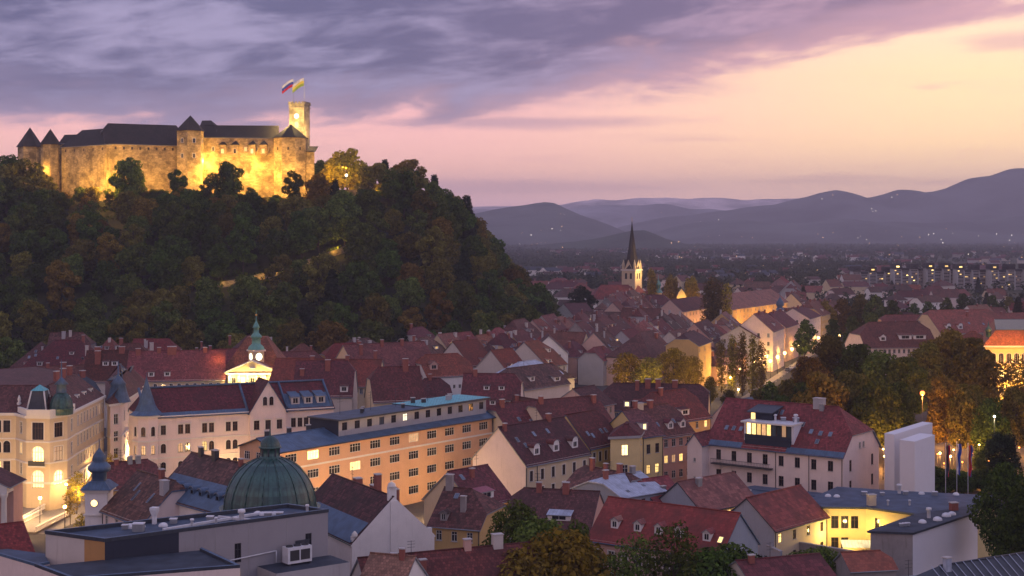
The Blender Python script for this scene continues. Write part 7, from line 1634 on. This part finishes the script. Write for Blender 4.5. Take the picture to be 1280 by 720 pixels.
# ------------------------------------------------------------------ nearer plain: single houses and trees
def plain_houses():
    g = random.Random(41); n = 0; tries = 0
    while n < 85 and tries < 4000:
        tries += 1
        Y = 760 + 760 * g.random() ** 0.9; px = g.uniform(640, 1290); x = (px - 640)/FPX*Y; P = Vector((x, Y, 0)); a = g.uniform(-.5, .9); ex = Vector((math.cos(a), math.sin(a), 0)); ey = Vector((-ex.y, ex.x, 0)); L, D = g.uniform(11, 26), g.uniform(10, 13)
        if hill_z(x, Y) > .5 or not is_free(P, ex, ey, L, D, 2.0): continue
        if px > 1060 and Y > 1330: continue
        n += 1
        house('small red roofed house scattered among trees beyond the old town', P, P + ex*L, g.uniform(6, 9.5), D, g.uniform(4, 6), *g.choice(((0, 0), (.3, .3), (1, 1))), wall=g.choice(('white', 'cream', 'pale', 'blush')), roof=g.choice(('tile_red', 'tile_wine', 'tile_rust', 'tile_brown')), world=True, f=dict(rows=1, n=4, w=1.3, h=1.5, lit=.10) if Y < 1100 else None, cornice=False, chim=[('f', g.uniform(.2, .8), .9, .9, 1.4)], group='houses scattered beyond the old town', name='plain_house')
plain_houses()

PARK = [TreeKind(25, 8.6, 6.0, 8200, 0.50, 51, 'leaf_olive', 'round', 0.42, 34, 10), TreeKind(27, 8.0, 7.0, 8200, 0.50, 52, 'leaf_olive', 'tall', 0.44, 38, 10), TreeKind(22, 8.8, 5.0, 7600, 0.50, 53, 'leaf_olive', 'round', 0.40, 30, 10)]
NEAR = [TreeKind(16, 5.2, 3.0, 9000, 0.27, 61, 'leaf_green', 'round', 0.26, 34, 9), TreeKind(14, 4.6, 2.4, 7200, 0.25, 62, 'leaf_green', 'tall', 0.22, 30, 9), TreeKind(9, 4.6, 0.6, 7000, 0.25, 63, 'leaf_dark', 'round', 0.2, 30, 8)]
SPARSE = [TreeKind(15, 4.6, 3.0, 2300, 0.26, 64, 'leaf_green', 'tall', 0.2, 26, 20), TreeKind(11, 3.0, 2.5, 700, 0.24, 65, 'leaf_gold', 'tall', 0.13, 22, 20), TreeKind(20, 8.4, 4.0, 5200, 0.40, 66, 'leaf_gold', 'round', 0.36, 26, 16)]
POP = [TreeKind(24, 2.7, 1.5, 3600, 0.42, 71, 'leaf_poplar', 'column', 0.3, 30, 12), TreeKind(27, 3.2, 1.5, 2300, 0.42, 72, 'leaf_poplar', 'column', 0.32, 26, 22)]
MED = [TreeKind(18, 6.8, 3.0, 2600, 0.60, 81, 'leaf_green', 'round', 0.3, 24, 5), TreeKind(21, 6.2, 3.0, 2600, 0.60, 82, 'leaf_green', 'tall', 0.3, 26, 5)]
def tree_at(kind, px, top, Y, lab, mat=None, group=None, name='broadleaf_tree', wide=1.0):
    zt = EYE - (top - HZN)/FPX*Y; s = zt/kind.H
    o = plant(kind, ((px - 640)/FPX*Y, Y, 0), lab, group, 1.0, name, mat); o.scale = (s*wide, s*wide, s); return o
for px, top, Y, k, m, w_ in ((1012, 452, 425, 0, 'leaf_brown', .9), (1040, 428, 440, 1, 'leaf_olive', .9), (1072, 436, 430, 0, 'leaf_dark', .9), (1104, 448, 420, 2, 'leaf_green', 1), (1134, 452, 410, 0, 'leaf_green', .9), (1160, 436, 430, 1, 'leaf_olive', .9), (1188, 420, 440, 1, 'leaf_brown', .95), (1216, 428, 425, 0, 'leaf_olive', .9),
                         (1026, 474, 365, 2, 'leaf_brown', .9), (1060, 470, 372, 0, 'leaf_olive', .9), (1094, 486, 360, 2, 'leaf_green', .9), (1124, 484, 372, 0, 'leaf_dark', .9), (1182, 478, 356, 1, 'leaf_brown', .9), (1212, 486, 350, 0, 'leaf_olive', .85), (1268, 492, 352, 1, 'leaf_olive', .9), (1238, 506, 342, 2, 'leaf_dark', .7)):
    tree_at(PARK[k], px, top - 7, Y, {'leaf_brown': 'tall brownish park tree in the dense group behind the white monument', 'leaf_olive': 'tall olive park tree in the dense group behind the white monument', 'leaf_dark': 'tall dark green park tree in the dense group behind the white monument', 'leaf_green': 'tall mid green park tree in the dense group behind the white monument'}[m], m, 'park trees behind the monument', wide=w_)
for px, top, lab in ((1238, 446, 'thin leaved park tree before the left of the orange lit hall'), (1258, 450, 'thin leaved park tree before the middle of the orange lit hall'), (1280, 444, 'thin leaved park tree before the orange lit hall at the right edge')): tree_at(SPARSE[0], px, top, 430, lab, 'leaf_olive', None, wide=.9)
for i, (px, Y) in enumerate(((1320, 420), (1352, 440), (1390, 415), (1330, 360), (1365, 350), (1405, 372), (1440, 400), (1325, 310), (1360, 300), (1480, 420), (1420, 320), (1470, 345))): tree_at(PARK[i % 3], px, 452 + (Y < 380)*40, Y, 'park tree beyond the right edge of the wooded park', ('leaf_olive', 'leaf_brown', 'leaf_green', 'leaf_dark')[i % 4], 'park trees past the right edge', 'edge_tree', .95)
tree_at(NEAR[0], 1258, 578, 240, 'near dark tree covering the right edge beside the dark ribbed metal roof', 'leaf_dark', wide=.8)
tree_at(NEAR[0], 1285, 600, 225, 'second near dark tree cut by the right edge', 'leaf_dark', wide=.8)
tree_at(NEAR[1], 1252, 540, 320, 'dark conical small tree before the park trees at the right', 'leaf_fir', wide=1.1)
for px, top, Y, k, m, lab, w_ in ((646, 628, 214, 0, 'leaf_green', 'lamp lit green garden tree, leftmost of the bottom centre clump', .9), (676, 646, 210, 1, 'leaf_green', 'green garden tree in the middle of the bottom centre clump', 1.1), (703, 668, 202, 2, 'leaf_gold', 'round golden green garden tree lowest in the bottom centre clump', 1.0), (722, 652, 210, 0, 'leaf_green', 'green garden tree nearest the rosy house in the bottom centre clump', .7), (655, 690, 200, 2, 'leaf_brown', 'low brown garden bush at the bottom of the centre clump', .9)):
    tree_at(NEAR[k], px, top, Y, lab, m, 'garden trees in the bottom centre', wide=w_)
for px, top, Y, lab in ((795, 668, 205, 'thin leaved tree before the rosy wall, left of two'), (842, 652, 203, 'taller thin leaved tree before the rosy wall, right of two'), (770, 690, 203, 'low thin leaved shrub tree before the left of the rosy wall')):
    tree_at(SPARSE[0], px, top, Y, lab, 'leaf_green', 'thin trees before the rosy house', wide=.95)
for px, top, Y, lab, m in ((880, 690, 205, 'dark bush at the right end of the rosy house', 'leaf_dark'), (918, 684, 210, 'dark bush under the lit gable windows of the rosy house', 'leaf_dark'), (942, 698, 206, 'dark bush left of the lit basement window', 'leaf_fir'), (1000, 690, 226, 'green garden bush under the yard wall, left of two', 'leaf_green'), (1024, 686, 228, 'green garden bush under the yard wall, right of two', 'leaf_green'), (1078, 690, 232, 'dark ivy bush at the corner of the yard wall', 'leaf_dark')):
    tree_at(NEAR[2], px, top, Y, lab, m, 'garden bushes at lower right', 'garden_bush', 1.1)
for px, top, Y, lab in ((96, 588, 296, 'thin golden leaved street tree before the corner palace, taller'), (88, 612, 285, 'thin golden leaved street tree by the footbridge'), (140, 566, 330, 'bare golden street tree in the narrow street'), (102, 640, 268, 'lamp lit yellow bush tree beside the onion turret'), (155, 572, 335, 'bare street tree beside the pale spire palace')):
    tree_at(SPARSE[1], px, top, Y, lab, 'leaf_gold', 'thin trees of the square', wide=1.1)
for px, top, Y, w_, m, lab in ((784, 440, 505, 1.0, 'leaf_gold', 'golden plane tree by the river, leftmost and greenest'), (812, 446, 500, .9, 'leaf_olive', 'thinning plane tree by the river with dark branches showing'), (842, 434, 512, .9, 'leaf_gold', 'golden plane tree by the river, tallest'), (866, 444, 505, .7, 'leaf_brown', 'brownish plane tree by the river, rightmost'), (888, 470, 470, .6, 'leaf_olive', 'low olive tree between the plane trees and the poplars')):
    tree_at(SPARSE[2], px, top, Y, lab, m, 'plane trees by the river', wide=w_)
for px, top, Y, k, m, lab in ((902, 424, 520, 1, 'leaf_poplar', 'brown poplar by the lamp lit quay, leftmost of the row'), (915, 418, 515, 1, 'leaf_olive', 'brown poplar by the lamp lit quay, second of the row'), (928, 414, 510, 1, 'leaf_poplar', 'brown poplar by the lamp lit quay, third and tallest of the row'), (941, 418, 505, 1, 'leaf_olive', 'brown poplar by the lamp lit quay, fourth of the row'), (951, 426, 500, 1, 'leaf_poplar', 'brown poplar by the lamp lit quay, rightmost of the row')):
    tree_at(POP[k], px, top, Y, lab, m, 'poplars by the quay', 'poplar', .8)
for px, top, Y, k, m, lab in ((815, 337, 960, 0, 'leaf_gold', 'orange lit poplar nearest the spire church'), (837, 344, 930, 0, 'leaf_gold', 'orange lit poplar left of the curved church front'), (843, 347, 935, 0, 'leaf_gold', 'slim orange poplar touching the curved church front'), (861, 349, 925, 0, 'leaf_gold', 'orange lit poplar right of the curved church front'), (867, 346, 930, 0, 'leaf_gold', 'taller orange lit poplar right of the curved church front'),
                           (884, 352, 770, 1, 'leaf_poplar', 'tall brown poplar, left in the clump beside the orange lit facade'), (891, 346, 775, 1, 'leaf_brown', 'tall brown poplar, second in the clump beside the orange lit facade'), (898, 350, 770, 1, 'leaf_poplar', 'tall brown poplar, third in the clump beside the orange lit facade'), (908, 354, 780, 1, 'leaf_gold', 'golden poplar, right in the clump beside the orange lit facade')):
    tree_at(POP[k], px, top, Y, lab, m, 'poplars of the old town', 'poplar')
for px in (818, 840, 865, 902): q = ((px-640)/FPX*915, 915, 5); point_light('street_light', q, 9000, (1, .42, .08))
tree_at(MED[0], 728, 358, 830, 'big dark round tree beside the lamp lit white gabled house', 'leaf_fir', wide=.95)
tree_at(MED[0], 735, 391, 760, 'small brownish tree in front of the big dark round tree', 'leaf_brown')
for px, top, Y, m in ((1006, 400, 640, 'leaf_dark'), (1030, 376, 760, 'leaf_brown'), (1052, 372, 770, 'leaf_brown'), (1074, 368, 780, 'leaf_olive'), (1096, 370, 770, 'leaf_green'), (1116, 374, 760, 'leaf_dark'), (1042, 398, 680, 'leaf_dark'), (1066, 394, 690, 'leaf_green'), (1090, 392, 680, 'leaf_green'), (1060, 414, 600, 'leaf_dark'), (1080, 420, 585, 'leaf_brown'), (1036, 418, 590, 'leaf_olive'), (1142, 378, 860, 'leaf_dark'), (1160, 376, 880, 'leaf_dark'), (1185, 372, 900, 'leaf_green'), (1204, 366, 920, 'leaf_dark'), (1240, 368, 930, 'leaf_dark'), (1262, 370, 940, 'leaf_olive'),
                      (964, 478, 420, 'leaf_dark'), (984, 472, 410, 'leaf_olive'), (1004, 476, 405, 'leaf_dark'), (946, 486, 420, 'leaf_olive'), (978, 492, 380, 'leaf_dark'), (912, 486, 420, 'leaf_olive'), (1172, 444, 520, 'leaf_green'), (1196, 436, 530, 'leaf_olive'), (1216, 440, 500, 'leaf_green'), (1094, 452, 480, 'leaf_olive'), (1118, 456, 478, 'leaf_green'), (1146, 452, 480, 'leaf_dark')):
    tree_at(random.choice(MED), px, top, Y, {'leaf_dark': 'dark green', 'leaf_brown': 'russet', 'leaf_olive': 'olive', 'leaf_green': 'green'}[m] + ' tree in the belt between the quay and the red roofed halls', m, 'town trees right of the quay', wide=.85)
for px in (776, 806, 838, 868): point_light('street_light', ((px-640)/FPX*488, 488, 7), 3600, (1, .60, .16))
for i, px in enumerate((1172, 1183, 1194, 1205, 1216, 1227, 1238)):
    tree_at(NEAR[2], px, 584 + (i*7) % 11, 318 + (i*5) % 7, 'clipped dark shrub in the row behind the three flagpoles', 'leaf_dark', 'shrubs behind the flagpoles', 'park_shrub', 1.6)
for px, top, Y, m in ((1226, 562, 331, 'leaf_green'),): tree_at(PARK[2], px, top, Y, {'leaf_olive': 'small olive', 'leaf_dark': 'small dark', 'leaf_green': 'small green'}[m] + ' park tree directly behind the three flagpoles', m, None, wide=.7)
def plain_trees():
    g = random.Random(5); n = 0
    while n < 14:
        Y = 800 + 800*g.random(); px = g.uniform(612, 1290); x = (px-640)/FPX*Y
        if hill_z(x, Y) > 1: continue
        if not is_free(Vector((x, Y, 0)), X, Yv, .5, .5, 3.0): continue
        if px < 850 and Y < 1150 and g.random() < .8: continue
        n += 1; m = g.choice(('leaf_dark', 'leaf_dark', 'leaf_green', 'leaf_olive', 'leaf_brown'))
        if True: plant(FIR, (x, Y, 0), 'dark fir among the scattered houses of the plain', 'firs on the plain', g.uniform(.7, 1.0), 'fir_tree')
        else: plant(g.choice(MED), (x, Y, -.3), {'leaf_dark': 'dark green', 'leaf_brown': 'russet', 'leaf_olive': 'olive', 'leaf_green': 'green'}[m] + ' tree among the scattered houses beyond the old town', 'trees on the plain', g.uniform(.55, .95), 'broadleaf_tree', m)
plain_trees()

# ------------------------------------------------------------------ far plain: what nobody could count
def far_stuff():
    g = np.random.default_rng(19)
    C = []
    def nz(x, y): return math.sin(x*.0042 + 1.3) + math.sin(y*.0031 + x*.0017) + math.sin(x*.0101 - y*.0043)*.6 + math.sin(y*.0077 + 2)*.5
    while len(C) < 11500:
        Y = (820 + 700*g.random()) if len(C) < 230 else 1450 + 4600*g.random()**1.4; x = g.uniform(-.02 if Y < 1450 else -.06, .40)*Y
        if Y < 1450 and (hill_z(x, Y) > 1 or not is_free(Vector((x, Y, 0)), X, Yv, .5, .5, 3.0) or (x < .12*Y and Y < 1100)): continue
        if 1450 < Y < 3300 and nz(x, Y) < .15 and g.random() < .90: continue
        if 1400 < Y < 1560 and x > 330: continue
        C.append((x, Y, 0))
    C = np.array(C); far = C[:, 1] > 2600
    Q = []
    for sel, nq, leaf, hh, rr in ((~far, 30, 1.7, 12, 4.6), (far, 11, 3.4, 13, 5.5)):
        c0 = C[sel]; k = np.repeat(np.arange(len(c0)), nq); d = g.normal(0, 1, (len(k), 3)); d /= np.linalg.norm(d, axis=1)[:, None]; s = g.uniform(.6, 1.25, len(c0))[k][:, None]
        c = c0[k] + d*np.array([rr, rr, hh*.42])*s*g.uniform(.5, 1, (len(k), 1)) + np.array([0, 0, hh*.5])*s
        Q.append(leaf_quads(c, d + np.array([0, 0, .3]), leaf, g))
    me = np_mesh('distant_forest', np.concatenate(Q), ['leaf_far']); o = bpy.data.objects.new('distant_forest', me); COL.objects.link(o); tag(o, 'dark belt of distant woods covering the plain before the hills', 'woods', kind='stuff')
    m = MB(); rd = random.Random(3)
    for _ in range(400):
        Y = 1500 + 3000*rd.random()**1.5; x = rd.uniform(-.05, .40)*Y
        if Y < 1620 and x > 330: continue
        if nz(x, Y) > 1.1: continue
        a = rd.uniform(-.6, .8); ex = Vector((math.cos(a), math.sin(a), 0)); ey = Vector((-ex.y, ex.x, 0)); L, D, h = rd.uniform(10, 26), rd.uniform(9, 14), rd.uniform(5, 9); o = Vector((x, Y, 0)); wl = 'wall_' + rd.choice(('old', 'pale', 'grey', 'pale', 'white')); rf = rd.choice(('tile_red', 'tile_wine', 'tile_brown', 'bitumen'))
        m.box(o, ex, ey, L, D, h, wl); r = rd.uniform(2.5, 4.5); e = .6
        p = [o - ex*e - ey*e + UP*(h - .2), o + ex*(L+e) - ey*e + UP*(h - .2), o + ex*(L+e) + ey*(D+e) + UP*(h - .2), o - ex*e + ey*(D+e) + UP*(h - .2)]; t0, t1 = o - ex*e + ey*D/2 + UP*(h + r), o + ex*(L+e) + ey*D/2 + UP*(h + r)
        m.face([p[0], p[1], t1, t0], rf); m.face([p[2], p[3], t0, t1], rf); m.face([p[1], p[2], t1], wl); m.face([p[3], p[0], t0], wl)
    tag(m.build('distant_houses'), 'far scatter of little houses across the plain towards the hills', 'houses', kind='stuff')
    # far lamps and lit windows, on the plain and on the slopes
    from mathutils.bvhtree import BVHTree
    trees = []
    for nme in ('cone_hill', 'low_foothills', 'right_range', 'middle_range', 'wooded_knoll', 'ground'):
        ob = bpy.data.objects[nme]; trees.append(BVHTree.FromPolygons([v.co.copy() for v in ob.data.vertices], [tuple(p.vertices) for p in ob.data.polygons]))
    m = MB()
    def spot(px, py, s, mat):
        d = Vector(((px-640)/FPX, 1, -(py-HZN)/FPX)).normalized(); best = None
        for t in trees:
            h = t.ray_cast(Vector((0, 0, EYE)), d)
            if h[0] is not None and (best is None or h[3] < best[3]): best = h
        if best is None: return
        p = best[0] + Vector((0, -6, 7)); r = best[3]*.00020*s
        a = [p + Vector(q)*r for q in ((1, 0, 0), (0, 1, 0), (-1, 0, 0), (0, -1, 0), (0, 0, 1), (0, 0, -1))]
        for i, j, k in ((0, 1, 4), (1, 2, 4), (2, 3, 4), (3, 0, 4), (1, 0, 5), (2, 1, 5), (3, 2, 5), (0, 3, 5)): m.face([a[i], a[j], a[k]], mat)
    for cx, cy, n, sx_, sy_ in ((700, 285, 9, 6, 6), (672, 292, 5, 14, 2), (1110, 297, 18, 45, 2.5), (1080, 300, 8, 25, 2), (1250, 295, 9, 30, 2), (886, 277, 4, 8, 2), (1040, 250, 5, 8, 4), (1125, 246, 4, 10, 2), (1085, 268, 5, 12, 4), (945, 297, 7, 30, 1.5), (1200, 285, 4, 20, 6), (830, 266, 2, 6, 2)):
        for _ in range((n + 1)//2): spot(rd.gauss(cx, sx_), rd.gauss(cy, sy_), rd.uniform(.6, 1.3), rd.choice(('lamp_white', 'lamp_far')))
    for _ in range(80): spot(rd.uniform(645, 1285), 305 + 52*rd.random()**1.2, rd.uniform(.6, 1.5), rd.choice(('lamp_far', 'lamp_far', 'lamp_far', 'lamp_white')))
    for px, py, s in ((660, 318, 1.6), (672, 319, 2.2), (678, 317, 1.8), (703, 312, 1.5), (1122, 309, 1.4), (1020, 344, 1.8), (995, 356, 3.0), (1050, 354, 3.0), (1168, 366, 2.0)): spot(px, py, s, 'lamp_far')
    tag(m.build('distant_lights'), 'tiny warm lights of far villages and streets on the plain and slopes', 'lights', kind='stuff')
far_stuff()

# ------------------------------------------------------------------ quay, lamps, cars
def strip(name, A, B, w, z, mat, kerb=False):
    a, b = v2(at(*A, 0)), v2(at(*B, 0)); d = (b-a).normalized(); n = Vector((-d.y, d.x, 0)); L = (b-a).length; m = MB()
    if kerb: m.box(a + UP*-.2, d, n, L, w, .2 + z, mat)
    else: m.face([a + UP*z, b + UP*z, b + n*w + UP*z, a + n*w + UP*z], mat)
    tag(m.build(name), kind='structure'); return a, b, d, n, L
a, b, d, n, L = strip('quay_road', (930, 520), (1052, 424), 9, .012, 'asphalt')
strip('quay_pavement', (905, 520), (1045, 424), 3, .13, 'paving', True)
m = MB(); k = 0
while k < L: m.box(a + d*k + n*4.4 + UP*.008, d, n, 3, .15, .008, 'road_paint'); k += 9
tag(m.build('road_markings'), kind='structure')
QL = [(942, 452), (950, 449), (958, 446), (964, 442), (970, 439), (977, 436), (985, 431), (993, 428), (1002, 425), (1023, 423), (1049, 420), (1062, 418), (955, 456), (963, 452), (972, 447), (981, 442), (990, 437), (999, 432)]
for i, (px, py) in enumerate(QL):
    q = at(px, py, 6.5); lamp_post(('bright yellow quay lamp before the pale town houses, %s from the left' if i < 12 else 'yellow quay lamp in the outer kerb row, %s from the left') % ORD[i % 12], (q.x, q.y, 0), 6.2, 'lamp', 1900, (1, .52, .12), 'lamps along the quay', .62)
for px, py, z, lab in ((833, 452, 7, 'yellow lamp glowing among the golden plane trees'), (925, 461, 6, 'yellow lamp between the brown poplars, upper'), (923, 487, 6, 'yellow lamp at the foot of the brown poplars'), (913, 472, 6, 'yellow lamp between the brown poplars, left')):
    q = at(px, py, z); lamp_post(lab, (q.x, q.y, 0), z - .3, 'lamp', 2200, (1, .58, .16), 'lamps by the river', .38)
def mast(px, py, Y, lab, lamp, p, col, head=.5):
    z = EYE - (py-HZN)/FPX*Y; lamp_post(lab, ((px-640)/FPX*Y, Y, 0), z, lamp, p, col, 'park lamps', head)
mast(1153, 494, 330, 'glaring orange lamp on a tall mast above the white monument', 'lamp_orange', 3000, (1, .32, .05), .55)
mast(1243, 522, 332, 'small warm white lamp high among the park trees at right', 'lamp_white', 700, (1, .75, .4), .3)
PL = [(1188, 591, 345), (1262, 601, 340), (1110, 560, 350), (1106, 575, 345), (1175, 606, 350), (1200, 598, 372), (1230, 606, 350), (1240, 596, 375), (1140, 470, 520), (1165, 472, 520)]
for i, (px, py, Y) in enumerate(PL):
    z = max(4.0, EYE - (py-HZN)/FPX*Y); Yq = Y
    lamp_post('orange park lamp glowing low between the tree trunks right of the monument', ((px-640)/FPX*Yq, Yq, 0), z, 'lamp', 1700, (1, .42, .09), 'low park lamps', .3)
for px, Y in ((1120, 388), (1185, 385), (1240, 390), (1290, 370), (1060, 395), (1150, 345), (1205, 337), (1255, 335), (1100, 352)): point_light('park_light', ((px-640)/FPX*Y, Y, 5), 5000, (1, .42, .08))
for i, (px, Y, z) in enumerate(((1116, 338, 5), (1172, 336, 6), (1180, 334, 4.2), (1192, 336, 7), (1203, 333, 4.6), (1215, 336, 6.2), (1224, 334, 8.5), (1236, 333, 5), (1248, 334, 7), (1262, 336, 5), (1274, 333, 8), (1120, 336, 9), (1104, 337, 7))): lamp_post('small orange park lamp glimpsed between the trunks at the park edge', ((px-640)/FPX*Y, Y, 0), z, 'lamp_orange' if i % 3 else 'lamp', 260, (1, .42, .09), 'small lamps at the park edge', .2)
def car(label, p, rz, body):
    r = thing('parked_car', label, 'car', p, 'cars on the quay'); c, s = math.cos(rz), math.sin(rz); ex, ey = Vector((c, s, 0)), Vector((-s, c, 0)); o = Vector(p)
    m = MB(); prof = [(-2.1, .35), (-2.1, .85), (-1.9, .95), (-1.3, 1.0), (-.8, 1.45), (.7, 1.48), (1.35, 1.0), (2.0, .9), (2.15, .7), (2.15, .35)]
    for sgn in (-1, 1):
        f = [o + ex*x + ey*(.85*sgn*(1 if z < 1.05 else .82)) + UP*z for x, z in prof]; m.face(f if sgn < 0 else f[::-1], body)
    for i in range(len(prof)):
        (x0, z0), (x1, z1) = prof[i], prof[(i+1) % len(prof)]; y0, y1 = [.85*(1 if z < 1.05 else .82) for z in (z0, z1)]
        m.face([o + ex*x0 - ey*y0 + UP*z0, o + ex*x0 + ey*y0 + UP*z0, o + ex*x1 + ey*y1 + UP*z1, o + ex*x1 - ey*y1 + UP*z1], 'glass' if i in (3, 5) else body)
    m.build('body', r)
    for sgn in (-1, 1):
        m = MB(); y = .80*sgn; m.face([o + ex*-1.1 + ey*(y*1.01) + UP*1.02, o + ex*1.15 + ey*(y*1.01) + UP*1.02, o + ex*.65 + ey*(y*.93) + UP*1.4, o + ex*-.75 + ey*(y*.93) + UP*1.4][::(1 if sgn < 0 else -1)], 'glass'); m.build('side_window', r)
        for x in (-1.35, 1.35): m = MB(); w0 = o + ex*x + ey*(.72*sgn) + UP*.33; m.tube(w0, w0 + ey*.18*sgn, .33, 'rubber', n=12); m.tube(w0 + ey*.181*sgn, w0 + ey*.19*sgn, .19, 'tin', n=10); m.build('wheel', r)
        m = MB(); m.box(o + ex*2.12 + ey*(.6*sgn - .15) + UP*.62, ex, ey, .06, .3, .16, 'lit_white'); m.build('headlight', r)
rz = math.atan2(d.y, d.x)
for px, py, bd, lab in ((984, 464, 'car_dark', 'dark car parked nearest on the lamp lit quay'), (989, 461, 'car_white', 'white car parked on the lamp lit quay, left of the red one'), (1001, 459, 'car_red', 'red car parked on the lamp lit quay'), (1006, 456, 'car_white', 'white car parked beyond the red car on the quay')):
    car(lab, tuple(at(px, py, 0.02)), rz + .15, bd)
